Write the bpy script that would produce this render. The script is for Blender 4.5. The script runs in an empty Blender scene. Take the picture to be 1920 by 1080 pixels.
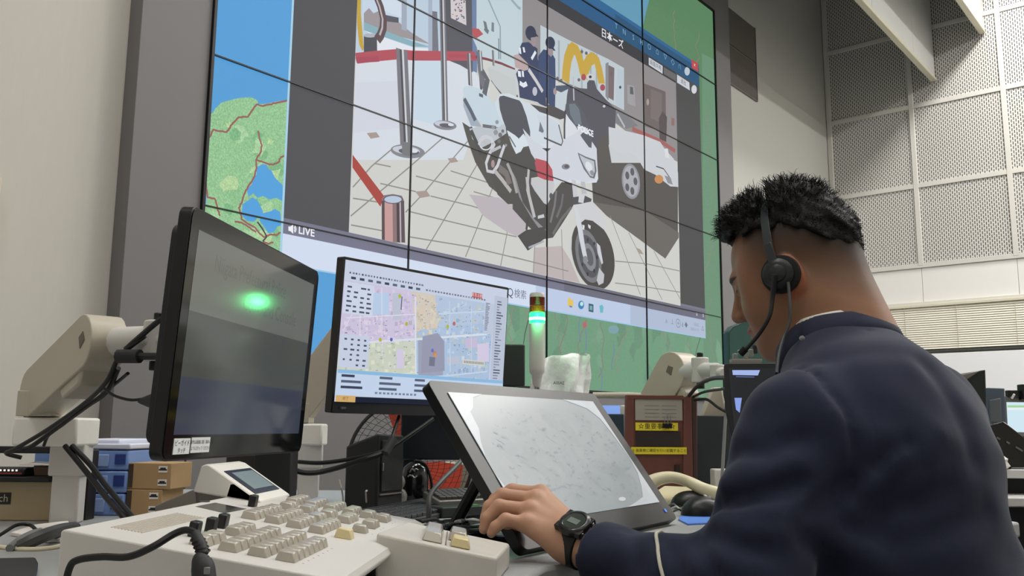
import bpy, bmesh, math, random
import numpy as np
from mathutils import Vector, Matrix
from mathutils.geometry import tessellate_polygon
R = math.radians
scene = bpy.context.scene
C = scene.collection
# ------------------------------------------------------------------ camera
CAM = Vector((0, 0, .93))
YAW, PITCH, ROLL, FPX = R(39.494), R(8.889), R(.458), 1690.9
FWD = Vector((math.cos(YAW), math.sin(YAW), 0)); RGT = Vector((math.sin(YAW), -math.cos(YAW), 0)); UP = Vector((0, 0, 1))
_f = FWD * math.cos(PITCH) + UP * math.sin(PITCH); _u0 = RGT.cross(_f)
_r = RGT * math.cos(ROLL) + _u0 * math.sin(ROLL); _u = -RGT * math.sin(ROLL) + _u0 * math.cos(ROLL)
cam = bpy.data.objects.new('camera', bpy.data.cameras.new('camera')); C.objects.link(cam)
cam.data.sensor_width = 36; cam.data.lens = 36 * FPX / 1920; cam.data.clip_start = .05; cam.data.clip_end = 60
cam.matrix_world = Matrix(((_r.x, _u.x, -_f.x, CAM.x), (_r.y, _u.y, -_f.y, CAM.y), (_r.z, _u.z, -_f.z, CAM.z), (0, 0, 0, 1)))
scene.camera = cam
# ------------------------------------------------------------------ world, exposure
w = bpy.data.worlds.new('world'); scene.world = w; w.use_nodes = True
w.node_tree.nodes['Background'].inputs[0].default_value = (.8, .85, .9, 1)
w.node_tree.nodes['Background'].inputs[1].default_value = .08
scene.view_settings.view_transform = 'Standard'; scene.view_settings.look = 'None'
scene.view_settings.exposure = 0; scene.view_settings.gamma = 1; scene.view_settings.use_curve_mapping = False
# ------------------------------------------------------------------ ceiling lights (x, y, power): one per luminaire, the fixtures follow below
CEIL = 5.9
LAMPS = [(8.6, 1.05, 130), (6.2, 1.05, 80), (3.8, 1.05, 70), (1.4, 1.05, 62), (-1.0, 1.05, 55),
         (8.6, -1.3, 190), (6.2, -1.3, 120), (3.8, -1.3, 30), (1.4, -1.3, 26), (-1.0, -1.3, 26),
         (8.6, -3.2, 90), (6.2, -3.2, 70), (3.8, -3.2, 14), (1.4, -3.2, 12), (-1.0, -3.2, 12)]
LSCALE = .67
for i, (x, y, p) in enumerate(LAMPS):
    l = bpy.data.lights.new('ceiling_lamp', 'AREA'); l.shape = 'RECTANGLE'; l.size = 1.2; l.size_y = .3
    l.energy = p * LSCALE; l.color = (1, .985, .955)
    o = bpy.data.objects.new('ceiling_lamp', l); C.objects.link(o); o.location = (x, y, CEIL - .085)

# ------------------------------------------------------------------ helpers
def G(r, f, z): return CAM + RGT * r + FWD * f + UP * z      # right of / ahead of / above the camera, metres
def pray(px, py):
    d = _f + _r * ((px - 960) / FPX) - _u * ((py - 540) / FPX); return d
def atf(px, py, f): d = pray(px, py); return CAM + d * (f / d.dot(FWD))
def aty(px, py, y): d = pray(px, py); return CAM + d * (y / d.y)
def atx(px, py, x): d = pray(px, py); return CAM + d * (x / d.x)
def atz(px, py, z): d = pray(px, py); return CAM + d * ((z - CAM.z) / d.z)
def lin(c):
    if isinstance(c, str):
        c = c.lstrip('#'); c = [int(c[i:i + 2], 16) / 255 for i in (0, 2, 4)]
        return tuple(v / 12.92 if v <= .04045 else ((v + .055) / 1.055) ** 2.4 for v in c)
    return tuple(c[:3])
class Fr:
    def __init__(s, o, x=(1, 0, 0), y=(0, 1, 0), z=(0, 0, 1)):
        s.o, s.x, s.y, s.z = Vector(o), Vector(x).normalized(), Vector(y).normalized(), Vector(z).normalized()
    def p(s, a, b, c): return s.o + s.x * a + s.y * b + s.z * c
    def sub(s, a, b, c): return Fr(s.p(a, b, c), s.x, s.y, s.z)
    def rz(s, d): c, n = math.cos(R(d)), math.sin(R(d)); return Fr(s.o, s.x * c + s.y * n, s.y * c - s.x * n, s.z)
    def rx(s, d): c, n = math.cos(R(d)), math.sin(R(d)); return Fr(s.o, s.x, s.y * c + s.z * n, s.z * c - s.y * n)
    def ry(s, d): c, n = math.cos(R(d)), math.sin(R(d)); return Fr(s.o, s.x * c - s.z * n, s.y, s.z * c + s.x * n)
def GF(r, f, z, yaw=0, tilt=0):
    a, t = R(yaw), R(tilt)
    x = RGT * math.cos(a) + FWD * math.sin(a); b = -RGT * math.sin(a) + FWD * math.cos(a)
    return Fr(G(r, f, z), x, b * math.cos(t) - UP * math.sin(t), UP * math.cos(t) + b * math.sin(t))
WF = Fr((0, 0, 0))
MATS = {}
def mat(name, col='#808080', rough=.5, metal=0, spec=.5, bump=None, var=None, emit=None, alpha=None, coat=0, trans=0, ior=1.45, sheen=0):
    if name in MATS: return MATS[name]
    m = bpy.data.materials.new(name); m.use_nodes = True; nt = m.node_tree; b = nt.nodes['Principled BSDF']; MATS[name] = m
    c = lin(col)
    b.inputs['Base Color'].default_value = (*c, 1); b.inputs['Roughness'].default_value = rough
    b.inputs['Metallic'].default_value = metal; b.inputs['Specular IOR Level'].default_value = spec
    b.inputs['Coat Weight'].default_value = coat; b.inputs['IOR'].default_value = ior
    b.inputs['Transmission Weight'].default_value = trans
    if sheen: b.inputs['Sheen Weight'].default_value = sheen; b.inputs['Sheen Roughness'].default_value = .4
    if alpha is not None: b.inputs['Alpha'].default_value = alpha
    if emit: b.inputs['Emission Color'].default_value = (*lin(emit[0]), 1); b.inputs['Emission Strength'].default_value = emit[1]
    tc = nt.nodes.new('ShaderNodeTexCoord')
    if var:                                   # (scale, amount, detail, stretch)
        n = nt.nodes.new('ShaderNodeTexNoise'); n.inputs['Scale'].default_value = var[0]; n.inputs['Detail'].default_value = var[2] if len(var) > 2 else 4
        mp = nt.nodes.new('ShaderNodeMapping'); mp.inputs['Scale'].default_value = var[3] if len(var) > 3 else (1, 1, 1)
        nt.links.new(tc.outputs['Object'], mp.inputs[0]); nt.links.new(mp.outputs[0], n.inputs['Vector'])
        mx = nt.nodes.new('ShaderNodeMix'); mx.data_type = 'RGBA'
        a = var[1]; mx.inputs[6].default_value = (*[max(0, v * (1 - a)) for v in c], 1); mx.inputs[7].default_value = (*[min(1, v * (1 + a)) for v in c], 1)
        nt.links.new(n.outputs['Fac'], mx.inputs[0]); nt.links.new(mx.outputs[2], b.inputs['Base Color'])
    if bump:                                  # (scale, strength, distance)
        n = nt.nodes.new('ShaderNodeTexNoise'); n.inputs['Scale'].default_value = bump[0]; n.inputs['Detail'].default_value = 3
        bp = nt.nodes.new('ShaderNodeBump'); bp.inputs['Strength'].default_value = bump[1]; bp.inputs['Distance'].default_value = bump[2] if len(bump) > 2 else .001
        nt.links.new(tc.outputs['Object'], n.inputs['Vector']); nt.links.new(n.outputs['Fac'], bp.inputs['Height']); nt.links.new(bp.outputs[0], b.inputs['Normal'])
    return m
def glow_mat(name, strength=1.0, rough=.5, spec=.2, tex=None, coat=0, base=(.01, .01, .012), lcd=False):
    """a lit display: each face shows its own colour (attribute Col); Col's alpha drives a printed-map grain"""
    if name in MATS: return MATS[name]
    m = bpy.data.materials.new(name); m.use_nodes = True; nt = m.node_tree; b = nt.nodes['Principled BSDF']; MATS[name] = m
    b.inputs['Base Color'].default_value = (*base, 1); b.inputs['Roughness'].default_value = rough; b.inputs['Specular IOR Level'].default_value = spec
    b.inputs['Coat Weight'].default_value = coat; b.inputs['Coat Roughness'].default_value = .03
    a = nt.nodes.new('ShaderNodeVertexColor'); a.layer_name = 'Col'
    tc = nt.nodes.new('ShaderNodeTexCoord'); mp = nt.nodes.new('ShaderNodeMapping'); mp.inputs['Scale'].default_value = tex[1] if tex else (1, 1, 1)
    n = nt.nodes.new('ShaderNodeTexNoise'); n.inputs['Scale'].default_value = tex[0] if tex else 30; n.inputs['Detail'].default_value = 5; n.inputs['Roughness'].default_value = .7
    nt.links.new(tc.outputs['Object'], mp.inputs[0]); nt.links.new(mp.outputs[0], n.inputs['Vector'])
    m1 = nt.nodes.new('ShaderNodeMath'); m1.operation = 'MULTIPLY_ADD'; m1.inputs[1].default_value = 5.0; m1.inputs[2].default_value = -2.5   # (noise-.5)*5
    nt.links.new(n.outputs['Fac'], m1.inputs[0])
    m2 = nt.nodes.new('ShaderNodeMath'); m2.operation = 'MULTIPLY_ADD'; m2.inputs[2].default_value = 1
    nt.links.new(m1.outputs[0], m2.inputs[0]); nt.links.new(a.outputs['Alpha'], m2.inputs[1])
    vm = nt.nodes.new('ShaderNodeVectorMath'); vm.operation = 'SCALE'
    nt.links.new(a.outputs['Color'], vm.inputs[0]); nt.links.new(m2.outputs[0], vm.inputs['Scale'])
    nt.links.new(vm.outputs[0], b.inputs['Emission Color']); b.inputs['Emission Strength'].default_value = strength
    if lcd:                                   # an lcd panel loses light at very flat viewing angles
        lw = nt.nodes.new('ShaderNodeLayerWeight'); lw.inputs['Blend'].default_value = .5
        mr = nt.nodes.new('ShaderNodeMapRange'); mr.inputs['From Min'].default_value = .42; mr.inputs['From Max'].default_value = .72; mr.inputs['To Min'].default_value = strength; mr.inputs['To Max'].default_value = strength * .12
        nt.links.new(lw.outputs['Facing'], mr.inputs['Value']); nt.links.new(mr.outputs[0], b.inputs['Emission Strength'])
    return m
# ------------------------------------------------------------------ objects
def props(o, label=None, cat=None, group=None, kind=None):
    if label: o['label'] = label
    if cat: o['category'] = cat
    if group: o['group'] = group
    if kind: o['kind'] = kind
    return o
def thing(name, label, cat, loc, group=None):
    o = bpy.data.objects.new(name, None); C.objects.link(o); o.location = loc; o.empty_display_size = .05
    return props(o, label, cat, group)
def worldloc(o):
    v = Vector((0, 0, 0))
    while o: v = v + o.location; o = o.parent
    return v
class MB:
    def __init__(s): s.v = []; s.f = []; s.c = []; s.col = None
    def add(s, vs, fs):
        k = len(s.v); s.v += [Vector(v) for v in vs]; s.f += [tuple(i + k for i in f) for f in fs]; s.c += [s.col] * len(fs); return s
    def box(s, fr, c, d):
        x, y, z = d[0] / 2, d[1] / 2, d[2] / 2
        vs = [fr.p(c[0] + a * x, c[1] + b * y, c[2] + e * z) for a in (-1, 1) for b in (-1, 1) for e in (-1, 1)]
        return s.add(vs, [(0, 1, 3, 2), (4, 6, 7, 5), (0, 4, 5, 1), (2, 3, 7, 6), (0, 2, 6, 4), (1, 5, 7, 3)])
    def prism(s, fr, pts, d0, d1, ax='y'):
        """polygon in the frame's x-z plane (ax y), x-y (ax z) or y-z (ax x), extruded from d0 to d1"""
        f = {'y': lambda a, b, d: fr.p(a, d, b), 'z': lambda a, b, d: fr.p(a, b, d), 'x': lambda a, b, d: fr.p(d, a, b)}[ax]
        n = len(pts); vs = [f(a, b, d0) for a, b in pts] + [f(a, b, d1) for a, b in pts]
        fs = [(i, (i + 1) % n, n + (i + 1) % n, n + i) for i in range(n)]
        if n <= 4: fs += [tuple(range(n))[::-1], tuple(range(n, 2 * n))]
        else:
            for t in tessellate_polygon([[Vector((a, b, 0)) for a, b in pts]]): fs += [tuple(t), tuple(n + i for i in t[::-1])]
        return s.add(vs, fs)
    def cyl(s, a, b, r0, r1=None, n=20, cap=True):
        a, b = Vector(a), Vector(b); r1 = r0 if r1 is None else r1
        return s.tube([a, b], [r0, r1], n, cap, smooth=False)
    def tube(s, pts, r, n=10, cap=True, smooth=True, sub=6):
        pts = [Vector(p) for p in pts]; rr = list(r) if isinstance(r, (list, tuple)) else [r] * len(pts)
        if smooth and len(pts) > 2:
            P, Q = [], []
            for i in range(len(pts) - 1):
                p0, p1, p2, p3 = pts[max(i - 1, 0)], pts[i], pts[i + 1], pts[min(i + 2, len(pts) - 1)]
                for k in range(sub):
                    t = k / sub; P.append(.5 * ((2 * p1) + (p2 - p0) * t + (2 * p0 - 5 * p1 + 4 * p2 - p3) * t * t + (3 * p1 - p0 - 3 * p2 + p3) * t ** 3)); Q.append(rr[i] * (1 - t) + rr[i + 1] * t)
            P.append(pts[-1]); Q.append(rr[-1]); pts, rr = P, Q
        vs = []; up = None; m = len(pts)
        for i, p in enumerate(pts):
            t = (pts[min(i + 1, m - 1)] - pts[max(i - 1, 0)]).normalized()
            if up is None: up = t.orthogonal().normalized()
            up = (up - t * up.dot(t)); up = up.normalized() if up.length > 1e-6 else t.orthogonal().normalized()
            q = t.cross(up)
            vs += [p + (up * math.cos(2 * math.pi * k / n) + q * math.sin(2 * math.pi * k / n)) * rr[i] for k in range(n)]
        fs = [(i * n + k, i * n + (k + 1) % n, (i + 1) * n + (k + 1) % n, (i + 1) * n + k) for i in range(m - 1) for k in range(n)]
        if cap: fs += [tuple(range(n))[::-1], tuple(range((m - 1) * n, m * n))]
        return s.add(vs, fs)
    def lathe(s, fr, prof, n=28, sx=1, sy=1):
        vs = [fr.p(r * math.cos(2 * math.pi * k / n) * sx, r * math.sin(2 * math.pi * k / n) * sy, z) for r, z in prof for k in range(n)]
        m = len(prof); fs = [(i * n + k, i * n + (k + 1) % n, (i + 1) * n + (k + 1) % n, (i + 1) * n + k) for i in range(m - 1) for k in range(n)]
        fs += [tuple(range(n))[::-1], tuple(range((m - 1) * n, m * n))]
        return s.add(vs, fs)
    def ring(s, fr, R0, r, n=48, k=8, a0=0, a1=360):
        P = [fr.p(R0 * math.cos(R(a0 + (a1 - a0) * i / n)), 0, R0 * math.sin(R(a0 + (a1 - a0) * i / n))) for i in range(n + (0 if a1 - a0 >= 360 else 1))]
        if a1 - a0 >= 360: P.append(P[0])
        return s.tube(P, r, k, False, smooth=False)
    def build(s, name, m, parent=None, bevel=0, smooth=True, loc=None, seg=2, label=None, kind=None, subsurf=0, fix=True):
        me = bpy.data.meshes.new(name)
        base = worldloc(parent) if parent else (Vector(loc) if loc is not None else s.base())
        me.from_pydata([v - base for v in s.v], [], s.f)
        if any(c is not None for c in s.c):
            at = me.color_attributes.new('Col', 'FLOAT_COLOR', 'CORNER'); k = 0
            arr = []
            for pi, c in enumerate(s.c):
                n = len(s.f[pi]); c = c or (0, 0, 0, 0)
                if isinstance(c[0], (tuple, list)): arr += [v for q in c for v in (tuple(q) + (0,))[:4]]
                else: arr += list((tuple(c) + (0,))[:4]) * n
            at.data.foreach_set('color', arr)
        elif fix:
            bm = bmesh.new(); bm.from_mesh(me); bmesh.ops.recalc_face_normals(bm, faces=bm.faces); bm.to_mesh(me); bm.free()
        me.materials.append(m)
        o = bpy.data.objects.new(name, me); C.objects.link(o)
        if parent: o.parent = parent
        else: o.location = base
        if smooth and not any(c is not None for c in s.c):
            me.shade_smooth(); me.set_sharp_from_angle(angle=R(38))
        if bevel:
            b = o.modifiers.new('bevel', 'BEVEL'); b.width = bevel; b.segments = seg; b.limit_method = 'ANGLE'; b.angle_limit = R(40); b.harden_normals = False
        if subsurf: q = o.modifiers.new('sub', 'SUBSURF'); q.levels = q.render_levels = subsurf
        if label: o['label'] = label
        if kind: o['kind'] = kind
        return o
    def base(s):
        xs = [v.x for v in s.v]; ys = [v.y for v in s.v]; zs = [v.z for v in s.v]
        return Vector(((min(xs) + max(xs)) / 2, (min(ys) + max(ys)) / 2, min(zs)))
def rrect(w_, h_, r, n=5, x0=None, z0=0):
    """rounded rectangle, bottom edge at z0, centred on x"""
    x0 = -w_ / 2 if x0 is None else x0; P = []
    for cx, cz, a in ((x0 + w_ - r, z0 + r, -90), (x0 + w_ - r, z0 + h_ - r, 0), (x0 + r, z0 + h_ - r, 90), (x0 + r, z0 + r, 180)):
        P += [(cx + r * math.cos(R(a + 90 * k / n)), cz + r * math.sin(R(a + 90 * k / n))) for k in range(n + 1)]
    return P
_txt = {}
def text_mesh(body, size, bold=0):
    """flat text as (verts2d, faces)"""
    k = (body, size, bold)
    if k not in _txt:
        cu = bpy.data.curves.new('t', 'FONT'); cu.body = body; cu.size = size; cu.resolution_u = 2; cu.align_x = 'CENTER'; cu.align_y = 'CENTER'; cu.offset = bold
        o = bpy.data.objects.new('t', cu); C.objects.link(o); bpy.context.view_layer.update()
        me = o.evaluated_get(bpy.context.evaluated_depsgraph_get()).to_mesh()
        _txt[k] = ([(v.co.x, v.co.y) for v in me.vertices], [tuple(p.vertices) for p in me.polygons])
        o.evaluated_get(bpy.context.evaluated_depsgraph_get()).to_mesh_clear() if False else None
        bpy.data.objects.remove(o); bpy.data.curves.remove(cu)
    return _txt[k]
class Canvas:
    """coloured shapes lying on a plane (fr.x right, fr.z up, fr.y into the screen)"""
    def __init__(s, fr, step=.0003, gain=1.0): s.fr = fr; s.mb = MB(); s.h = 0; s.step = step; s.gain = gain; s.clip = None
    def uv(s, px, py):
        d = pray(px, py); t = (s.fr.o - CAM).dot(s.fr.y) / d.dot(s.fr.y); q = CAM + d * t - s.fr.o; return (q.dot(s.fr.x), q.dot(s.fr.z))
    def c(s, col, a): return (*[v * s.gain for v in lin(col)], a)
    def raw(s, vs2, fs, col, a=0):
        s.h += s.step; s.mb.col = s.c(col, a)
        if s.clip and any(not (s.clip[0] <= x <= s.clip[2] and s.clip[1] <= z <= s.clip[3]) for x, z in vs2):
            V, F = [], []
            for f in fs:
                P = [vs2[i] for i in f]
                for ax, lim, sg in ((0, s.clip[0], 1), (0, s.clip[2], -1), (1, s.clip[1], 1), (1, s.clip[3], -1)):
                    Q = []
                    for i in range(len(P)):
                        p, q = P[i - 1], P[i]; dp, dq = (p[ax] - lim) * sg, (q[ax] - lim) * sg
                        if (dp < 0) != (dq < 0): t = dp / (dp - dq); Q.append((p[0] + (q[0] - p[0]) * t, p[1] + (q[1] - p[1]) * t))
                        if dq >= 0: Q.append(q)
                    P = Q
                    if len(P) < 3: break
                if len(P) >= 3: F.append(tuple(range(len(V), len(V) + len(P)))); V += P
            if not F: return
            vs2, fs = V, F
        s.mb.add([s.fr.p(x, -s.h, z) for x, z in vs2], fs)
    def poly(s, uvs, col, a=0):
        n = len(uvs)
        fs = [tuple(range(n))] if n <= 4 and False else [tuple(t) for t in tessellate_polygon([[Vector((x, z, 0)) for x, z in uvs]])]
        s.raw(uvs, fs, col, a)
    def P(s, pts, col, a=0, o=(0, 0), k=1): s.poly([s.uv(o[0] + x / k, o[1] + y / k) for x, y in pts], col, a)
    def rect(s, x0, z0, x1, z1, col, a=0): s.raw([(x0, z0), (x1, z0), (x1, z1), (x0, z1)], [(0, 1, 2, 3)], col, a)
    def stroke(s, uvs, wd, col, a=0):
        vs, fs = [], []
        n = len(uvs)
        for i, (x, z) in enumerate(uvs):
            ax, az = uvs[max(i - 1, 0)]; bx, bz = uvs[min(i + 1, n - 1)]; l = math.hypot(bx - ax, bz - az) or 1
            nx, nz = -(bz - az) / l * wd / 2, (bx - ax) / l * wd / 2; vs += [(x + nx, z + nz), (x - nx, z - nz)]
        fs = [(2 * i, 2 * i + 1, 2 * i + 3, 2 * i + 2) for i in range(n - 1)]; s.raw(vs, fs, col, a)
    def L(s, pts, wd, col, a=0, o=(0, 0), k=1): s.stroke([s.uv(o[0] + x / k, o[1] + y / k) for x, y in pts], wd, col, a)
    def ell(s, cx, cy, rx, ry, col, a=0, o=(0, 0), k=1, rot=0, n=28, hole=0, a0=0, a1=360):
        q = []
        for i in range(n + 1):
            t = R(a0 + (a1 - a0) * i / n); x, y = rx * math.cos(t), ry * math.sin(t); cr, sr = math.cos(R(rot)), math.sin(R(rot))
            q.append((x * cr - y * sr, x * sr + y * cr))
        if hole:
            out = [s.uv(o[0] + (cx + x) / k, o[1] + (cy + y) / k) for x, y in q]; inn = [s.uv(o[0] + (cx + x * hole) / k, o[1] + (cy + y * hole) / k) for x, y in q]
            s.raw(out + inn, [(i, i + 1, n + 1 + i + 1, n + 1 + i) for i in range(n)], col, a)
        else: s.poly([s.uv(o[0] + (cx + x) / k, o[1] + (cy + y) / k) for x, y in q[:n]], col, a)
    def text(s, body, u, v, size, col, bold=0, sx=1):
        vs, fs = text_mesh(body, size, bold); s.raw([(u + x * sx, v + y) for x, y in vs], fs, col)
    def T(s, body, px, py, size, col, bold=0, sx=1): u, v = s.uv(px, py); s.text(body, u, v, size, col, bold, sx)
def label_on(name, fr, w_, h_, parent, txt, size, bg='#e8e8e4', fg='#222222', lines=None, label=None, gain=1):
    """a printed sticker with its lettering, one mesh with two materials, lying on fr's x-z plane, facing -y"""
    mb = MB(); mb.box(fr, (0, -.0004, 0), (w_, .0008, h_)); n0 = len(mb.f)
    for t, x, z, sz in (lines or [(txt, 0, 0, size)]):
        vs, fs = text_mesh(t, sz); mb.add([fr.p(x + a, -.0011, z + b) for a, b in vs], fs)
    o = mb.build(name, mat('sticker_' + bg, bg, .5), parent, smooth=False, label=label, fix=False)
    o.data.materials.append(mat('ink_' + fg, fg, .6))
    o.data.polygons.foreach_set('material_index', [0] * n0 + [1] * (len(mb.f) - n0)); return o
# ================================================================== THE ROOM
YS = 3.416            # face of the display wall
YW = 3.52             # plaster wall behind it
XR = 9.90             # acoustic wall on the right
XL, YB = -3.0, -5.0
X0, Z0, PW, PH = 2.06, 1.184, 1.21, .681
def st(mb, name, m, bevel=0, **k): return props(mb.build(name, m, bevel=bevel, **k), kind='structure')
m_cream = mat('vinyl wallpaper', '#c3bfb7', .75, bump=(220, .25, .0006), var=(60, .03, 5, (1, 1, .15)))
m_white = mat('white plaster wall', '#b9b8b2', .75, bump=(150, .2, .0006))
mb = MB(); mb.box(WF, ((XL + 5) / 2, YW + .05, CEIL / 2), (5 - XL, .1, CEIL)); st(mb, 'wall_front', m_cream)
mb = MB(); mb.box(WF, ((XR + 5) / 2, YW + .05, CEIL / 2), (XR - 5, .1, CEIL)); st(mb, 'wall_back_of_display', m_white).name = 'wall_front.001'
mb = MB(); mb.box(WF, (XL - .05, (YW + YB) / 2, CEIL / 2), (.1, YW - YB, CEIL)); st(mb, 'wall_left', m_cream)
mb = MB(); mb.box(WF, ((XL + XR) / 2, YB - .05, CEIL / 2), (XR - XL, .1, CEIL)); st(mb, 'wall_rear', m_cream)
mb = MB(); mb.box(WF, ((XL + XR) / 2, (YW + YB) / 2, -.05), (XR - XL, YW - YB, .1)); st(mb, 'floor', mat('grey carpet tile', '#63666a', .95, bump=(400, .5, .002), var=(90, .12)))
mb = MB(); mb.box(WF, ((XL + XR) / 2, (YW + YB) / 2, CEIL + .05), (XR - XL, YW - YB, .1)); st(mb, 'ceiling', mat('ceiling board', '#d8d6d0', .8, bump=(90, .3, .001)))
# acoustic wall: board painted off-white, slotted sheets between battens
def slot_mat():
    m = mat('slotted acoustic sheet', '#cfccc5', .6); nt = m.node_tree; b = nt.nodes['Principled BSDF']
    N = nt.nodes.new; L = nt.links.new
    tc = N('ShaderNodeTexCoord'); sp = N('ShaderNodeSeparateXYZ'); L(tc.outputs['Object'], sp.inputs[0])
    def mth(op, a, bb=None, c=None):
        q = N('ShaderNodeMath'); q.operation = op
        for i, v in enumerate((a, bb, c)):
            if v is None: continue
            if isinstance(v, (int, float)): q.inputs[i].default_value = v
            else: L(v, q.inputs[i])
        return q.outputs[0]
    yy = mth('MULTIPLY', sp.outputs[1], 1 / .021); row = mth('FLOOR', yy); fy = mth('FRACT', yy)
    off = mth('MULTIPLY', mth('MODULO', mth('ABSOLUTE', row), 2), .5)
    fz = mth('FRACT', mth('ADD', mth('MULTIPLY', sp.outputs[2], 1 / .046), off))
    a = mth('LESS_THAN', fy, .40); c = mth('LESS_THAN', fz, .70); h = mth('MULTIPLY', a, c)
    mx = N('ShaderNodeMix'); mx.data_type = 'RGBA'; mx.inputs[6].default_value = (*lin('#cfccc5'), 1); mx.inputs[7].default_value = (*lin('#3a3a40'), 1)
    L(h, mx.inputs[0]); L(mx.outputs[2], b.inputs['Base Color']); return m
m_slot = slot_mat(); m_bat = mat('white painted batten', '#cfccc4', .55)
mb = MB(); mb.box(WF, (XR + .05, (YW + YB) / 2, CEIL / 2), (.1, YW - YB, CEIL)); st(mb, 'wall_right', mat('off-white painted board', '#cbc8c2', .65))
sc_ = XR / 9.409
ZG = [CAM.z + z * sc_ for z in (1.6385, 2.452, 3.2853, 4.0795, 4.9, 5.72)]      # horizontal battens, bottom first
YG = [YW - .03 - .888 * k for k in range(9)]
mb = MB()
for j in range(5):
    for i in range(8):
        z1 = min(ZG[j + 1], CEIL)
        if ZG[j] > CEIL - .1: continue
        mb.box(WF, (XR - .006, (YG[i] + YG[i + 1]) / 2, (ZG[j] + z1) / 2), (.012, .888 - .05, z1 - ZG[j] - .05))
st(mb, 'wall_right.001', m_slot, smooth=False)
for k, y in enumerate(YG[:8]):
    mb = MB(); mb.box(WF, (XR - .014, y, (ZG[0] + CEIL) / 2), (.028, .05, CEIL - ZG[0])); st(mb, 'trim_%d' % (k + 1), m_bat, .003)
for k, z in enumerate(ZG[:5]):
    mb = MB(); mb.box(WF, (XR - .013, (YG[0] + YG[8]) / 2, z), (.026, YG[0] - YG[8], .05)); st(mb, 'trim_%d' % (k + 10), m_bat, .003)
# plain band below the slotted sheets, with fine joints
zb0 = 2.262
for i in range(8):
    mb = MB(); mb.box(WF, (XR - .005, (YG[i] + YG[i + 1]) / 2, (ZG[0] + zb0) / 2 - .012), (.01, .883, ZG[0] - zb0 - .03)); st(mb, 'trim_%d' % (k + 20 + i), mat('white band board', '#e8e5e1', .55), .002)
mb = MB(); mb.box(WF, (XR - .02, (YG[0] + YG[8]) / 2, zb0 - .01), (.04, YG[0] - YG[8], .035)); st(mb, 'trim_40', m_bat, .004)
# window with closed blind under the band
y0w, y1w, z0w, z1w = 3.0, .2, 1.765, 2.235
mb = MB(); mb.box(WF, (XR - .006, (y0w + y1w) / 2, (z0w + z1w) / 2), (.012, y0w - y1w, z1w - z0w)); win = st(mb, 'window_1', mat('window pane behind blind', '#a9b4b8', .15))
mb = MB()
for q in (y0w + .015, y1w - .015): mb.box(WF, (XR - .03, q, (z0w + z1w) / 2), (.05, .03, z1w - z0w))
mb.box(WF, (XR - .03, (y0w + y1w) / 2, z0w - .012), (.05, y0w - y1w + .06, .02)); mb.build('window_frame', mat('dark window frame', '#55534f', .5), win)
bl = thing('window_blind', 'cream horizontal slat blind closed over the window below the slotted wall', 'blind', (XR - .05, (y0w + y1w) / 2, z1w))
mb = MB(); mb.box(WF, (XR - .055, (y0w + y1w) / 2, z1w - .012), (.045, y0w - y1w - .02, .028)); mb.build('head_rail', mat('cream blind rail', '#d8d2bd', .5), bl, .003)
mb = MB(); nsl = 19
for k in range(nsl):
    z = z1w - .04 - k * (z1w - z0w - .06) / (nsl - 1); fr = Fr((XR - .055, (y0w + y1w) / 2, z)).ry(-58)
    mb.prism(fr, [(-.014, 0), (-.007, .0025), (0, .0033), (.007, .0025), (.014, 0), (0, .0022)], -(y0w - y1w) / 2 + .02, (y0w - y1w) / 2 - .02)
o = mb.build('slats', mat('cream blind slat', '#f4efdf', .5), bl, smooth=False); o['kind'] = 'stuff'
for q in (2.78, 2.28, 1.75, 1.2, .7): mb = MB(); mb.box(WF, (XR - .072, q, (z0w + z1w) / 2), (.002, .004, z1w - z0w - .04)); mb.build('ladder_cord', mat('blind cord', '#b8b09a', .8), bl)
# white board panels below the window
mb = MB(); mb.box(WF, (XR - .045, 1.15, 1.35), (.03, 2.9, .75)); wb = mb.build('whiteboard', mat('glossy white board', '#f2f2f4', .35), loc=(XR - .02, 1.15, .98), bevel=.004)
props(wb, 'white board fixed to the right wall under the blind', 'whiteboard')
# ventilation grille beside the display wall
g = thing('vent_grille', 'dark perforated air grille in two panels high on the white wall beside the display', 'vent', (7.75, YW - .005, 4.5))
gx0, gx1 = 7.2, 8.0
for za, zb_ in ((4.5, 4.86), (4.11, 4.485)):
    mb = MB(); mb.box(WF, ((gx0 + gx1) / 2, YW - .006, (za + zb_) / 2), (gx1 - gx0, .012, zb_ - za)); mb.build('grille_panel', mat('dark perforated grille', '#5d5852', .7, bump=(500, .6, .001), var=(240, .25, 2, (1, 1, .3))), g)
mb = MB(); mb.box(WF, (gx1 - .003, YW - .009, 4.485), (.008, .016, .76)); mb.box(WF, ((gx0 + gx1) / 2, YW - .009, 4.105), (gx1 - gx0, .016, .008)); mb.build('grille_rim', mat('grey rim', '#77736c', .5), g)
mb = MB(); mb.box(WF, (1.155, YW - .03, 1.69), (.24, .06, .26)); mb.box(WF, (1.155, YW - .064, 1.69), (.2, .008, .22)); o = mb.build('wall_box', mat('beige wall plastic', '#c8bfa6', .5), bevel=.006); props(o, 'beige wall box on the wallpapered wall at the left edge', 'wall box')
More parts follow.
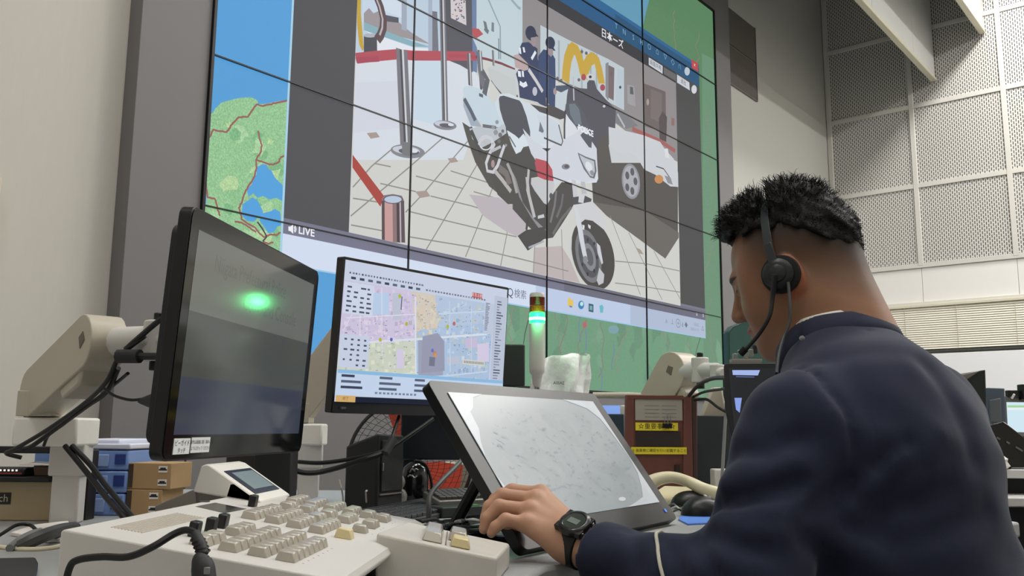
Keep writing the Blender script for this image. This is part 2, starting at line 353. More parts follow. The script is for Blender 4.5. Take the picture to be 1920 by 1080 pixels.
# hanging downstand boards under the ceiling
m_dn = mat('white downstand board', '#c9c9c6', .6); m_lip = mat('cream aluminium lip', '#d9d4bd', .4, metal=.2)
def downstand(name, label, y, z, xs, th=.03):
    t = thing(name, label, 'ceiling board', (6, y, z), 'boards hanging from the ceiling')
    for a, b in zip(xs[:-1], xs[1:]):
        mb = MB(); mb.box(WF, ((a + b) / 2, y, (z + CEIL) / 2), (b - a - .006, th, CEIL - z)); mb.build('board_panel', m_dn, t, .002)
    mb = MB(); mb.box(WF, ((xs[0] + xs[-1]) / 2, y, z - .012), (xs[-1] - xs[0], th + .03, .035)); mb.build('edge_lip', m_lip, t, .006)
downstand('ceiling_downstand', 'white board hanging from the ceiling with cream bottom edge, lower and nearer the display wall', 2.355, 4.64, [1.0, 2.6, 4.2, 5.4, 6.6, 7.85, 9.1, XR - .03])
downstand('ceiling_downstand', 'white board hanging from the ceiling, shorter one at the top right corner', 1.86, 5.035, [1.0, 2.6, 4.2, 5.4, 6.6, 7.85, 9.1, XR - .03])
# luminaires
m_fix = mat('luminaire body', '#e6e6e2', .4); m_dif = mat('lit diffuser', '#ffffff', .5, emit=('#fffaf0', 6))
for i, (x, y, p) in enumerate(LAMPS):
    t = thing('ceiling_light', 'recessed strip light in the ceiling, lit', 'ceiling light', (x, y, CEIL), 'ceiling strip lights')
    mb = MB(); mb.box(WF, (x, y - .17, CEIL - .04), (1.3, .03, .08)); mb.box(WF, (x, y + .17, CEIL - .04), (1.3, .03, .08))
    mb.box(WF, (x - .64, y, CEIL - .04), (.03, .34, .08)); mb.box(WF, (x + .64, y, CEIL - .04), (.03, .34, .08)); mb.build('housing', m_fix, t)
    mb = MB(); mb.box(WF, (x, y, CEIL - .04), (1.25, .31, .02)); mb.build('diffuser', m_dif, t)
# ------------------------------------------------------------------ display wall surround
m_sur = mat('dark grey laminate surround', '#737172', .55, bump=(300, .1, .0004)); m_sur2 = mat('grey side laminate', '#5b5b5d', .6)
xs0, xs1 = 1.728, 7.225; zt = Z0 + 5 * PH
def pan(name, xa, xb, za, zb, bev=.003):
    mb = MB(); mb.box(WF, ((xa + xb) / 2, (YS + YW) / 2, (za + zb) / 2), (xb - xa, YW - YS, zb - za)); return st(mb, name, m_sur, bev)
pan('trim_50', xs0, X0 - .012, 0, 5.25); pan('trim_51', X0 + 4 * PW + .012, xs1, 0, 5.25); pan('trim_52', X0 - .012, X0 + 4 * PW + .012, zt + .012, 5.25)
for k in range(4): pan('trim_%d' % (53 + k), X0 - .006 + k * PW + .003, X0 - .006 + (k + 1) * PW - .003, 0, Z0 - .014)
# ================================================================== VIDEO WALL
vw = thing('video_wall', 'wall of twenty joined display panels showing a map and a live camera view of motorcycle and car', 'video wall', (X0 + 2 * PW, YS, Z0))
m_bz = mat('black display bezel', '#0b0b0d', .4)
for j in range(5):
    for i in range(4):
        fr = Fr((X0 + i * PW, YS, Z0 + j * PH)); mb = MB(); b = .003
        mb.box(fr, (PW / 2, .0, b / 2), (PW, .028, b)); mb.box(fr, (PW / 2, .0, PH - b / 2), (PW, .028, b))
        mb.box(fr, (b / 2, .0, PH / 2), (b, .028, PH)); mb.box(fr, (PW - b / 2, .0, PH / 2), (b, .028, PH))
        mb.box(fr, (PW / 2, .008, PH / 2), (PW, .016, PH)); mb.build('display_panel', m_bz, vw, smooth=False)
mb = MB()
for a, b, c_, d in ((X0 - .006, Z0 + 2.5 * PH, .012, 5 * PH + .024), (X0 + 4 * PW + .006, Z0 + 2.5 * PH, .012, 5 * PH + .024)): mb.box(WF, (a, YS - .004, b), (c_, .026, d))
for b in (Z0 - .006, zt + .006): mb.box(WF, (X0 + 2 * PW, YS - .004, b), (4 * PW, .026, .012))
mb.build('outer_frame', m_bz, vw, smooth=False)
cv = Canvas(Fr((X0, YS - .002, Z0)), .000016)
WID, HEI = 4 * PW, 5 * PH; cv.clip = (0, 0, WID, HEI)
def U(px, py): return cv.uv(px, py)
# sea, then land of the map
cv.rect(0, 0, WID, HEI, '#569ed6', .02)
cv.rect(0, 3 * PH, WID * .3, HEI, '#68b6e2', .02); cv.rect(WID * .3, 3 * PH, WID, HEI, '#6399b4', .02)  # right part duller: the wall's viewing-angle dimming is put into the colours
xs_, _ = U(540, 250)
land = [(780, 525), (778, 505), (788, 478), (786, 432), (800, 420), (806, 408), (830, 385), (865, 375), (900, 367), (940, 365), (955, 370), (968, 380), (966, 391), (1000, 389), (1040, 380), (1078, 375), (1060, 1000), (1040, 1100), (900, 1100), (760, 900), (762, 700)]
cv.P(land, '#93c392', .30, k=2)
def jag(P, n=4, a=1.6):
    rj = random.Random(len(P)); Q_ = []
    for (x0, y0), (x1, y1) in zip(P[:-1], P[1:]):
        for i in range(n): Q_.append((x0 + (x1 - x0) * i / n + (rj.uniform(-a, a) if i else 0), y0 + (y1 - y0) * i / n + (rj.uniform(-a, a) if i else 0)))
    return Q_ + [P[-1]]
random.seed(5)
for _ in range(26):
    x, y = random.uniform(790, 1050), random.uniform(430, 900); r = random.uniform(12, 40)
    cv.P([(x + r * random.uniform(.5, 1.3) * math.cos(t), y + r * random.uniform(.5, 1.3) * math.sin(t)) for t in [k * .628 for k in range(10)]], random.choice(['#b2d29c', '#7fb685', '#a7cf9f', '#8ec08f']), .28, k=2)
cv.P([(762, 700), (770, 690), (776, 735), (772, 775), (762, 775)], '#6fb0e4', k=2)
for lk in ([(985, 615), (1000, 618), (1004, 632), (1018, 640), (1030, 665), (1060, 695), (1060, 755), (1035, 742), (1010, 748), (985, 735), (965, 742), (950, 725), (932, 738), (925, 712), (945, 690), (950, 668), (962, 655), (960, 628)],
           [(910, 765), (930, 752), (945, 740), (965, 750), (985, 790), (988, 820), (968, 815), (950, 832), (925, 828), (905, 805)],
           [(985, 800), (1015, 792), (1030, 783), (1050, 795), (1055, 845), (1040, 850), (1025, 872), (1005, 875), (990, 850), (972, 825), (980, 812)]):
    cv.P(lk, '#55a1dc', .02, k=2)
for rd in ([(780, 525), (800, 486), (822, 492), (850, 495), (862, 480), (872, 462), (895, 440), (930, 438), (945, 415), (962, 392), (985, 398), (1010, 392), (1040, 385), (1078, 377)],
           [(968, 490), (972, 515), (982, 545), (975, 575), (960, 600), (980, 605), (1000, 613), (1025, 618), (1045, 608), (1052, 590), (1065, 585)],
           [(960, 600), (962, 630), (955, 660), (930, 700), (915, 730), (908, 755), (895, 780), (903, 800), (905, 822), (930, 840), (955, 852), (970, 872), (990, 890), (1010, 880), (1035, 882), (1055, 872)],
           [(770, 680), (776, 715), (778, 740), (805, 745), (815, 780), (825, 810)], [(880, 832), (905, 835), (930, 850), (960, 870)], [(985, 905), (1005, 915), (1025, 908)]):
    cv.L(jag(rd), .0085, '#96605c', k=2)
cv.L([(965, 832), (985, 860), (1000, 888), (985, 905)], .008, '#40434c', k=2)
# top right land, right strip, bottom land
cv.P([(1216, -30), (1217, 0), (1210, 28), (1205, 52), (1250, 600), (1340, 640), (1375, 640), (1375, -30)], '#5c8460', .10)
u0, v0 = U(790, 700); cv.poly([(u0 - .5, -.0), (u0 - .45, .3), (u0 - .1, .42), (u0 + .5, .5), (WID, .75), (WID, 0)], '#6f9a7c', .10)
cv.P([(1316, 100), (1375, 130), (1375, 780), (1320, 780)], '#6a9074', .10)
random.seed(8)
for _ in range(44):                                   # lighter and darker relief
    x, y = random.uniform(.28, 1) * WID, random.uniform(.02, .24) * PH * 5; r = random.uniform(.04, .14)
    if y > .1 * WID: y *= .7
    cv.poly([(min(WID, x + r * random.uniform(.3, 1) * math.cos(t)), max(.003, y + r * random.uniform(.5, 1.6) * math.sin(t))) for t in [k * .7 for k in range(9)]], random.choice(['#739a7e', '#688f75', '#789f84', '#6a9278']), .10)
def wander(px, py, n, sx, sy, col, wd, seed):
    random.seed(seed); P = [(px, py)]
    for _ in range(n): px += random.uniform(-sx, sx); py += sy * random.uniform(.6, 1.4); P.append((px, py))
    cv.L(P, wd, col)
for i, (x, y, n) in enumerate(((962, 575, 10), (985, 578, 9), (1040, 585, 10), (1062, 590, 12), (1100, 600, 10), (1125, 605, 11), (1178, 612, 9), (1240, 620, 9), (1290, 632, 8), (1335, 560, 14), (1340, 330, 14), (1328, 200, 14), (1265, 20, 9), (1310, 60, 8), (1330, 430, 10))):
    wander(x, y, n, 5.5, 10, random.choice(['#96837a', '#8a776c', '#8c8070', '#908674']), .007, i * 7 + 3)
for i, (x, y, n) in enumerate(((1087, 592, 5), (1098, 615, 5), (1125, 690, 5), (1150, 640, 6))): wander(x, y, n, 2, 9, '#6f82a8', .009, i + 60)
cv.P([(1213, 705), (1222, 712), (1235, 722), (1228, 726), (1212, 722)], '#5f97b4'); cv.ell(1096, 609, 4, 6, '#b3686a'); cv.ell(1150, 618, 10, 8, '#7aa0a6')
cv.L([(1313, 632), (1306, 655), (1302, 672)], .008, '#4b5a55'); cv.L([(990, 600), (984, 625), (981, 645)], .008, '#3f5a48')
# ---------------- the shared window: chrome
uL = U(539, 250)[0]; uR = U(1317, 400)[0]; vT = (U(1120, 0)[1] + U(1295, 110)[1]) / 2; vB = (U(529, 441)[1] + U(1320, 598)[1]) / 2
vTask = (U(527, 496)[1] + U(1212, 612)[1] + U(955, 568)[1]) / 3
vidL = (U(668, 20)[0] + U(657, 360)[0]) / 2; vidR = (U(1268, 200)[0] + U(1275, 560)[0]) / 2
vidT = (U(998, 0)[1] + U(1268, 153)[1]) / 2; vidB = (U(655, 437)[1] + U(1276, 573)[1]) / 2; vDk = (U(1051, 0)[1] + U(1309, 164)[1]) / 2
cv.rect(uL, vTask, uR, vB, '#d2dcf0'); cv.rect(uL, vTask - .008, uR, vTask, '#9dc6e6'); cv.rect(uL + 1.9, vTask, uR, vB, '#bccae4'); cv.rect(uL + 3.0, vTask, uR, vB, '#aebbd2')  # bar darkens in steps to the right, the same painted viewing-angle dimming
cv.rect(uL, vB, uR, vT, '#55555b'); cv.rect(uL - .012, vB - .2, uL, vT, '#a7cfe6'); cv.rect(uL, vDk, uR, vT, '#2c5a84'); cv.rect(uL, (vDk + vT) / 2 + .03, uR, vT, '#2f6593'); cv.rect(uR - 1.3, vDk, uR, vT - .03, '#2b5578')
cv.rect(uL, vidT, uR, vDk, '#3b3c40'); cv.rect(vidR, vB, uR, vDk, '#4c4c4c'); cv.rect(uL, vB, uR, vidB + .02, '#77778b'); cv.rect(uL + 2.2, vB, uR, vidB + .0, '#6c6c7c')
cv.rect(uL, vidB, vidL, vDk, '#505054')
# ---------------- the live picture
cv.clip = (vidL, vidB, vidR, vidT)
cv.rect(vidL, vidB, vidR, vidT, '#cdcec9', .012)
o3, k3 = (640, 0), 3.6; o4, k4 = (840, 0), 3.6; o5, k5 = (640, 240), 3.6; o6, k6 = (960, 260), 3.177; o8, k8 = (880, 80), 4.153
A = lambda pts, col, a=0: cv.P(pts, col, a, o3, k3)
B = lambda pts, col, a=0: cv.P(pts, col, a, o4, k4)
D = lambda pts, col, a=0: cv.P(pts, col, a, o5, k5)
E6 = lambda pts, col, a=0: cv.P(pts, col, a, o6, k6)
H = lambda pts, col, a=0: cv.P(pts, col, a, o8, k8)
def LL(o, k): return lambda pts, wd, col: cv.L(pts, wd, col, 0, o, k)
LA, LB, LD, LE, LH = LL(o3, k3), LL(o4, k4), LL(o5, k5), LL(o6, k6), LL(o8, k8)
A([(97, 400), (900, 380), (905, 500), (1000, 600), (820, 1080), (75, 1080)], '#d3d9e2', .012); A([(97, 560), (480, 540), (430, 860), (80, 900)], '#cfd3de'); A([(480, 400), (700, 400), (690, 860), (470, 800)], '#c6d6e4')
topv = -700
A([(108, topv), (700, topv), (690, 400), (97, 400)], '#b9cbdb'); A([(140, -20), (400, -20), (400, 150), (140, 150)], '#c2d3e4'); A([(150, 150), (480, 280), (600, 318), (480, 315), (150, 205)], '#86adba')
A([(150, 90), (185, 55), (215, 90), (250, 75), (300, 130), (385, 150), (470, 220), (600, 300), (400, 250), (150, 150)], '#9a9496'); A([(150, 205), (480, 320), (610, 330), (600, 360), (240, 355), (235, 250)], '#dfe4ec')
A([(290, 100), (385, 120), (385, 155), (300, 145)], '#565860'); A([(405, 0), (440, 0), (440, 210), (405, 200)], '#9fa9b8'); A([(250, 0), (405, 0), (405, 120), (260, 60)], '#cfdae8')
A([(108, topv), (140, topv), (130, 90), (150, 330), (140, 345), (118, 300), (104, 160)], '#c1a13c', .12); A([(150, 240), (238, 245), (240, 360), (150, 352)], '#4d4e56'); cv.ell(192, 240, 44, 14, '#a9b2bd', 0, o3, k3)
LA([(228, -40), (262, 45), (283, 130), (280, 190), (262, 240), (240, 270)], .05, '#5f4c4e'); LA([(222, -40), (256, 45), (277, 130), (274, 190), (257, 238)], .012, '#b5b0b8')
A([(608, 75), (645, 80), (655, 360), (612, 355)], '#72757e'); A([(585, topv), (612, topv), (612, 360), (585, 350)], '#a4b0c2')
A([(690, topv), (872, topv), (885, 490), (800, 440), (700, 400)], '#57575f'); A([(735, -10), (837, 5), (842, 172), (738, 122)], '#cfc8ca')
random.seed(2)
for _ in range(34):
    x, y = random.uniform(745, 830), random.uniform(0, 150); y = min(y, 118 + (x - 738) * .45); cv.ell(x, y, random.uniform(3, 8), random.uniform(2, 6), random.choice(['#4a4a60', '#8a5560', '#6a6a70', '#55709a']), 0, o3, k3, n=7)
A([(870, topv), (910, topv), (914, 492), (884, 480)], '#6c7fa3')
B([(190, topv), (500, topv), (500, 300), (460, 470), (230, 405), (165, 260), (190, 190)], '#bfd0d6'); B([(500, topv), (1560, topv), (1560, 1100), (1280, 950), (700, 500), (500, 300)], '#8f8b8c')
LB([(262, -20), (350, 180), (352, 400)], .012, '#8d9ea8'); LB([(245, 190), (270, 220)], .03, '#5d6470'); B([(235, 140), (255, 150), (272, 225), (250, 218)], '#6d757c'); B([(292, 150), (308, 155), (308, 218), (290, 210)], '#7b838c')
LB([(340, 260), (340, 400)], .008, '#5f7886'); LB([(410, -20), (470, 50), (488, 60)], .02, '#9aaab2')
LA([(97, 395), (250, 378), (385, 366), (480, 376), (690, 378), (905, 380)], .055, '#b0505c'); LA([(97, 408), (250, 398)], .03, '#a8485a'); LA([(905, 385), (980, 400), (1080, 430), (1170, 470)], .016, '#7c4048')
LB([(0, 375), (180, 385)], .02, '#a84c58'); A([(880, 190), (925, 195), (955, 232), (905, 262), (885, 250)], '#b5555a')
# second machine behind, posts and ropes
B([(262, 460), (330, 430), (470, 480), (470, 640), (360, 630), (300, 560)], '#c3c9cc'); LB([(290, 540), (350, 625), (470, 650)], .014, '#5b5b60')
for (x0, y0, x1, y1, wd) in ((405, 335, 437, 1050, .085), (678, -60, 699, 860, .05), (858, 360, 868, 578, .035), (930, 340, 950, 640, .04), (1022, 340, 1026, 445, .02)):
    LA([(x0, y0), (x1, y1)], wd, '#77777c'); LA([(x0 + 5, y0), (x1 + 4, y1)], wd * .22, '#c9ccd2'); LA([(x0 - 7, y0), (x1 - 6, y1)], wd * .18, '#4c4b52')
for cx, cy, rx, ry in ((445, 1022, 116, 46), (697, 846, 78, 32)):
    cv.ell(cx, cy, rx, ry, '#84858c', 0, o3, k3, 6); cv.ell(cx - 10, cy - 8, rx * .8, ry * .6, '#c3c7d2', 0, o3, k3, 6); cv.ell(cx + 8, cy + 2, rx * .6, ry * .45, '#5e5f69', 0, o3, k3, 6); cv.ell(cx + 40, cy - 3, rx * .25, ry * .3, '#d9dde6', 0, o3, k3, 6)
LA([(436, 960), (441, 1052)], .07, '#77777c')
# tile joints on the floor and the inset diamonds
tl = '#8f8c88'
for p in ([(75, 600 - 240 * 0), (75, 600)],): pass
for p in ([(60, 595), (270, 420), (450, 270), (690, 60)], [(430, 570), (520, 475), (570, 420), (730, 230), (850, 90)], [(570, 820), (690, 620), (810, 420), (900, 270), (960, 160)], [(835, 870), (940, 610), (1020, 400)], [(1072, 930), (1110, 740), (1150, 520)], [(75, 400), (200, 260), (330, 150)]): LD(p, .007, tl)
for p in ([(62, 655), (280, 695)], [(455, 735), (850, 800), (1290, 905)], [(460, 565), (700, 625), (930, 680), (1180, 735)], [(600, 460), (870, 525), (1050, 580)], [(260, 375), (500, 430)], [(500, 325), (820, 410)], [(735, 290), (990, 370)], [(75, 475), (240, 500)], [(220, 240), (330, 262)], [(890, 430), (1060, 480)]): LD(p, .007, tl)
for cx, cy, r in ((545, 447, 48), (748, 218, 34), (210, 50, 42), (1140, 600, 36)): D([(cx - r, cy - r * .35), (cx + r * .55, cy - r * .5), (cx + r * 1.1, cy + r * .3), (cx - r * .35, cy + r * .55)], '#a6968f')
D([(860, 450), (1060, 470), (1200, 560), (1290, 640), (1190, 735), (1110, 700), (950, 590)], '#b9b2b8'); D([(72, 180), (285, 460), (260, 532), (72, 268)], '#a8483f')
D([(270, 480), (285, 455), (345, 446), (405, 458), (420, 490), (428, 775), (290, 770)], '#86767a')
for x0, x1, c_ in ((290, 345, '#c59a98'), (345, 372, '#8a7474'), (372, 392, '#4e4146'), (392, 402, '#b9aeb4'), (402, 425, '#5d5258'), (270, 290, '#5a4c50')): D([(x0 * .98 + 4, 490), (x1 * .98 + 4, 494), (x1, 775), (x0, 770)], c_)
cv.ell(345, 483, 66, 30, '#5f5b66', 0, o5, k5); cv.ell(345, 483, 58, 24, '#b8c6da', 0, o5, k5)
# shop front at the back with the yellow sign
B([(620, 170), (800, 265), (1080, 400), (1185, 460), (1185, 745), (1100, 700), (1000, 640), (700, 520), (620, 400)], '#bdc8ce')
for x in (680, 745, 810, 900, 960, 1000): LB([(x, 230 + (x - 620) * .35), (x, 520 + (x - 620) * .3)], .02, '#9dabb3')
B([(1060, 430), (1080, 420), (1080, 680), (1060, 650)], '#86878c'); B([(1080, 440), (1120, 460), (1115, 680), (1080, 660)], '#77686a'); B([(1140, 460), (1180, 480), (1175, 740), (1128, 700)], '#b6c4ce'); cv.ell(1159, 590, 8, 10, '#3d4450', 0, o4, k4)
for x, y in ((900, 350), (930, 360), (980, 370), (735, 530), (760, 545), (880, 540), (1100, 500)): cv.ell(x, y, 10, 12, '#6c6468', 0, o4, k4, n=8)
B([(1205, 570), (1255, 585), (1262, 720), (1210, 700)], '#9c9c9f'); B([(1225, 585), (1245, 590), (1250, 640), (1225, 635)], '#5c5e63'); B([(1310, 560), (1465, 620), (1470, 900), (1320, 850)], '#6b6361', .02); B([(1365, 600), (1440, 630), (1440, 830), (1365, 800)], '#776d6c', .02); cv.ell(1345, 690, 9, 22, '#a39a8c', 0, o4, k4); B([(1420, 800), (1445, 750), (1475, 790), (1470, 960), (1425, 940)], '#554f4e'); B([(1505, 795), (1525, 800), (1525, 850), (1505, 845)], '#8f6a68')
LB([(1240, 870), (1330, 910), (1440, 960), (1530, 1020)], .035, '#a2605c')
for p, w_ in (([(790, 552), (795, 470), (806, 395), (824, 345), (842, 325), (860, 335), (878, 375), (895, 430), (905, 480), (918, 520)], .085), ([(916, 520), (930, 450), (950, 408), (978, 392), (1000, 410), (1014, 460), (1024, 510), (1034, 565)], .085)): LB(p, w_, '#c3a13f')
cv.ell(912, 522, 16, 22, '#a94a55', 0, o4, k4); cv.ell(1040, 592, 17, 22, '#a24a55', 0, o4, k4)
# dark figure and the white car behind the motorcycle
B([(780, 640), (790, 600), (830, 590), (935, 600), (935, 560), (950, 540), (985, 545), (1000, 600), (1060, 670), (1130, 740), (1125, 870), (1095, 880), (1090, 985), (1140, 1080), (800, 1080)], '#53525a'); cv.ell(957, 520, 28, 22, '#c8cacc', 0, o4, k4); cv.ell(957, 520, 10, 10, '#33353a', 0, o4, k4); cv.ell(1050, 718, 9, 9, '#c8c8c8', 0, o4, k4)
B([(720, 640), (810, 590), (800, 640), (790, 760), (720, 730)], '#bfcad2')
E6([(470, 200), (500, 90), (520, 0), (570, -20), (700, 60), (985, 290), (985, 560), (800, 440), (480, 380)], '#56534f'); E6([(480, 378), (790, 430), (990, 560), (990, 590), (910, 715), (700, 560), (560, 460)], '#696560', .02)
B([(1130, 750), (1190, 760), (1280, 850), (1200, 870), (1130, 830)], '#7b7b80'); LB([(1140, 770), (1190, 860)], .02, '#b4b8bc')
B([(1095, 870), (1180, 890), (1290, 918), (1400, 960), (1480, 1020), (1500, 1100), (1100, 1100), (1080, 980), (1098, 950)], '#c6cacd'); E6([(572, -70), (780, -20), (880, 20), (905, 60), (960, 120), (988, 210), (988, 288), (940, 285), (850, 215), (785, 185), (740, 110), (690, 78), (640, 85), (575, 45)], '#c8ccd0')
E6([(905, 60), (925, 60), (935, 120), (910, 110)], '#d9d9dc'); LE([(855, 165), (900, 180), (945, 245)], .01, '#4f4e4e'); E6([(905, 220), (940, 230), (955, 275), (925, 265)], '#8b8e94'); cv.ell(872, 242, 26, 26, '#c58a54', 0, o6, k6)
cv.ell(705, 255, 54, 106, '#8f9096', 0, o6, k6, -6); cv.ell(705, 255, 45, 93, '#a9abb2', 0, o6, k6, -6)
for t in range(5): cv.ell(705 + 27 * math.cos(t * 1.257), 255 + 60 * math.sin(t * 1.257), 12, 24, '#5b5a60', 0, o6, k6, -6, n=12)
# officers
for (sx, cx) in ((0, 0),):
    B([(478, 330), (495, 290), (540, 285), (600, 330), (600, 400), (650, 480), (660, 740), (600, 690), (560, 680), (480, 660), (470, 560), (455, 500), (470, 470), (520, 470), (500, 420), (470, 400)], '#36415f')
    cv.ell(555, 225, 36, 50, '#333a50', 0, o4, k4, -8); B([(575, 205), (608, 250), (575, 245)], '#333a50'); B([(555, 255), (592, 250), (592, 300), (575, 318), (558, 300)], '#9a8b90')
    B([(440, 375), (470, 365), (535, 430), (540, 470), (510, 480), (450, 455)], '#b7a3a2'); LB([(540, 470), (590, 545), (635, 620)], .03, '#c9c8cc'); LB([(505, 320), (512, 355)], .02, '#dfe3ea'); LB([(480, 322), (485, 365)], .02, '#dfe3ea'); LB([(588, 350), (560, 400)], .02, '#dfe3ea'); LB([(476, 480), (480, 520)], .03, '#dfe3ea'); LB([(500, 480), (503, 520)], .02, '#dfe3ea'); LB([(480, 560), (505, 578), (528, 565)], .03, '#dfe3ea'); cv.ell(582, 618, 16, 30, '#b9bcc6', 0, o4, k4)
    B([(605, 380), (640, 335), (690, 345), (720, 400), (722, 540), (718, 740), (670, 700), (640, 600), (610, 560)], '#39496d'); cv.ell(686, 290, 32, 42, '#2f3850', 0, o4, k4, -8); B([(695, 300), (722, 345), (695, 340)], '#2f3850'); B([(672, 330), (705, 335), (705, 370), (690, 385), (672, 365)], '#9a8a90'); cv.ell(718, 618, 12, 24, '#a08e92', 0, o4, k4)
    B([(722, 580), (800, 575), (830, 590), (760, 625), (725, 610)], '#4b5468')
# motorcycle: dark mechanical mass first
H([(-60, 620), (60, 700), (270, 640), (490, 790), (500, 880), (560, 1120), (430, 1200), (300, 1240), (150, 1120), (40, 930), (-20, 760)], '#54534f'); D([(855, 0), (875, -10), (920, 60), (1000, 190), (1080, 130), (1296, 200), (1296, 560), (1250, 600), (1165, 515), (1120, 515), (1050, 450), (1010, 330), (930, 160)], '#514f4c')
E6([(0, 60), (100, 60), (130, 140), (150, 250), (200, 390), (260, 300), (300, 250), (360, 250), (370, 380), (350, 420), (300, 500), (240, 590), (180, 600), (100, 530), (0, 420)], '#504e4c'); E6([(0, 200), (40, 350), (110, 470), (160, 540), (200, 545), (130, 480), (60, 380), (20, 240)], '#8c8c90')
E6([(30, 580), (80, 545), (190, 525), (200, 590), (90, 668)], '#4b4a49'); LE([(95, 650), (185, 612)], .012, '#a9abb2'); LE([(90, 470), (82, 545)], .02, '#4a4948'); LE([(85, 230), (95, 330), (130, 470)], .03, '#b5b8be'); LE([(240, 570), (290, 480), (350, 410)], .02, '#6d6c6c')
E6([(150, 460), (185, 450), (190, 470), (150, 478)], '#c4c6cc'); LE([(225, 500), (250, 400), (260, 310)], .02, '#77767a'); LE([(262, 470), (290, 400), (300, 330)], .02, '#6b6a6e')
# rear case and side bag, guard bars, exhaust
B([(98, 600), (108, 585), (150, 580), (230, 610), (262, 640), (330, 740), (385, 840), (335, 862), (230, 845), (180, 790), (105, 680)], '#c2d2dc'); B([(98, 655), (130, 690), (200, 820), (225, 860), (150, 850), (100, 720)], '#9eabb8'); LB([(105, 668), (150, 750), (180, 815)], .03, '#5a6270'); B([(140, 870), (240, 850), (330, 865), (380, 830), (390, 900), (300, 960), (220, 1000), (160, 940)], '#b9c0c6')
LB([(150, 880), (200, 990), (215, 1050)], .03, '#4d4c4e'); LB([(230, 850), (320, 862)], .02, '#6a6a70'); LB([(205, 640), (232, 650)], .02, '#59606c')
cv.ell(250, 965, 46, 52, '#d3d6da', 0, o4, k4, hole=.84); H([(100, 770), (140, 765), (145, 790), (115, 800)], '#b9bcc0')
LH([(70, 800), (80, 760), (120, 735), (165, 745), (190, 790), (150, 870), (125, 940), (135, 1000), (180, 1010), (215, 960), (240, 880), (268, 800)], .022, '#c8cad0'); LH([(160, 850), (240, 810)], .018, '#b6b8be'); cv.ell(178, 945, 14, 30, '#a88f90', 0, o8, k8)
for x, y, r in ((180, 660, 14), (200, 700, 18), (235, 720, 16), (255, 690, 12), (210, 620, 14), (225, 770, 14), (280, 800, 10), (260, 740, 10)): cv.ell(x, y, r, r * 1.2, random.choice(['#8f9298', '#6d6e72', '#b9bcc4', '#4b4b4f']), 0, o8, k8, n=9)
LD([(1030, 290), (1080, 350), (1140, 430)], .03, '#b4b2b0'); LD([(1115, 240), (1150, 320), (1180, 440)], .025, '#a5a3a2'); LD([(1260, 280), (1250, 420), (1290, 580)], .022, '#b9b8b6'); LD([(1060, 270), (1110, 310), (1130, 380)], .05, '#77716e')
# body panels
H([(140, 195), (225, 230), (350, 290), (362, 420), (250, 400), (190, 330), (150, 270)], '#c0c5c6')
H([(225, 415), (235, 400), (300, 395), (400, 440), (430, 470), (520, 480), (610, 560), (700, 620), (715, 780), (640, 790), (470, 800), (300, 700), (215, 560), (190, 470)], '#ccd6de')
H([(224, 440), (232, 420), (262, 414), (385, 452), (405, 480), (440, 575), (468, 690), (468, 762), (440, 745), (418, 712), (380, 748), (350, 722), (285, 680), (255, 600), (232, 520)], '#4f5259')
H([(286, 685), (350, 722), (380, 750), (415, 710), (440, 765), (470, 768), (480, 800), (415, 815), (395, 850), (358, 868), (325, 800)], '#d3dde4'); LH([(305, 730), (355, 815)], .012, '#6a7078')
H([(470, 790), (640, 790), (712, 800), (735, 780), (740, 560), (752, 545), (790, 600), (880, 720), (930, 825), (955, 800), (990, 920), (998, 1060), (985, 1090), (860, 1100), (640, 1080), (600, 1040), (540, 900), (480, 800)], '#d5d8e0'); E6([(60, -60), (130, 20), (205, 60), (300, 10), (420, -60), (500, 60), (505, 180), (490, 245), (430, 262), (360, 240), (270, 262), (225, 300), (170, 180), (110, 90)], '#cdd1da')
H([(460, 455), (500, 460), (600, 505), (600, 520), (520, 505)], '#bfc1c4'); LH([(470, 470), (540, 510), (600, 518)], .03, '#c9c8c4'); H([(470, 480), (540, 540), (600, 560), (700, 600), (735, 590), (740, 540), (660, 500), (600, 480), (600, 510)], '#4d4a4c')
H([(520, 560), (600, 575), (685, 630), (722, 780), (700, 800), (640, 780), (575, 745)], '#c8d0da'); LH([(575, 742), (640, 770), (710, 800), (722, 770), (690, 640)], .012, '#55565c')
H([(545, 615), (575, 690), (565, 705), (535, 690)], '#6d7480'); H([(560, 822), (630, 825), (600, 852)], '#4c4c50'); cv.ell(745, 967, 32, 22, '#86868c', 0, o8, k8); cv.ell(752, 965, 18, 14, '#5b5b60', 0, o8, k8)
H([(508, 900), (600, 925), (640, 990), (650, 1080), (560, 1075), (515, 1000)], '#b5525c'); E6([(130, 140), (165, 135), (200, 170), (238, 250), (190, 245), (150, 228)], '#b4505a')
E6([(110, 235), (150, 228), (190, 245), (240, 255), (250, 270), (235, 340), (205, 395), (185, 385), (130, 310), (108, 270)], '#c2c3c6'); cv.ell(228, 342, 10, 18, '#55565a', 0, o6, k6)
H([(738, 540), (745, 480), (765, 470), (820, 462), (865, 510), (890, 560), (935, 680), (950, 760), (945, 822), (925, 815), (870, 740), (820, 650), (770, 590)], '#565861'); H([(770, 480), (815, 475), (850, 520), (870, 640), (820, 640), (780, 560)], '#6b7580'); H([(832, 652), (900, 660), (945, 720), (925, 712), (880, 700), (850, 730)], '#c9ced8')
cv.T('POLICE', 1097, 246, .062, '#e9edf4', .002, .9)
H([(838, 858), (900, 888), (975, 915), (985, 1000), (968, 1060), (935, 1052), (885, 985), (852, 905)], '#6a6d74'); H([(850, 872), (900, 900), (965, 925), (972, 1000), (958, 1045), (935, 1038), (895, 975), (862, 905)], '#b8bfc8'); cv.ell(925, 965, 24, 40, '#d9dde4', 0, o8, k8, -25); cv.ell(950, 1015, 14, 22, '#8c9098', 0, o8, k8, -25)
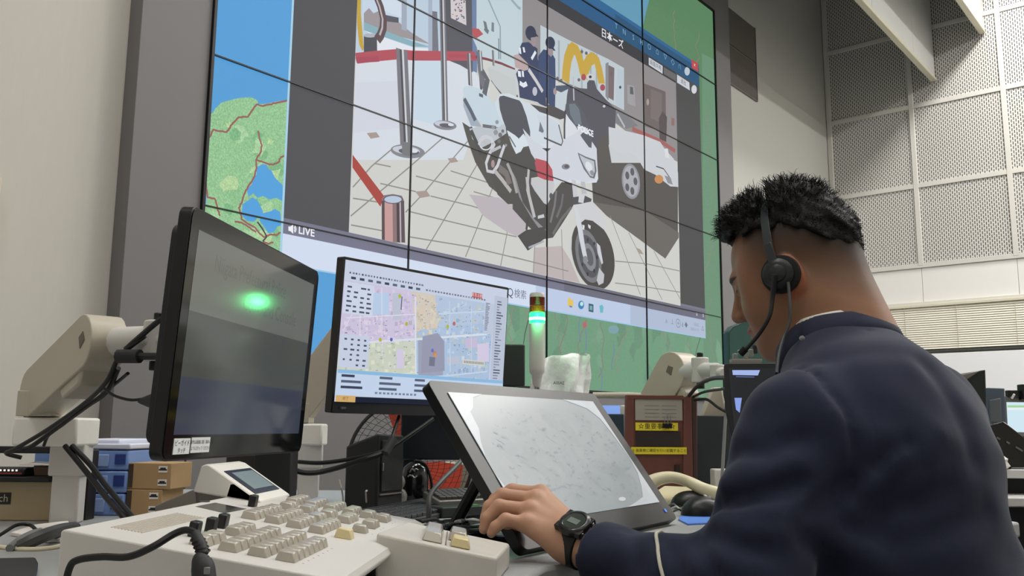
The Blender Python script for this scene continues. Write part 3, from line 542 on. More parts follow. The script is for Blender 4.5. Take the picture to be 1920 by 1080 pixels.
LH([(742, 530), (735, 640), (735, 750)], .018, '#404148'); LB([(840, 520), (845, 680)], .014, '#b9bcc2'); LB([(205, 350), (215, 480), (240, 600)], .05, '#6e7078'); LB([(212, 350), (222, 480)], .012, '#c4c8ce'); LB([(225, 480), (262, 540), (240, 640)], .04, '#60626a')
# front wheel
cv.ell(478, 690, 122, 215, '#4a4845', 0, o6, k6, -14, n=40); cv.ell(450, 700, 72, 162, '#76777c', 0, o6, k6, -12, n=36); cv.ell(452, 702, 56, 130, '#55555a', 0, o6, k6, -12, n=36); cv.ell(456, 706, 36, 84, '#85868d', 0, o6, k6, -12); cv.ell(456, 706, 22, 54, '#5e5f66', 0, o6, k6, -12)
for t in range(7): cv.ell(456 + 46 * math.cos(t * .9), 706 + 104 * math.sin(t * .9), 6, 12, '#36363a', 0, o6, k6, n=8)
E6([(500, 620), (520, 640), (538, 740), (530, 750), (505, 680)], '#caccd2'); E6([(515, 770), (545, 810), (540, 860), (512, 874), (500, 845)], '#bfc0c4'); E6([(335, 620), (345, 700), (358, 740), (348, 690), (352, 590)], '#c9ccd0')
E6([(350, 240), (375, 250), (385, 350), (360, 350)], '#c4c6cc'); E6([(405, 255), (430, 260), (440, 330), (410, 330)], '#b7b9bf'); E6([(355, 350), (430, 340), (470, 360), (465, 380), (360, 395)], '#4f4f54'); E6([(395, 330), (430, 335), (420, 385), (390, 380)], '#caccd0')
E6([(360, 400), (420, 385), (470, 375), (510, 420), (545, 480), (556, 512), (545, 545), (515, 520), (475, 490), (430, 482), (408, 500), (395, 560), (380, 520)], '#cacccf')
E6([(362, 400), (385, 410), (412, 520), (430, 640), (448, 730), (432, 745), (415, 690), (398, 610), (380, 500)], '#ced1d6'); cv.ell(432, 722, 14, 24, '#8a8b92', 0, o6, k6)
E6([(414, 512), (428, 518), (425, 545), (415, 540)], '#d8dade'); E6([(448, 510), (464, 520), (462, 540), (450, 530)], '#d8dade')
E6([(130, 650), (290, 640), (340, 720), (400, 860), (120, 800)], '#bcb1b1')
LE([(290, 540), (300, 840)], .007, tl); LE([(0, 705), (330, 790)], .007, tl); LE([(130, 640), (122, 800)], .007, tl); LE([(580, 460), (760, 930)], .007, tl); LE([(610, 730), (790, 745), (1000, 790)], .007, tl); LE([(690, 560), (890, 960)], .007, tl); LE([(840, 670), (1000, 960)], .007, tl); LE([(610, 860), (800, 885), (1000, 915)], .007, tl); E6([(735, 650), (760, 660), (780, 690), (755, 685)], '#a59a8c')
# ---------------- window furniture
cv.clip = (0, 0, WID, HEI)
cv.T('日本ーズ', 1147, 74, .075, '#e4e6ea', .001, 1.0)
for q in (([(1215, 108), (1241, 124), (1241, 139), (1215, 122)], '#c9cdd4'), ([(1243, 126), (1266, 140), (1266, 153), (1243, 139)], '#686868'), ([(1268, 140), (1291, 155), (1292, 170), (1268, 155)], '#c9cdd4'), ([(1295, 111), (1307, 119), (1308, 135), (1296, 128)], '#b94a4a')): cv.P(*q)
cv.T('画面共有', 1228, 123, .045, '#4c5058'); cv.T('退出', 1280, 155, .045, '#4c5058'); cv.T('×', 1301, 123, .06, '#f0d8d8'); cv.ell(1300, 168, 5, 8, '#cfd3d8'); cv.ell(1287, 134, 5, 8, '#b9c4d0')
for (x, y), s in zip(((1154, 50), (1169, 61), (1186, 71), (1201, 80), (1216, 89), (1231, 98), (1246, 108), (1260, 118), (1273, 126)), 'TNSH○⌂▽◇∩'): cv.T(s, x, y, .06, '#7fa9c6')
for p in ([(539, 425), (543, 425), (548, 421), (548, 439), (543, 434), (539, 433)],): cv.P(p, '#eef0f4')
cv.ell(548, 430, 6, 8, '#eef0f4', hole=.7, a0=-60, a1=60); cv.ell(548, 430, 3.5, 5, '#eef0f4', hole=.6, a0=-60, a1=60); cv.T('LIVE', 573, 435, .052, '#eef0f4', .001)
cv.T('Q', 955, 549, .075, '#555d6c'); cv.T('検索', 974, 553, .06, '#6a7280')
cv.P([(1063, 558), (1068, 560), (1069, 562), (1073, 563), (1073, 576), (1063, 574)], '#e2c25c'); cv.P([(1066, 573), (1071, 574), (1071, 577), (1066, 576)], '#4b86c4')
cv.ell(1088, 572, 5.5, 8, '#3a84b4'); cv.ell(1089, 570, 3, 4, '#bfe4dc'); cv.P([(1102, 569), (1111, 571), (1111, 586), (1102, 584)], '#2f5f74'); cv.P([(1104, 573), (1109, 574), (1109, 582), (1104, 581)], '#7fa6a8'); cv.P([(1122, 574), (1127, 571), (1130, 576), (1129, 586), (1124, 587)], '#6bb6c8')
for x, y, s in ((1248, 602, 'ʌ'), (1259, 604, '⊥'), (1270, 607, '⊕'), (1278, 609, 'd'), (1285, 610, '◆')): cv.T(s, x, y, .05, '#6c7484')
cv.T('15:02', 1304, 609, .036, '#8790a4'); cv.T('2025/11/17', 1301, 618, .030, '#8790a4'); cv.T('△', 1316, 616, .05, '#7d8698'); cv.T('A', 1305, 590, .04, '#d5d7de'); cv.T('B', 1317, 592, .04, '#d5d7de')
cv.mb.build('screen_image', glow_mat('lit display image', .98, .6, .1, (150, (1, 1, .8))), vw, smooth=False, fix=False)
# ================================================================== DESK AND WHAT STANDS ON IT
DZ = -.19                                     # desk top, below the camera (frame of G)
m_desk = mat('pale grey desk laminate', '#a6a8a8', .38, spec=.4, bump=(40, .05, .0005), var=(25, .03))
m_beige = mat('beige plastic', '#ccc9c4', .42, bump=(260, .12, .0003)); m_beige2 = mat('warm cream painted metal', '#b9b1a1', .38)
m_blk = mat('black plastic', '#151517', .35); m_blk2 = mat('matt black plastic', '#242527', .6, bump=(300, .2, .0004)); m_blkg = mat('glossy black bezel', '#0d0e10', .12, coat=.4)
m_cable = mat('black cable rubber', '#121214', .45); m_chrome = mat('brushed metal', '#9a9a9a', .3, metal=.9); m_wht = mat('white plastic', '#e9e6df', .4)
gp = lambda pts: [(-p[0], p[1]) for p in pts]
DK = Fr(G(0, 0, DZ), RGT, FWD, UP)
desk = thing('control_desk', 'long pale grey control desk carrying the beige telephone console and monitors', 'desk', G(0, 1.6, -.93))
outline = [(-1.9, .60), (-.55, .60), (-.14, .82), (-.06, .98), (.007, 1.17), (.05, 1.30), (.061, 1.315), (.12, 1.365), (.2, 1.42), (.34, 1.51), (.48, 1.62), (.8, 1.82), (1.1, 2.0), (1.1, 2.86), (-1.25, 2.82), (-1.9, 2.2)]
mb = MB(); mb.prism(DK, outline, -.032, 0, 'z'); mb.build('desk_top', m_desk, desk, .006)
m_pnl = mat('grey desk panel', '#8c8d8e', .6)
for (x0, y0, x1, y1) in ((-1.7, 2.3, 1.0, 2.66), (-1.75, .72, -1.7, 2.1), (.55, 2.1, 1.0, 2.15)):
    mb = MB(); mb.box(DK, ((x0 + x1) / 2, (y0 + y1) / 2, -.386), (abs(x1 - x0), abs(y1 - y0), .708)); mb.build('support_panel', m_pnl, desk, .004)
# ------------------------------------------------------------------ monitors
def body(fr, w, h, th, name, m, parent, r=.012, back=.02):
    mb = MB(); mb.prism(fr, rrect(w, h, r), 0, th * .45); mb.build(name, m, parent, .003)
    mb = MB(); mb.prism(fr.sub(0, 0, h * .06), rrect(w * .9, h * .88, r), th * .45, th); mb.build(name if back is None else 'rear_cover', m_blk2, parent, .008)
# left touch monitor
ML = GF(-.4391, 1.5052, -.0474, 83.42, -3.59); mw, mh = .55, .355
tm = thing('touch_monitor', 'large black touch monitor at the left, dark screen with two white stickers', 'monitor', ML.o)
body(ML, mw, mh, .040, 'housing', m_blk, tm, .016)
bw = .034
fr = ML.sub(0, -.0005, .036); sw, sh = mw - .052, mh - .036 - .03
m_tglass = mat('glossy touch glass', '#0b0c0d', .09, spec=.6, coat=.0)
mb = MB(); mb.prism(ML.sub(0, -.0012, .003), rrect(mw - .006, mh - .006, .014), 0, .0012); mb.build('glass_front', m_tglass, tm, smooth=False)
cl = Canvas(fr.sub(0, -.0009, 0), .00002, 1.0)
cl.rect(-sw / 2, 0, sw / 2, sh, '#4a4d4a'); cl.rect(-sw / 2, sh * .6, sw / 2, sh, '#6c6e69'); cl.rect(-sw / 2, 0, sw / 2, sh * .28, '#3c4252')  # lighter top and darker bottom: the glass's reflection gradient put into the screen colour
cl.text('Niigata Prefectural Police', -.04, sh * .87, .036, '#5e6260', .0, .8); cl.text('Command Console', .05, sh * .72, .036, '#5e6260', .0, .85)
cl.mb.build('screen_image', glow_mat('dim picture with painted reflection', .75, .11, .55, (40, (1, 1, 1)), coat=.0, base=(.006, .007, .008)), tm, smooth=False, fix=False)
label_on('sticker', ML.sub(-.222, -.0014, .020), .048, .022, tm, '', .01, '#e7e9ea', '#1c1c20', [('ピーガイド', 0, .004, .009), ('タッチ', 0, -.006, .008)], label='small white two-line sticker')
label_on('sticker', ML.sub(-.164, -.0014, .021), .060, .022, tm, '', .01, '#e7e9ea', '#1c1c20', [('操作は画面に軽く触れる', 0, .004, .0062), ('ように行ってください', 0, -.005, .0062)], label='longer white sticker')
mb = MB(); c0 = ML.p(0, .052, .18); mb.box(ML, (0, .05, .18), (.12, .026, .12)); mb.build('mount_plate', m_blk2, tm, .004)
# centre monitor with the street map
MC = GF(-.1952, 2.0534, .0292, 49.78, -3.78); cw, ch = .53, .3227
cm = thing('desktop_monitor', 'black monitor in the centre showing a coloured street map', 'monitor', MC.o)
body(MC, cw, ch, .045, 'housing', m_blk, cm, .004)
mb = MB(); mb.box(MC, (0, .05, .14), (.12, .012, .12)); mb.build('mount_plate', m_blk2, cm, .003)
mb = MB(); mb.box(MC, (0, -.0006, .0115), (cw - .004, .0012, .022)); o = mb.build('bottom_bezel', mat('dark bezel strip', '#24262b', .35), cm, smooth=False)
mz0, mx0 = .0235, .006; mW, mH = cw - 2 * mx0, ch - mz0 - .006
q = Canvas(MC.sub(-mW / 2, -.0006, mz0), .000004)
q.rect(0, 0, mW, mH, '#cdd6ea'); rnd = random.Random(11)
SX, SZ = mW, mH
def blk(x0, z0, x1, z1, c, a=.0): q.rect(x0 * SX, z0 * SZ, x1 * SX, z1 * SZ, c, a)
# map area 0.02..0.88 x .22..0.86 ; zones skewed like the streets
def sk(u, v): return ((.5 + (u - .5) * 1.0 + (v - .5) * -.06) * SX, (v + (u - .5) * .20) * SZ)
def zone(u0, v0, u1, v1, c):
    P = [sk(u0, v0), sk(u1, v0), sk(u1, v1), sk(u0, v1)]; P = [(min(max(x, .0), .905 * SX), min(max(z, .21 * SZ), .855 * SZ)) for x, z in P]; q.poly(P, c, .03)
zone(-.1, .5, .41, 1.1, '#d3c9e4'); zone(.41, .52, .55, 1.1, '#d9cfc3'); zone(.55, .58, 1.1, 1.1, '#b9cbe4'); zone(-.1, .05, .41, .5, '#d0d7c8'); zone(.41, .0, 1.1, .58, '#b0c7e4'); zone(.43, .22, .58, .5, '#a3a7bd')
def inside(x, z): return .005 * SX < x < .9 * SX and .215 * SZ < z < .85 * SZ
cols = lambda u, v: ('#dcd2ea', '#c9bedd', '#e3d6ea', '#bcb6cc') if (u < .41 and v > .5) else ('#dfd8c4', '#e0cdb8', '#cfc3ae') if (u < .55 and v > .52) else ('#dce3cf', '#c5cdb8', '#e3e6cb', '#b7bfb4') if u < .41 else ('#c4d6ee', '#9fb6d2', '#b5c5d2', '#cfdcea', '#c6cdbf')
for _ in range(900):
    u, v = rnd.uniform(-.02, .95), rnd.uniform(.05, .98); 
    if .42 < u < .59 and .21 < v < .52: continue
    w_, h_ = rnd.uniform(.006, .022), rnd.uniform(.008, .035); P = [sk(u, v), sk(u + w_, v), sk(u + w_, v + h_), sk(u, v + h_)]
    if all(inside(*p) for p in P): q.poly(P, rnd.choice(cols(u, v)), 0)
for _ in range(420):
    u, v = rnd.uniform(0, .95), rnd.uniform(.05, .98)
    if .42 < u < .59 and .21 < v < .52: continue
    w_, h_ = rnd.choice(((.002, .012), (.008, .004), (.004, .006), (.012, .003))); P = [sk(u, v), sk(u + w_, v), sk(u + w_, v + h_), sk(u, v + h_)]
    if all(inside(*p) for p in P): q.poly(P, rnd.choice(['#6f7488', '#8a8fa0', '#55607a', '#9aa0a8']), 0)
for (u0, v0, u1, v1) in ((.28, .66, .33, .86), (.17, .70, .26, .86), (.33, .60, .40, .88), (.22, .26, .27, .34), (.30, .30, .34, .44), (.72, .42, .80, .5), (.60, .3, .68, .36), (.80, .30, .88, .45)):
    P = [sk(u0, v0), sk(u1, v0), sk(u1, v1), sk(u0, v1)]
    if all(inside(*p) for p in P): q.poly(P, rnd.choice(['#ccc2dd', '#d8d0e8', '#bcd2ee', '#c2c8d8']), 0)
for ln, wd, c in (([(-.05, .5), (.41, .51), (.96, .53)], .012, '#dde4ef'), ([(.41, .0), (.41, 1.)], .012, '#dfe4f0'), ([(.10, .4), (.11, 1.)], .005, '#e6e2f0'), ([(.22, .4), (.22, 1.)], .005, '#e6e2f0'), ([(.62, .0), (.62, .96)], .006, '#c9dbf2'), ([(.76, .0), (.76, .9)], .005, '#c9dbf2'), ([(.41, .21), (.96, .22)], .008, '#c9dbf2'), ([(0, .68), (.41, .70)], .005, '#e6e2f0'), ([(0, .24), (.41, .26)], .005, '#e4e8da'), ([(.55, .70), (.96, .72)], .008, '#c9dbf2'), ([(.0, .55), (.1, .8), (.12, .95)], .007, '#e0daf0')):
    P = []
    for i in range(len(ln) - 1):
        for k in range(13): P.append(sk(ln[i][0] + (ln[i + 1][0] - ln[i][0]) * k / 12, ln[i][1] + (ln[i + 1][1] - ln[i][1]) * k / 12))
    P = [p for p in P if inside(*p)]
    if len(P) > 1: q.stroke(P, wd * SX * .8, c)
P = [(.455, .24), (.60, .27), (.585, .50), (.54, .56), (.45, .52)]; q.poly([(x * SX, z * SZ) for x, z in P], '#9c9fb6')
for x, z, c, r in ((.53, .40, '#c08a68', .012), (.515, .42, '#6f74c8', .009), (.535, .385, '#cf9a6a', .010), (.30, .80, '#b9bb3e', .009), (.35, .60, '#b9bb3e', .009), (.60, .62, '#b9bb3e', .009), (.21, .46, '#b9bb3e', .009), (.13, .40, '#a86a88', .012), (.64, .65, '#c06a78', .010), (.27, .47, '#5a62b0', .008)):
    q.poly([(x * SX + r * SX * math.cos(t), z * SZ + r * SX * math.sin(t)) for t in [k * .8 for k in range(8)]], c)
blk(.50, .30, .535, .37, '#777b90'); blk(.31, .70, .315, .80, '#4a4e7c')
# side lists, menus, tables
blk(.905, .10, 1, .93, '#bfc9dc'); blk(.84, .60, .905, .86, '#c3cee2')
for k in range(34): blk(.925, .12 + k * .023, .925 + rnd.uniform(.015, .05), .13 + k * .023, rnd.choice(['#6c7488', '#4c5468', '#8890a2']))
for k in range(18): blk(.845, .63 + k * .013, .845 + rnd.uniform(.015, .03), .637 + k * .013, '#7a8296')
for k in range(26): blk(.02 + k * .016, .905, .02 + k * .016 + rnd.uniform(.006, .013), .918, rnd.choice(['#4c5468', '#7a8298']))
for k in range(9): blk(.03 + k * .045, .868, .055 + k * .045, .886, rnd.choice(['#3c4458', '#5c6478']))
for k in range(22): blk(.45 + k * .018, .873, .45 + k * .018 + .011, .886, rnd.choice(['#6c7488', '#8890a2']))
blk(0, .62, .155, .845, '#d3dcef'); blk(0, .24, .15, .475, '#ccd5ea')
for a in range(6):
    for c_ in range(4):
        if rnd.random() < .85: x = .015 + c_ * .035; blk(x, .635 + a * .034, x + rnd.uniform(.012, .028), .648 + a * .034, '#4c5468')
        if rnd.random() < .85: x = .02 + c_ * .034; blk(x, .255 + a * .036, x + rnd.uniform(.010, .022), .268 + a * .036, '#4c5468')
blk(.745, .885, .815, .925, '#b8464a'); q.text('緊急出動', .78 * SX, .905 * SZ, .010, '#f2dada')
blk(.71, .335, .86, .375, '#d7d8d0')
for k in range(13): blk(.72 + k * .0105, .345, .726 + k * .0105, .365, '#8a8c90')
blk(0, .05, 1, .22, '#c9daf2'); blk(0, .20, 1, .225, '#8fbfe6'); blk(0, .0, 1, .04, '#0f1a30'); blk(0, .0, .10, .045, '#d8b070'); blk(.56, 0, 1, .05, '#a9c8ee'); q.text('終了', .05 * SX, .022 * SZ, .008, '#6a4a20')
for z in (.095, .135, .175):
    for k in range(3): blk(.02 + k * .2, z, .02 + k * .2 + rnd.uniform(.06, .13), z + .018, rnd.choice(['#39425a', '#59627a']))
for k in range(11): blk(.2 + k * .022, .065, .214 + k * .022, .08, '#7f89a0')
q.mb.build('screen_image', glow_mat('map monitor picture', .9, .35, .2, lcd=True), cm, smooth=False, fix=False)
label_on('maker_mark', MC.sub(-cw / 2 + .03, -.0018, .011), .022, .006, cm, 'EIZO', .0055, '#24262b', '#9a9a9a')
# ------------------------------------------------------------------ pen tablet
TB = GF(.1817, 1.6374, -.1783, 57.6, 36.4); tw, th_ = .60, .3188
pt = thing('pen_display', 'black framed pen display leaning back on the desk with a scuffed pale screen', 'tablet display', TB.o)
mb = MB(); mb.prism(TB, rrect(tw, th_, .014), 0, .018); mb.build('housing', m_blk, pt, .004)
tc = Canvas(TB.sub(0, -.001, 0), .000003)
def tq(x, y): return tc.uv(x, y)
scr = [(821, 735), (1112, 751), (1247, 951), (985, 1012)]
ca = [tq(*p) for p in scr]; mnx = -.262; mxx = .262; mnz = .042; mxz = th_ - .024
tc.rect(mnx, mnz, mxx, mxz, '#9aa3a8', .03)
rnd = random.Random(4)
for _ in range(60):
    x, z = rnd.uniform(mnx + .05, mxx - .05), rnd.uniform(mnz + .05, mxz - .05); r = rnd.uniform(.012, .035)
    tc.poly([(x + r * rnd.uniform(.5, 1.2) * math.cos(t), z + r * rnd.uniform(.5, 1.2) * math.sin(t)) for t in [k * .63 for k in range(10)]], rnd.choice(['#969fa5', '#9ba4a8', '#98a2a8', '#9ea6aa', '#959ea2']), .03)
for _ in range(230):                                       # faint hand writing and worn marks
    x, z = rnd.uniform(mnx + .03, mxx - .03), rnd.uniform(mnz + .02, mxz - .03); c = rnd.choice(['#7c868e', '#828c92', '#76828a', '#a9b0b4', '#8099a8'])
    if rnd.random() < .04: c = '#b08a8e'
    tc.stroke([(x + k * .003, z + rnd.uniform(-.004, .004)) for k in range(rnd.randint(2, 6))], rnd.uniform(.0008, .002), c)
# clear film lifting off at the corners
def film(P): tc.poly(P, '#dfe4ea', .08)
film([(mnx, mxz), (mnx + .10, mxz), (mnx + .066, mxz - .008), (mnx + .048, mxz - .03), (mnx + .032, mxz - .04), (mnx + .028, mxz - .075), (mnx + .012, mxz - .10), (mnx, mxz - .13)])
film([(mxx, mxz), (mxx - .13, mxz), (mxx - .09, mxz - .010), (mxx - .05, mxz - .02), (mxx - .02, mxz - .045), (mxx - .010, mxz - .08), (mxx - .004, mxz - .13), (mxx, mxz - .16)])
film([(mxx, mnz), (mxx - .15, mnz), (mxx - .10, mnz + .008), (mxx - .06, mnz + .016), (mxx - .035, mnz + .04), (mxx - .012, mnz + .07), (mxx, mnz + .12)])
film([(mnx, mnz), (mnx + .09, mnz), (mnx + .055, mnz + .008), (mnx + .02, mnz + .022), (mnx + .008, mnz + .06), (mnx, mnz + .09)])
tc.poly([tq(1166 + 7 * math.cos(t), 936 + 4 * math.sin(t)) for t in [k * .8 for k in range(8)]], '#f0f4f8')
tc.mb.build('screen_image', glow_mat('worn pale pen screen', .50, .30, .5, (14, (1, 1, 1)), base=(.09, .10, .105)), pt, smooth=False, fix=False)
mb = MB(); mb.lathe(Fr(TB.p(.265, -.001, .022), TB.x, TB.z, -TB.y), [(.004, 0), (.004, .0008)]); mb.build('power_light', mat('blue indicator', '#3a6ac0', .4, emit=('#5a8af0', .6)), pt)
for s in (-.17, .17):
    a = TB.p(s, .018, .20); bz = Vector((a.x, a.y, CAM.z + DZ)) + TB.y * 0; f2 = bz - (TB.p(s, 0, 0) - TB.p(s, 0, 0))
    e = a + Vector((-RGT * math.sin(R(57.6)) + FWD * math.cos(R(57.6)))) * .10; e.z = CAM.z + DZ + .006
    mb = MB(); mb.tube([a, e], .011, 8, smooth=False); mb.tube([e, TB.p(s, .02, .01)], .007, 8, smooth=False); mb.build('stand_leg', m_blk, pt)
# ------------------------------------------------------------------ beige console
P0 = Vector(G(0, 0, 0)); kk = pray(113, 993); kk = kk / kk.dot(FWD); P0 = CAM + kk * (-.10 / kk.z)
hh, tt = R(3.446), R(8.752)
ka = RGT * math.sin(hh) + FWD * math.cos(hh); kb = (RGT * math.cos(hh) - FWD * math.sin(hh)) * math.cos(tt) - UP * math.sin(tt); kn = ka.cross(kb); kn = -kn if kn.z < 0 else kn
KF = Fr(P0, ka, kb, kn); kbh = (RGT * math.cos(hh) - FWD * math.sin(hh))
KH = Fr(Vector((P0.x, P0.y, CAM.z + DZ)), ka, kbh, UP)
con = thing('telephone_console', 'beige sloped telephone console with rows of grey keys and a small grey screen', 'console', KH.p(.27, .13, 0))
W_, L_ = .547, .262
prof = [(0, .0), (.0, .088), (.004, .0905), (.26 * math.cos(tt), .0905 - .26 * math.sin(tt)), (.272, .044), (.276, .036), (.268, .028), (.24, .012), (.236, 0)]
mb = MB(); mb.prism(Fr(KH.o, KH.y, -KH.x, KH.z), prof, -W_, 0, 'y'); mb.build('case', m_beige, con, .004, seg=3)
K = lambda a, b, c=0: KF.p(a, b, c)
mb = MB(); mb.prism(KF, [(.246, .002), (.236, .082), (.239, .082), (.249, .002)], .0002, .0008, 'z'); mb.build('seam', mat('panel seam', '#7e786e', .7), con)
mb = MB()
for k in range(10): mb.box(KF, (.13, .026 + k * .0036, .0012), (.16, .0016, .001))
o = mb.build('speaker_grille', mat('grille moulding', '#b5ada2', .7), con); o['kind'] = 'stuff'
mb = MB(); mb.prism(KF, [(.285, .016), (.350, .017), (.343, .064), (.273, .060)], .0002, .0012, 'z'); mb.build('window_strip', mat('smoked console window', '#2c2c2c', .15), con)
mb = MB(); mb.lathe(KF.sub(.345, .004, 0), [(.011, 0), (.011, .001), (.008, .0015), (.002, .001)], 16, 1.2, .6); mb.build('lock', m_blk2, con)
def sw_(a, b):
    mb = MB(); mb.prism(KF.sub(a, b, 0), [(-.0072, -.005), (.0072, -.005), (.0072, .005), (-.0072, .005)], 0, .017, 'z'); mb.build('toggle_switch', m_blk, con, .002)
for a, b in ((.083, .100), (.125, .101), (.165, .099), (.375, .060)): sw_(a, b)
m_key = mat('clear grey key cap', '#b3aca1', .22, spec=.6, coat=.3); m_keyy = mat('cream flip key', '#d6c698', .4); m_kbase = mat('key bed', '#97908a', .6)
kp = .0187
def key(fr, a, b, m=m_key, w=.0172, d=.021, h=.0105):
    mb = MB(); x, y = w / 2, d / 2; x2, y2 = x * .80, y * .72
    vs = [fr.p(a - x, b - y, 0), fr.p(a + x, b - y, 0), fr.p(a + x, b + y, 0), fr.p(a - x, b + y, 0), fr.p(a - x2, b - y2 - .001, h), fr.p(a + x2, b - y2 - .001, h), fr.p(a + x2, b + y2 - .001, h), fr.p(a - x2, b + y2 - .001, h)]
    mb.add(vs, [(0, 3, 2, 1), (4, 5, 6, 7), (0, 1, 5, 4), (1, 2, 6, 5), (2, 3, 7, 6), (3, 0, 4, 7)]); return mb
def put(mbk, name, parent, m): return mbk.build(name, m, parent, .0012, seg=1)
KROWS = [(.045, .124, 3), (.133, .126, 3), (.043, .155, 8), (.045, .185, 8), (.046, .214, 7), (.268, .096, 6), (.268, .126, 6), (.262, .156, 4), (.345, .158, 2), (.398, .160, 2), (.468, .146, 4), (.252, .187, 5), (.378, .190, 3), (.463, .176, 3), (.410, .098, 2), (.470, .088, 4), (.412, .126, 2), (.472, .116, 4), (.466, .202, 2), (.455, .226, 2), (.372, .226, 2), (.318, .226, 1)]
first = None
for a, b, n in KROWS:
    for i in range(n):
        if first is None: first = put(key(KF.sub(0, 0, 0), a, b), 'key', con, m_key); fa, fb = a, b
        else:
            o = first.copy(); C.objects.link(o); o.location = first.location + KF.x * (a + i * kp - fa) + KF.y * (b - fb)
put(key(KF, .250, .222, m_keyy, .020, .022, .012), 'key', con, m_keyy)['label'] = 'cream flip key'
mb = MB()
for a, b, n in KROWS:
    for i in range(n): mb.box(KF, (a + i * kp, b + .0165, .0003), (.0022, .0022, .0006))
o = mb.build('key_legends', mat('printed key marks', '#8a6a5e', .7), con); o['kind'] = 'stuff'
# lcd unit
LW, LA0 = .138, .424
lp = [(-.052, 0), (-.048, .038), (-.042, .041), (-.032, .040), (.048, .004), (.050, 0)]
mb = MB(); mb.prism(Fr(KF.sub(LA0, .006, 0).o, KF.y, -KF.x, KF.z), lp, -LW, 0, 'y'); mb.build('screen_hood', m_wht, con, .003)
d_ = Vector((.080, -.036)).normalized()
LF = Fr(KF.p(LA0 + LW / 2, .006 + .048, .004), KF.x, (KF.z * d_.x - KF.y * d_.y * -1) if False else (KF.y * -d_.y + KF.z * d_.x) * -1, (-KF.y * d_.x - KF.z * d_.y))
mb = MB(); mb.box(LF, (0, -.0006, .044), (.110, .0012, .058)); mb.build('screen_bezel', mat('navy screen bezel', '#22283c', .3), con, .0004)
mb = MB(); mb.box(LF, (.003, -.0014, .045), (.088, .0010, .042)); mb.build('lcd', mat('grey lcd', '#7d8d92', .25, emit=('#5d6d72', .12)), con, smooth=False)
# side key box
def atzg(px, py, z): return atz(px, py, CAM.z + z)
sP, sS, sQ, sR = atzg(705, 999, -.128), atzg(931, 1046, -.158), atzg(763, 978, -.128), atzg(956, 1019, -.158)
kx = thing('key_extension_box', 'small worn beige key box beside the console under the hand', 'key box', (sP + sR) / 2 - UP * .05)
zb = CAM.z + DZ
mb = MB(); lo = [Vector((v.x, v.y, zb)) for v in (sP, sS, sR, sQ)]; mb.add([sP, sS, sR, sQ] + lo, [(0, 1, 2, 3), (7, 6, 5, 4), (0, 4, 5, 1), (1, 5, 6, 2), (2, 6, 7, 3), (3, 7, 4, 0)])
mb.build('case', mat('worn beige plastic', '#c6c1b9', .45, var=(18, .12, 6)), kx, .004, seg=3)
bx = (sS - sP); bl_ = bx.length; bx.normalize(); ax_ = (sQ - sP); ax_ = (ax_ - bx * ax_.dot(bx)).normalized(); nz = ax_.cross(bx); nz = -nz if nz.z < 0 else nz
BF = Fr(sP, ax_, bx, nz)
for (a, b, w_, d__, m, lb) in ((.064, .070, .098, .026, m_key, None), (.086, .103, .055, .026, m_key, None), (.030, .106, .034, .026, m_keyy, 'yellowed cream key')):
    o = put(key(BF.sub(0, 0, .0005), a, b, m, w_, d__, .011), 'key', kx, m)
    if lb: o['label'] = lb
mb = MB()
for k in range(12): mb.box(BF, (.016 + k * .009, .0875, .0006), (.003, .0018, .0006))
mb.build('key_legends', mat('printed key marks', '#8a6a5e', .7), kx)['kind'] = 'stuff'
# ================================================================== MONITOR ARMS
def frame_from(o, xdir, up=UP):
    x = Vector(xdir).normalized(); z = (Vector(up) - x * Vector(up).dot(x)).normalized(); return Fr(o, x, z.cross(x), z)
def stadium(L, h, n=10, r0=None, r1=None):
    r0 = h / 2 if r0 is None else r0; r1 = h / 2 if r1 is None else r1
    P = [(r0 * math.cos(t), r0 * math.sin(t)) for t in [math.pi / 2 + math.pi * k / n for k in range(n + 1)]]
    return P + [(L + r1 * math.cos(t), r1 * math.sin(t)) for t in [-math.pi / 2 + math.pi * k / n for k in range(n + 1)]]
m_hole = mat('dark moulded recess', '#6d665a', .6)
def vbox(mb, p, w, d, h, yaw=0):
    g = Fr(p, RGT * math.cos(R(yaw)) + FWD * math.sin(R(yaw)), -RGT * math.sin(R(yaw)) + FWD * math.cos(R(yaw)), UP); mb.box(g, (0, 0, h / 2), (w, d, h)); return g
def gz(px, py, f, z=None):
    p = atf(px, py, f)
    if z is not None: p = Vector((p.x, p.y, CAM.z + z))
    return p
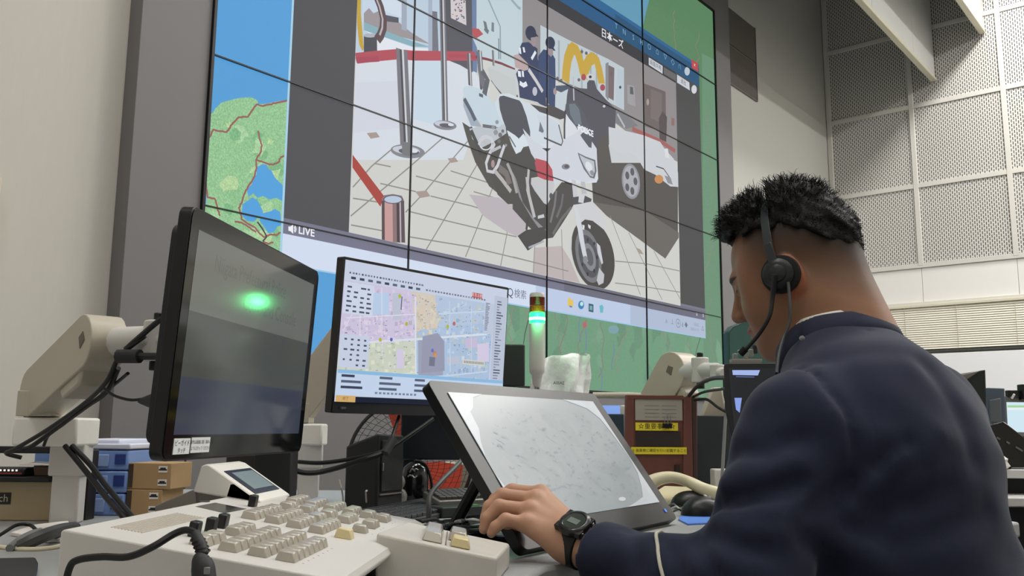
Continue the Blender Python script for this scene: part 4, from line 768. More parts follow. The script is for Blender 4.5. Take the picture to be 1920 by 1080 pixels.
def monitor_arm(label, base, A, B, mount, th=.062, h=.096, cub=(.14, .06), poleyaw=10):
    """post from the desk up to A, sloping spring arm A-B, two-part wrist from B to mount"""
    t = thing('monitor_arm', label, 'monitor arm', base, None)
    top = A.z - .045
    mb = MB(); g = vbox(mb, base, .052, .05, top - base.z - .06, poleyaw); mb.build('post', m_beige, t, .004)
    mb = MB(); vbox(mb, base + UP * (top - base.z - .115), .066, .062, .062, poleyaw); mb.build('post_collar', m_beige, t, .004)
    mb = MB(); mid = (base + A) / 2; mb.box(Fr(Vector((mid.x, mid.y, top - .0295)), (Vector((A.x - base.x, A.y - base.y, 0)).normalized() if (Vector((A.x, A.y)) - Vector((base.x, base.y))).length > .02 else RGT), None or UP.cross(RGT), UP) if False else Fr(Vector((mid.x, mid.y, top - .0295)), RGT, FWD, UP), (0, 0, 0), (max(abs((A - base).dot(RGT)) + .075, .08), max(abs((A - base).dot(FWD)) + .07, .07), .055)); mb.build('lower_link', m_wht, t, .005)
    fr = frame_from(A, B - A); L = (B - A).length
    mb = MB(); P = stadium(L, h); mb.prism(fr, P, -th / 2, th / 2, 'y'); mb.box(Fr(A, RGT, FWD, UP), (0, 0, -.02), (.07, .065, .05)); mb.build('spring_arm', m_beige2, t, .012, seg=4)
    mb = MB(); mb.prism(fr, [(L - .005, -.012), (L + .018, -.004), (L + .012, .014), (L - .008, .010)], -th / 2 - .0012, -th / 2 + .001, 'y'); mb.build('recess', m_hole, t)
    mb = MB(); mb.prism(fr, [(L * .55, -h * .48), (L * .95, -h * .46), (L * .88, -h * .72), (L * .60, -h * .72)], -th * .42, th * .42, 'y'); mb.build('cable_cover', m_beige2, t, .005)
    d = (mount - B); d.z = 0; n = d.normalized()
    mb = MB(); m1 = B + n * d.length * .5; m1.z = B.z; mb.tube([B + UP * .0, m1], .026, 14, smooth=False); mb.cyl(m1 - UP * .036, m1 + UP * .034, .024); mb.build('wrist', m_beige, t, .003)
    m2 = Vector((mount.x, mount.y, (mount.z + B.z) / 2))
    mb = MB(); mb.tube([m1 - UP * .0, m1 + (m2 - m1) * .7], .02, 12, smooth=False); mb.cyl(m1 + (mount - m1) * .72 - UP * .02, m1 + (mount - m1) * .72 + UP * .02, .02); mb.tube([m1 + (mount - m1) * .7, mount], .015, 12, smooth=False); mb.build('tilt_head', m_beige, t, .002)
    for a_, b_, c_ in ((.034, .048, .009), (-.036, -.052, .011)): mb = MB(); mb.cyl(m1 + UP * a_, m1 + UP * b_, c_); mb.build('knob', m_blk, t, .002)
    return t, m1
mm = ML.p(0, .064, .18)
armL, jl = monitor_arm('cream jointed arm at the far left holding the big touch monitor', gz(124, 978, 1.83, DZ), atf(82, 738, 1.80), atf(186, 642, 1.60), mm)
mcb = MC.p(0, .056, .14)
armC, jc = monitor_arm('cream jointed arm behind and left of the street map monitor', gz(577, 940, 2.36, DZ), atf(560, 760, 2.36), atf(650, 640, 2.36), mcb)
# cables of the left arm
def cable(name, label, pts, r, m=m_cable, cat='cable', group=None):
    mb = MB(); mb.tube(pts, r, 8); o = mb.build(name, m); props(o, label, cat, group); return o
af = lambda *a: [atf(x, y, f) for x, y, f in a]
cable('arm_cable', 'black cable tied along the underside of the far left arm, longest one', af((272, 630, 1.52), (225, 668, 1.53), (200, 715, 1.55), (160, 755, 1.60), (90, 805, 1.66), (28, 842, 1.70), (12, 850, 1.72), (40, 858, 1.74)), .004)
cable('arm_cable', 'second black cable hanging under the far left arm', af((222, 690, 1.54), (200, 735, 1.58), (165, 760, 1.62), (110, 800, 1.68), (62, 835, 1.72), (45, 842, 1.73)), .0045)
cable('arm_cable', 'thin black cable ending on the white link of the far left arm', af((240, 700, 1.53), (185, 745, 1.62), (150, 768, 1.66), (120, 795, 1.70), (92, 815, 1.73), (82, 836, 1.74)), .003)
cable('arm_cable', 'thin black wire running right from the far left arm to the touch monitor', af((195, 728, 1.55), (215, 742, 1.54), (245, 750, 1.53), (275, 748, 1.52), (300, 755, 1.50)), .0025)
cable('video_cable', 'stiff black cable rising behind the touch monitor wrist', af((236, 655, 1.53), (262, 632, 1.52), (300, 600, 1.50), (320, 590, 1.50)), .005)
mb = MB(); mb.tube(af((222, 668, 1.52), (262, 668, 1.51)), .012, 10, smooth=False); mb.tube(af((262, 668, 1.51), (300, 668, 1.50)), .006, 8, smooth=False); props(mb.build('cable_plug', m_blk2), 'black cylindrical plug beside the wrist of the far left arm', 'plug')
mb = MB(); mb.tube(af((262, 752, 1.53), (285, 752, 1.51), (300, 750, 1.49)), [.004, .012, .013], 10, smooth=False); props(mb.build('cable_plug', m_blk2), 'tapered black plug entering the lower back edge of the touch monitor', 'plug')
for i, (dx, lb) in enumerate(((0, 'left one of two black cables dropping to the desk past the blue trays'), (13, 'right one of two black cables dropping to the desk past the blue trays'))):
    cable('hanging_cable', lb, af((122 + dx, 836, 1.74), (150 + dx * 1.4, 870, 1.72), (180 + dx * 1.3, 908, 1.68), (205 + dx * 1.4, 940, 1.64), (232 + dx * 1.2, 970, 1.60), (262 + dx, 1010, 1.585)), .0052)
# ================================================================== LEFT BACKGROUND
fr = GF(0, 0, 0, 0)
def gbox(p0, p1, f, depth, mb=None, yaw=0, zb=None):
    """box whose front face covers pixels p0 (top left) to p1 (bottom right) at distance f"""
    a, b = atf(*p0, f), atf(*p1, f)
    if zb is not None: b.z = CAM.z + zb
    w = (b - a).dot(RGT); g = Fr(Vector(((a.x + b.x) / 2, (a.y + b.y) / 2, b.z)), RGT, FWD, UP).rz(yaw)
    mb = mb or MB(); mb.box(g, (0, depth / 2, (a.z - b.z) / 2), (w, depth, a.z - b.z)); return mb, g, w, a.z - b.z
m_tray = mat('blue plastic tray', '#7d9cd8', .4); m_tlid = mat('pale lilac lid', '#d5d8e8', .45); m_trd = mat('deep blue slot', '#2c3f86', .5)
tz = [DZ, DZ + .048, DZ + .096, DZ + .140]
for i in range(3):
    p = gz(60, 900, 1.98, tz[i]); p2 = gz(238 - (i == 0) * 2, 900, 1.98, tz[i]); w = (p2 - p).dot(RGT); g = Fr((p + p2) / 2, RGT, FWD, UP); h = tz[i + 1] - tz[i] - .002
    t = thing('storage_tray', 'blue plastic tray, %s of the stack of three beside the cardboard boxes' % ('bottom', 'middle', 'top')[i], 'tray', g.o, 'stacked blue trays')
    mb = MB(); mb.box(g, (0, .12, h / 2), (w, .24, h)); mb.build('tray_body', m_tray, t, .004)
    for xx in (w / 2 - .066, -w / 2 + .06): mb = MB(); mb.box(g, (xx, -.0015, h * .48), (.05, .004, h * .62)); mb.build('front_plate', mat('light blue plate', '#93aee2', .4), t, .0015)
    mb = MB(); mb.box(g, (w / 2 - .017, -.001, h * .55), (.022, .004, h * .5)); mb.build('handle_slot', m_trd, t)
g = Fr(gz(150, 900, 1.98, tz[3]), RGT, FWD, UP)
mb = MB(); mb.box(g, (0, .12, .006), (w + .004, .245, .012)); mb.box(g, (.02, .12, .016), (.10, .2, .010)); props(mb.build('tray_lid', m_tlid, bevel=.003), 'pale lilac lid on top of the blue tray stack', 'lid')
def carton(p0, p1, f, lb, zb, zt):
    a, b = gz(*p0, f, zt), gz(*p1, f, zb); w = (b - a).dot(RGT); g = Fr(Vector(((a.x + b.x) / 2, (a.y + b.y) / 2, b.z)), RGT, FWD, UP).rz(-6); h = zt - zb
    t = thing('cardboard_box', lb, 'box', g.o, 'small cartons at the left')
    mb = MB(); mb.box(g, (0, .05, h / 2), (w, .10, h - .001)); mb.build('carton', mat('brown cardboard', '#b3936a', .8, var=(60, .06), bump=(200, .2, .0005)), t, .0015)
    mb = MB(); mb.box(g, (-w / 2 + .006, -.0006, h / 2), (.011, .001, h - .006)); mb.build('dark_end', mat('dark tape', '#4a3c30', .6), t)
    for k in (.76, .26):
        o = label_on('printed_label', g.sub(w / 2 - .018, -.0003, h * k), .020, .0135, t, '', .01, '#eeeae2', '#2a2a2c', [('▟█▙', 0, .0, .0062)])
carton((236, 925), (303, 963), 1.98, 'lower brown cardboard box with two white labels', DZ, DZ + .056)
carton((239, 877), (320, 925), 1.98, 'upper brown cardboard box with two white labels', DZ + .056, DZ + .112)
# black rack frame at the left with the beige box below
t = thing('equipment_rack_frame', 'black open frame at the left edge enclosing blue trays above the beige box', 'rack', gz(60, 980, 1.90, DZ))
m_fr = mat('black frame metal', '#17171a', .4)
a = gz(-112, 843, 1.9); b = gz(158, 843, 1.9)
mb = MB(); mb.box(Fr((a + b) / 2, RGT, FWD, UP), (0, 0, 0), ((b - a).dot(RGT), .03, .014)); mb.build('top_bar', m_fr, t, .002)
for px, nm in ((157, 'right_post'), (-110, 'left_post')):
    p = gz(px, 980, 1.9, DZ); top = gz(px, 843, 1.9); mb = MB(); mb.box(Fr(p, RGT, FWD, UP), (0, 0, (top.z - p.z) / 2), (.024, .04, top.z - p.z)); mb.build(nm, m_fr, t, .002)
mb, g, w, h = gbox((-70, 901), (99, 983), 1.86, .09, zb=DZ)
t = thing('beige_case', 'beige equipment case with black rimmed top and a dark letter badge at the left edge', 'case', g.o)
mb.build('case', mat('sand beige plastic', '#b8a786', .55), t, .003)
mb = MB(); mb.box(g, (0, .03, h + .005), (w + .004, .13, .010)); mb.build('top_rim', m_fr, t, .002)
label_on('badge', g.sub(w / 2 - .1115, -.0004, h * .56), .046, .0230, t, 'Rich', .021, '#2a2622', '#c9c2b4')
zt_ = DZ + h + .010
mb, g2, w2, h2 = gbox((-60, 877), (42, 890), 1.84, .07, zb=zt_)
t = thing('small_black_device', 'flat black device with a row of lights on the beige case', 'device', g2.o); mb.build('case', m_blk2, t, .003)
mb = MB(); mb.box(g2, (.01, -.0006, .006), (w2 * .8, .001, .003)); mb.build('red_strip', mat('red strip', '#8f3b3b', .5), t)
mb = MB(); [mb.box(g2, (w2 / 2 - .012 - k * .008, -.0008, .012), (.0035, .001, .0035)) for k in range(7)]; mb.build('light_row', mat('indicator lamps', '#ffffff', .4, emit=('#f0e8e0', .8)), t)['kind'] = 'stuff'
g3 = Fr(gz(84, 893, 1.86, zt_), RGT, FWD, UP)
mb = MB(); mb.prism(g3, [(-.022, 0), (.022, 0), (.022, .018), (-.026, .020)], 0, .05, 'y'); props(mb.build('brown_pouch', mat('brown leather', '#5d463a', .6), bevel=.002), 'small brown pouch on the beige case beside the arm post', 'pouch')
mb = MB(); mb.add([g3.p(-.05, -.005, .0226), g3.p(.03, -.008, .0218), g3.p(.034, .05, .024), g3.p(-.044, .05, .027)], [(0, 1, 2, 3)]); o = mb.build('paper_sheet', mat('white paper', '#e4ddd8', .7)); o.modifiers.new('s', 'SOLIDIFY').thickness = .001; props(o, 'loose white paper lying on the brown pouch', 'paper')
# clutter at the lower left of the desk
def dz(px, py, up=0): return atz(px, py, CAM.z + DZ + up)
cable('grey_ribbon_cable', 'thick dark grey cable bundle arching on the desk left of the console', [dz(40, 1024, .006), dz(60, 1014, .014), dz(85, 1003, .02), dz(112, 994, .016), dz(140, 990, .008)], .011, mat('dark grey conduit', '#4b4a49', .5))
cable('grey_ribbon_cable', 'inner grey cable bundle curving beside the thick one', [dz(18, 1028, .005), dz(38, 1012, .012), dz(62, 1000, .016), dz(75, 996, .01)], .006, mat('grey conduit', '#7a7977', .5))
cable('black_lead', 'thin black lead arching over the papers at the left edge', [dz(-30, 1016, .01), dz(0, 1003, .018), dz(30, 985, .03), dz(55, 984, .03), dz(68, 994, .01)], .003)
cable('cream_lead', 'cream flat lead lying along the front of the cable bundle', [dz(-20, 1022, .003), dz(20, 1028, .003), dz(60, 1030, .003), dz(98, 1027, .003), dz(110, 1024, .003)], .0035, mat('cream lead', '#d8ceb2', .5))
mb = MB(); mb.prism(DK.sub(0, 0, .0006), [((dz(x, y) - DK.o).dot(RGT), (dz(x, y) - DK.o).dot(FWD)) for x, y in ((20, 1005), (65, 990), (128, 982), (130, 1004), (112, 1018), (80, 1018))], 0, .006, 'z'); props(mb.build('document_stack', mat('white paper', '#e4ddd8', .7), bevel=.001), 'thin stack of white papers under the cable bundle', 'papers')
mb = MB(); mb.prism(DK.sub(0, 0, .0006), [((dz(x, y) - DK.o).dot(RGT), (dz(x, y) - DK.o).dot(FWD)) for x, y in ((-80, 1069), (66, 1066), (70, 1074), (60, 1130), (-80, 1130))], 0, .014, 'z'); props(mb.build('black_folder', m_blk2, bevel=.003), 'flat black folder at the bottom left corner of the desk', 'folder')
# grey moulded holder and black boxes behind the console
g = frame_from(atf(292, 946, 1.62), RGT + FWD * .35)
t = thing('document_holder', 'grey folded holder standing behind the beige console', 'holder', gz(370, 950, 1.66, DZ))
base_z = CAM.z + DZ
def up_poly(pxs, f, depth, name, m, parent, bev=.002):
    V = [atf(x, y, f) for x, y in pxs]; o = V[0]; fr_ = Fr(o, RGT, FWD, UP); P = [((v - o).dot(RGT), (v - o).dot(UP)) for v in V]
    return MB().prism(fr_, P, 0, depth, 'y').build(name, m, parent, bev)
m_gr = mat('warm grey plastic', '#8d887f', .5)
up_poly([(290, 948), (362, 918), (366, 929), (370, 985), (290, 985)], 1.62, .05, 'holder_base', m_gr, t); up_poly([(362, 985), (366, 918), (386, 899), (421, 896), (424, 985)], 1.625, .06, 'holder_back', mat('darker grey plastic', '#6f6b64', .5), t)
mb = MB(); mb.box(Fr(atf(398, 903, 1.622), RGT, FWD, UP), (0, 0, 0), (.016, .006, .010)); mb.build('clip', m_beige, t, .001)
mb, g, w, h = gbox((424, 852), (474, 975), 1.84, .05, zb=DZ); props(mb.build('equipment_box', mat('brown black plastic', '#322f2c', .5), bevel=.003), 'tall dark brown box standing behind the console under the touch monitor', 'box')
mb, g, w, h = gbox((477, 846), (541, 975), 1.82, .06, zb=DZ); props(mb.build('equipment_box', m_blk2, bevel=.003), 'tall black box beside the dark brown one under the touch monitor', 'box')
# ================================================================== MIDDLE: speaker, fan, clutter
SF = Fr(gz(703, 930, 2.12, DZ), RGT, FWD, UP).rz(-35)
t = thing('desktop_speaker', 'black box speaker standing behind the console below the map monitor', 'speaker', SF.o)
sw2 = .058
mb = MB(); mb.prism(SF, [(-.004, 0), (-.125, 0), (-.130, .150), (-.118, .160), (-.004, .165)], 0, .12, 'y') if False else mb.box(Fr(SF.o, SF.x, SF.y, SF.z), (0, 0, 0), (0, 0, 0))
mb = MB(); A_, B_, C_ = gz(644, 945, 2.10), gz(705, 950, 2.06), gz(755, 940, 2.16)
def hpt(v, z): return Vector((v.x, v.y, CAM.z + z))
zA, zB, zC = (gz(644, 836, 2.10).z - CAM.z, gz(705, 812, 2.06).z - CAM.z, gz(752, 815, 2.16).z - CAM.z)
bk = A_ + (C_ - B_)
mb.add([hpt(A_, DZ), hpt(B_, DZ), hpt(C_, DZ), hpt(bk, DZ), hpt(A_, zA), hpt(B_, zB), hpt(C_, zC), hpt(bk, zA)], [(0, 1, 2, 3), (4, 5, 6), (4, 6, 7), (0, 1, 5, 4), (1, 2, 6, 5), (2, 3, 7, 6), (3, 0, 4, 7)]); mb.build('cabinet', m_blk2, t, .006)
sx = (C_ - B_).normalized(); SG = Fr(hpt(B_, DZ), Vector((sx.x, sx.y, 0)), UP.cross(Vector((sx.x, sx.y, 0))), UP); sl = (C_ - B_).length
mb = MB(); mb.box(SG, (sl * .52, -.002, .105), (sl * .80, .004, .115)); mb.build('front_grille', mat('charcoal speaker grille', '#232528', .7, bump=(900, .5, .0006)), t, .002)
mb = MB(); mb.box(SG, (sl * .52, -.003, .042), (sl * .86, .004, .003)); mb.build('trim_line', mat('grey trim', '#74706c', .4), t)
mb = MB(); mb.box(SG, (sl * .14, -.005, .103), (.004, .004, .018)); mb.build('clip', m_chrome, t, .001)
# big floor fan behind the desk
fc = atf(770, 866, 3.05); FF = Fr(fc, RGT, FWD, UP).rz(10); fr_r = .205
t = thing('floor_fan', 'floor fan with black wire guard and red blades behind the desk', 'fan', Vector((fc.x, fc.y, 0)))
m_wire = mat('black fan wire', '#222224', .4); m_red = mat('red plastic blade', '#c8452c', .45, var=(30, .06))
mb = MB(); mb.ring(FF, fr_r, .006, 56); mb.build('guard_rim', m_wire, t)
mb = MB()
for k in range(9): mb.ring(FF.sub(0, -.028 + .003 * abs(k - 4), 0), .035 + k * .019, .0008, 40, 5)
for k in range(48):
    a_ = R(k * 7.5); mb.tube([FF.p(.03 * math.cos(a_), -.034, .03 * math.sin(a_)), FF.p(.12 * math.cos(a_ + .35), -.034, .12 * math.sin(a_ + .35)), FF.p(.203 * math.cos(a_ + .6), 0, .203 * math.sin(a_ + .6))], .0008, 4, sub=3)
mb.build('front_guard', m_wire, t)['kind'] = 'stuff'
mb = MB()
for k in range(36):
    a_ = R(k * 10); mb.tube([FF.p(.03 * math.cos(a_), .07, .03 * math.sin(a_)), FF.p(.15 * math.cos(a_), .065, .15 * math.sin(a_)), FF.p(.203 * math.cos(a_), 0, .203 * math.sin(a_))], .0015, 4, sub=3)
mb.build('rear_guard', mat('grey fan wire', '#8a8a8a', .4), t)['kind'] = 'stuff'
for ang in (-26, 94, 214):
    P = [(.03, -18), (.10, -28), (.18, -26), (.188, 0), (.18, 22), (.10, 26), (.03, 18)]
    mb = MB(); vs = [FF.p(r * math.cos(R(ang + d)), .02 + d * .0005, r * math.sin(R(ang + d))) for r, d in P]; vs2 = [v + FF.y * .003 for v in vs]; n = len(P)
    mb.add(vs + vs2, [tuple(range(n)), tuple(range(2 * n - 1, n - 1, -1))] + [(i, n + i, n + (i + 1) % n, (i + 1) % n) for i in range(n)]); mb.build('blade', m_red, t)
mb = MB(); mb.cyl(FF.p(0, -.03, 0), FF.p(0, .12, 0), .034); mb.build('motor', m_blk2, t, .004)
mb = MB(); mb.tube([FF.p(0, .10, -.02), FF.p(0, .10, -.3), Vector((fc.x, fc.y, 0)) + FF.y * .1 + UP * .02], .014, 10, smooth=False); mb.lathe(Fr(Vector((fc.x, fc.y, 0)) + FF.y * .1), [(.17, 0), (.17, .012), (.04, .03), (.02, .05)]); mb.build('stand', m_blk2, t)
mb, g, w, h = gbox((856, 868), (905, 925), 3.25, .2); g0 = Fr(Vector((g.o.x, g.o.y, 0)), g.x, g.y, g.z)
mb = MB(); mb.box(g0, (0, .1, (g.o.z + h) / 2), (w + .1, .3, g.o.z + h)); props(mb.build('filing_cabinet', mat('greige cabinet', '#a9a292', .5), bevel=.004), 'greige cabinet behind the fan, seen past the tablet frame', 'cabinet')
# dark monitor stand block behind the tablet
mb, g, w, h = gbox((752, 776), (878, 863), 2.30, .03)
t = thing('small_monitor', 'dark navy blank panel below the map monitor, partly behind the tablet', 'monitor', Vector((g.o.x, g.o.y, CAM.z + DZ))); mb.build('housing', mat('navy black panel', '#1c232c', .35), t, .004)
mb = MB(); mb.box(g, (.02, .04, -.0), (.04, .02, .3 - 2 * (.0))) if False else mb.box(Fr(Vector((g.o.x, g.o.y, CAM.z + DZ)), RGT, FWD, UP), (-.068, .05, (g.o.z - CAM.z - DZ + .08) / 2), (.03, .02, g.o.z - CAM.z - DZ + .08)); mb.box(Fr(Vector((g.o.x, g.o.y, CAM.z + DZ)), RGT, FWD, UP), (-.06, .05, .005), (.07, .14, .010)); mb.build('stand', m_blk2, t, .003)
mb, g, w, h = gbox((925, 645), (984, 724), 2.58, .03); t = thing('rear_monitor', 'black monitor edge showing right of the street map monitor', 'monitor', Vector((g.o.x, g.o.y, CAM.z + DZ)))
mb.build('housing', mat('grey black housing', '#2b2d2f', .5), t, .004); gg = Fr(Vector((g.o.x, g.o.y, CAM.z + DZ)), RGT, FWD, UP)
mb = MB(); mb.box(gg, (0, .04, (g.o.z + .05 - CAM.z - DZ) / 2), (.045, .02, g.o.z + .05 - CAM.z - DZ)); mb.box(gg, (0, .04, .006), (.10, .12, .012)); mb.build('stand', m_blk2, t, .003)
# black rounded pouch with cream handle
p = gz(777, 930, 2.25, DZ); t = thing('round_black_bag', 'round glossy black bag with silver marks beside the speaker', 'bag', p)
mb = MB(); mb.lathe(Fr(p, RGT, FWD, UP), [(.020, 0), (.030, .012), (.034, .04), (.034, .07), (.028, .095), (.014, .108), (.004, .110)], 28, 1, .8); mb.build('bag_body', mat('glossy black vinyl', '#17171a', .18, coat=.5, bump=(60, .4, .002)), t)
mb = MB(); mb.tube([p + RGT * .030 + UP * .004, p + RGT * .042 + UP * .05, p + RGT * .026 + UP * .10, p + UP * .112 - FWD * .01], .0035, 8); mb.build('strap', m_cable, t)
mb = MB(); [mb.tube([p + RGT * (x) - FWD * (.026) + UP * z, p + RGT * (x + dx) - FWD * .0285 + UP * (z + dz_), p + RGT * (x + 2 * dx) - FWD * .026 + UP * (z + dz_ * .2)], .0016, 6) for x, z, dx, dz_ in ((-.01, .085, .006, .008), (-.004, .078, .006, -.006), (-.014, .074, .005, .004), (.0, .09, .005, .003))]; mb.build('silver_marks', mat('silver print', '#b9b9b9', .35, metal=.4), t)['kind'] = 'stuff'
mb = MB(); q_ = p - RGT * .030 - FWD * .02; mb.tube([q_ + UP * .075, q_ + UP * .06 + RGT * .004, q_ + UP * .045 - RGT * .001, q_ + UP * .03 + RGT * .007, q_ + UP * .006 + RGT * .004], [.004, .006, .005, .009, .007], 10); props(mb.build('white_hook', m_beige), 'small cream plastic hook between the speaker and the black bag', 'hook')
# keyboards and mess of cables
def keyboard(name, label, fr, w, d, m=m_blk2, mk=None, rows=5, cols=15, group=None):
    t = thing(name, label, 'keyboard', fr.o, group)
    mb = MB(); mb.prism(Fr(fr.o, fr.y, -fr.x, fr.z), [(-d / 2, 0), (d / 2, 0), (d / 2, .018), (-d / 2, .010)], -w / 2, w / 2, 'y'); mb.build('base', m, t, .002)
    sl = math.atan2(.008, d); kf = Fr(fr.p(0, 0, .0145), fr.x, fr.y * math.cos(sl) + fr.z * math.sin(sl), fr.z * math.cos(sl) - fr.y * math.sin(sl)); mb = MB(); kw, kd = (w - .012) / cols, (d - .012) / rows
    for i in range(cols):
        for j in range(rows): mb.box(kf, (-w / 2 + .006 + (i + .5) * kw, -d / 2 + .006 + (j + .5) * kd, .003), (kw * .86, kd * .84, .007))
    mb.build('key_field', mk or mat('dark grey keycaps', '#3c3d40', .35), t, .0008)['kind'] = 'stuff'; return t
KB = Fr(gz(778, 952, 2.02, DZ + .001), RGT, FWD, UP).rz(72); keyboard('keyboard', 'black keyboard lying flat between the console and the tablet', KB, .42, .135)
KB2 = Fr(gz(866, 930, 2.12, DZ + .026), RGT, FWD, UP).rz(38); keyboard('keyboard', 'silver and black slim keyboard slanted against the back of the tablet', KB2.rx(8), .17, .07, mat('silver plastic', '#85837f', .35, metal=.3), mat('dim key rows', '#4d4d4c', .4), 4, 10)
mb = MB(); mb.box(Fr(gz(872, 934, 2.05, DZ), RGT, FWD, UP).rz(38), (0, 0, .012), (.16, .06, .022)); props(mb.build('green_card_case', mat('black green case', '#262c28', .5), bevel=.003), 'dark case with a green edge under the slim keyboard', 'case')
mb = MB(); mb.box(Fr(gz(880, 940, 1.99, DZ + .025), RGT, FWD, UP).rz(30), (0, 0, .002), (.04, .018, .003)); props(mb.build('green_card', mat('green card', '#4f8a4c', .5)), 'small green card beside the slim keyboard behind the tablet', 'card')
rnd = random.Random(21)
wl = [('black', '#151517'), ('grey', '#5d5d5e'), ('white', '#b9b7b2')]
for i in range(14):
    x0, y0 = rnd.uniform(775, 860), rnd.uniform(968, 1008); n = rnd.randint(3, 5); P = []
    for k in range(n + 1): P.append(dz(x0 + k * rnd.uniform(20, 30), y0 + rnd.uniform(-7, 7) - k * 1.5, .004 + rnd.uniform(0, .022) + .001 * i))
    c = wl[0] if i % 3 else wl[1 + (i // 3) % 2]
    cable('desk_wire', '%s wire in the tangle on the desk behind the small key box' % c[0], P, rnd.uniform(.002, .004), mat('wire ' + c[0], c[1], .45), 'wire', c[0] + ' wires tangled behind the key box')
cable('speaker_cable', 'black cable looping from the desk post across the speaker to the tablet', af((560, 866, 2.0), (600, 868, 1.98), (650, 862, 1.97), (700, 852, 1.96), (735, 838, 1.98), (770, 815, 2.0), (812, 785, 2.04)), .0045)
cable('speaker_cable', 'thicker black cable sagging below the first across the speaker', af((545, 850, 1.95), (552, 880, 1.95), (585, 887, 1.95), (630, 878, 1.95), (680, 862, 1.94), (712, 852, 1.95), (722, 845, 1.96)), .0055)
cable('speaker_cable', 'black cable with inline plug rising beside the speaker', af((722, 850, 1.95), (732, 828, 1.97), (742, 800, 2.0), (748, 780, 2.02)), .004)
mb = MB(); mb.tube(af((722, 850, 1.94), (738, 822, 1.96)), .009, 10, smooth=False); props(mb.build('inline_plug', m_blk2), 'short thick black plug on the cable in front of the speaker', 'plug')
cable('standing_cable', 'grey cable standing up between keyboard and tablet', af((805, 1010, 1.75), (804, 960, 1.76), (806, 930, 1.78), (825, 905, 1.82), (855, 875, 1.9), (866, 862, 1.95)), .005, mat('grey rubber', '#3b3b3c', .5))
for px, lb in ((640, 'left'), (684, 'right')):
    cable('wire_tip', 'thin bare wire tip sticking up behind the console, %s one' % lb, [dz(px + 4, 955, .0), *af((px + 2, 925, 1.95), (px - 4 + (lb == 'right') * 8, 900 + (lb == 'right') * 20, 1.95))], .002, mat('pale wire', '#b9b3a6', .4), 'wire')
# ------------------------------------------------------------------ signal tower
tp = gz(1006, 947, 2.37, DZ); t = thing('signal_tower', 'small stacked signal lamp on a cream post, green segment lit, red and amber dark', 'signal lamp', tp)
zz = lambda py: atf(1006, py, 2.37).z - tp.z
TF = Fr(tp); r_ = .0205
mb = MB(); mb.lathe(TF, [(.04, 0), (.04, .008), (.012, .012), (.012, .02)]); mb.build('foot', m_beige, t)
mb = MB(); [mb.cyl(TF.p(dx, 0, .01), TF.p(dx, 0, zz(706)), .0035) for dx in (-.0055, .0055)]; mb.build('pole', m_chrome, t)
mb = MB(); mb.lathe(TF, [(.008, zz(726)), (.011, zz(720)), (.014, zz(704)), (.0195, zz(698)), (r_, zz(690)), (r_, zz(607)), (r_ * .8, zz(606))]); mb.build('body_tube', m_beige, t)
mb = MB(); mb.lathe(TF, [(r_, zz(558)), (r_, zz(553)), (r_ * .9, zz(550)), (.004, zz(549))]); mb.build('cap', m_beige, t)
def seg(n, y0, y1, m, lb):
    k = 9; P = []
    for i in range(k * 2 + 1): P.append((r_ * (1.02 if i % 2 else .96), zz(y0) + (zz(y1) - zz(y0)) * i / (2 * k)))
    mb = MB(); mb.lathe(TF, P, 24); mb.build(n, m, t, smooth=False, label=lb)
seg('lens', 607, 587, mat('lit green lens', '#1fae4a', .2, emit=('#18ff5a', 5.5)), 'lit green lens'); seg('lens', 586, 574, mat('amber lens', '#b5571c', .15, coat=.5), 'amber lens'); seg('lens', 573, 558, mat('dark red lens', '#7e2418', .15, coat=.5), 'dark red lens')
mb = MB(); mb.lathe(TF, [(r_ * .6, zz(601)), (r_ * 1.035, zz(600)), (r_ * 1.035, zz(596)), (r_ * .6, zz(595))]); mb.build('bright_band', mat('green led band', '#c8ffd8', .3, emit=('#b8ffd0', 9)), t)
gl = bpy.data.lights.new('signal_glow', 'POINT'); gl.energy = .35; gl.color = (.1, 1, .3); gl.shadow_soft_size = .02; go = bpy.data.objects.new('signal_glow', gl); C.objects.link(go); go.location = TF.p(0, 0, zz(597)) - FWD * .03
# crumpled white plastic bag
bp = gz(1048, 950, 2.48, DZ); t = thing('plastic_bag', 'crumpled white plastic bag standing behind the tablet next to the signal lamp', 'plastic bag', bp)
rnd = random.Random(9); BF2 = Fr(bp, RGT, FWD, UP); bh = atf(1048, 664, 2.48).z - bp.z; hw = .085
rows_, cols_ = 26, 40; vs = []
for i in range(rows_ + 1):
    v = i / rows_
    for j in range(cols_):
        a_ = 2 * math.pi * j / cols_; cx = math.cos(a_); sy = math.sin(a_)
        wx_ = hw * (1.02 - .20 * v) * (1 + .08 * math.sin(3 * v * 3 + 1)); wy_ = .05 * (1 - v) ** .6 + .008
        tp_ = bh * (v + (.0 if cx < .2 else .02 * v) - (.06 * v * v if cx < -.6 else 0))
        n_ = .005 * math.sin(a_ * 5 + v * 9) + .004 * math.sin(a_ * 11 - v * 14) + rnd.uniform(-.0025, .0025)
        vs.append(BF2.p(cx * (wx_ + n_) + (.016 if v > .75 and cx > 0 else 0) * (v - .75) * 4, sy * (wy_ + n_ * 2), tp_ + rnd.uniform(-.002, .002)))
fs = [(i * cols_ + j, i * cols_ + (j + 1) % cols_, (i + 1) * cols_ + (j + 1) % cols_, (i + 1) * cols_ + j) for i in range(rows_) for j in range(cols_)] + [tuple(range(rows_ * cols_, (rows_ + 1) * cols_))]
mb = MB(); mb.add(vs, fs); o = mb.build('bag_film', mat('white film', '#eef0f0', .25, coat=.3, bump=(35, .8, .006)), t, subsurf=1); o.data.shade_smooth()
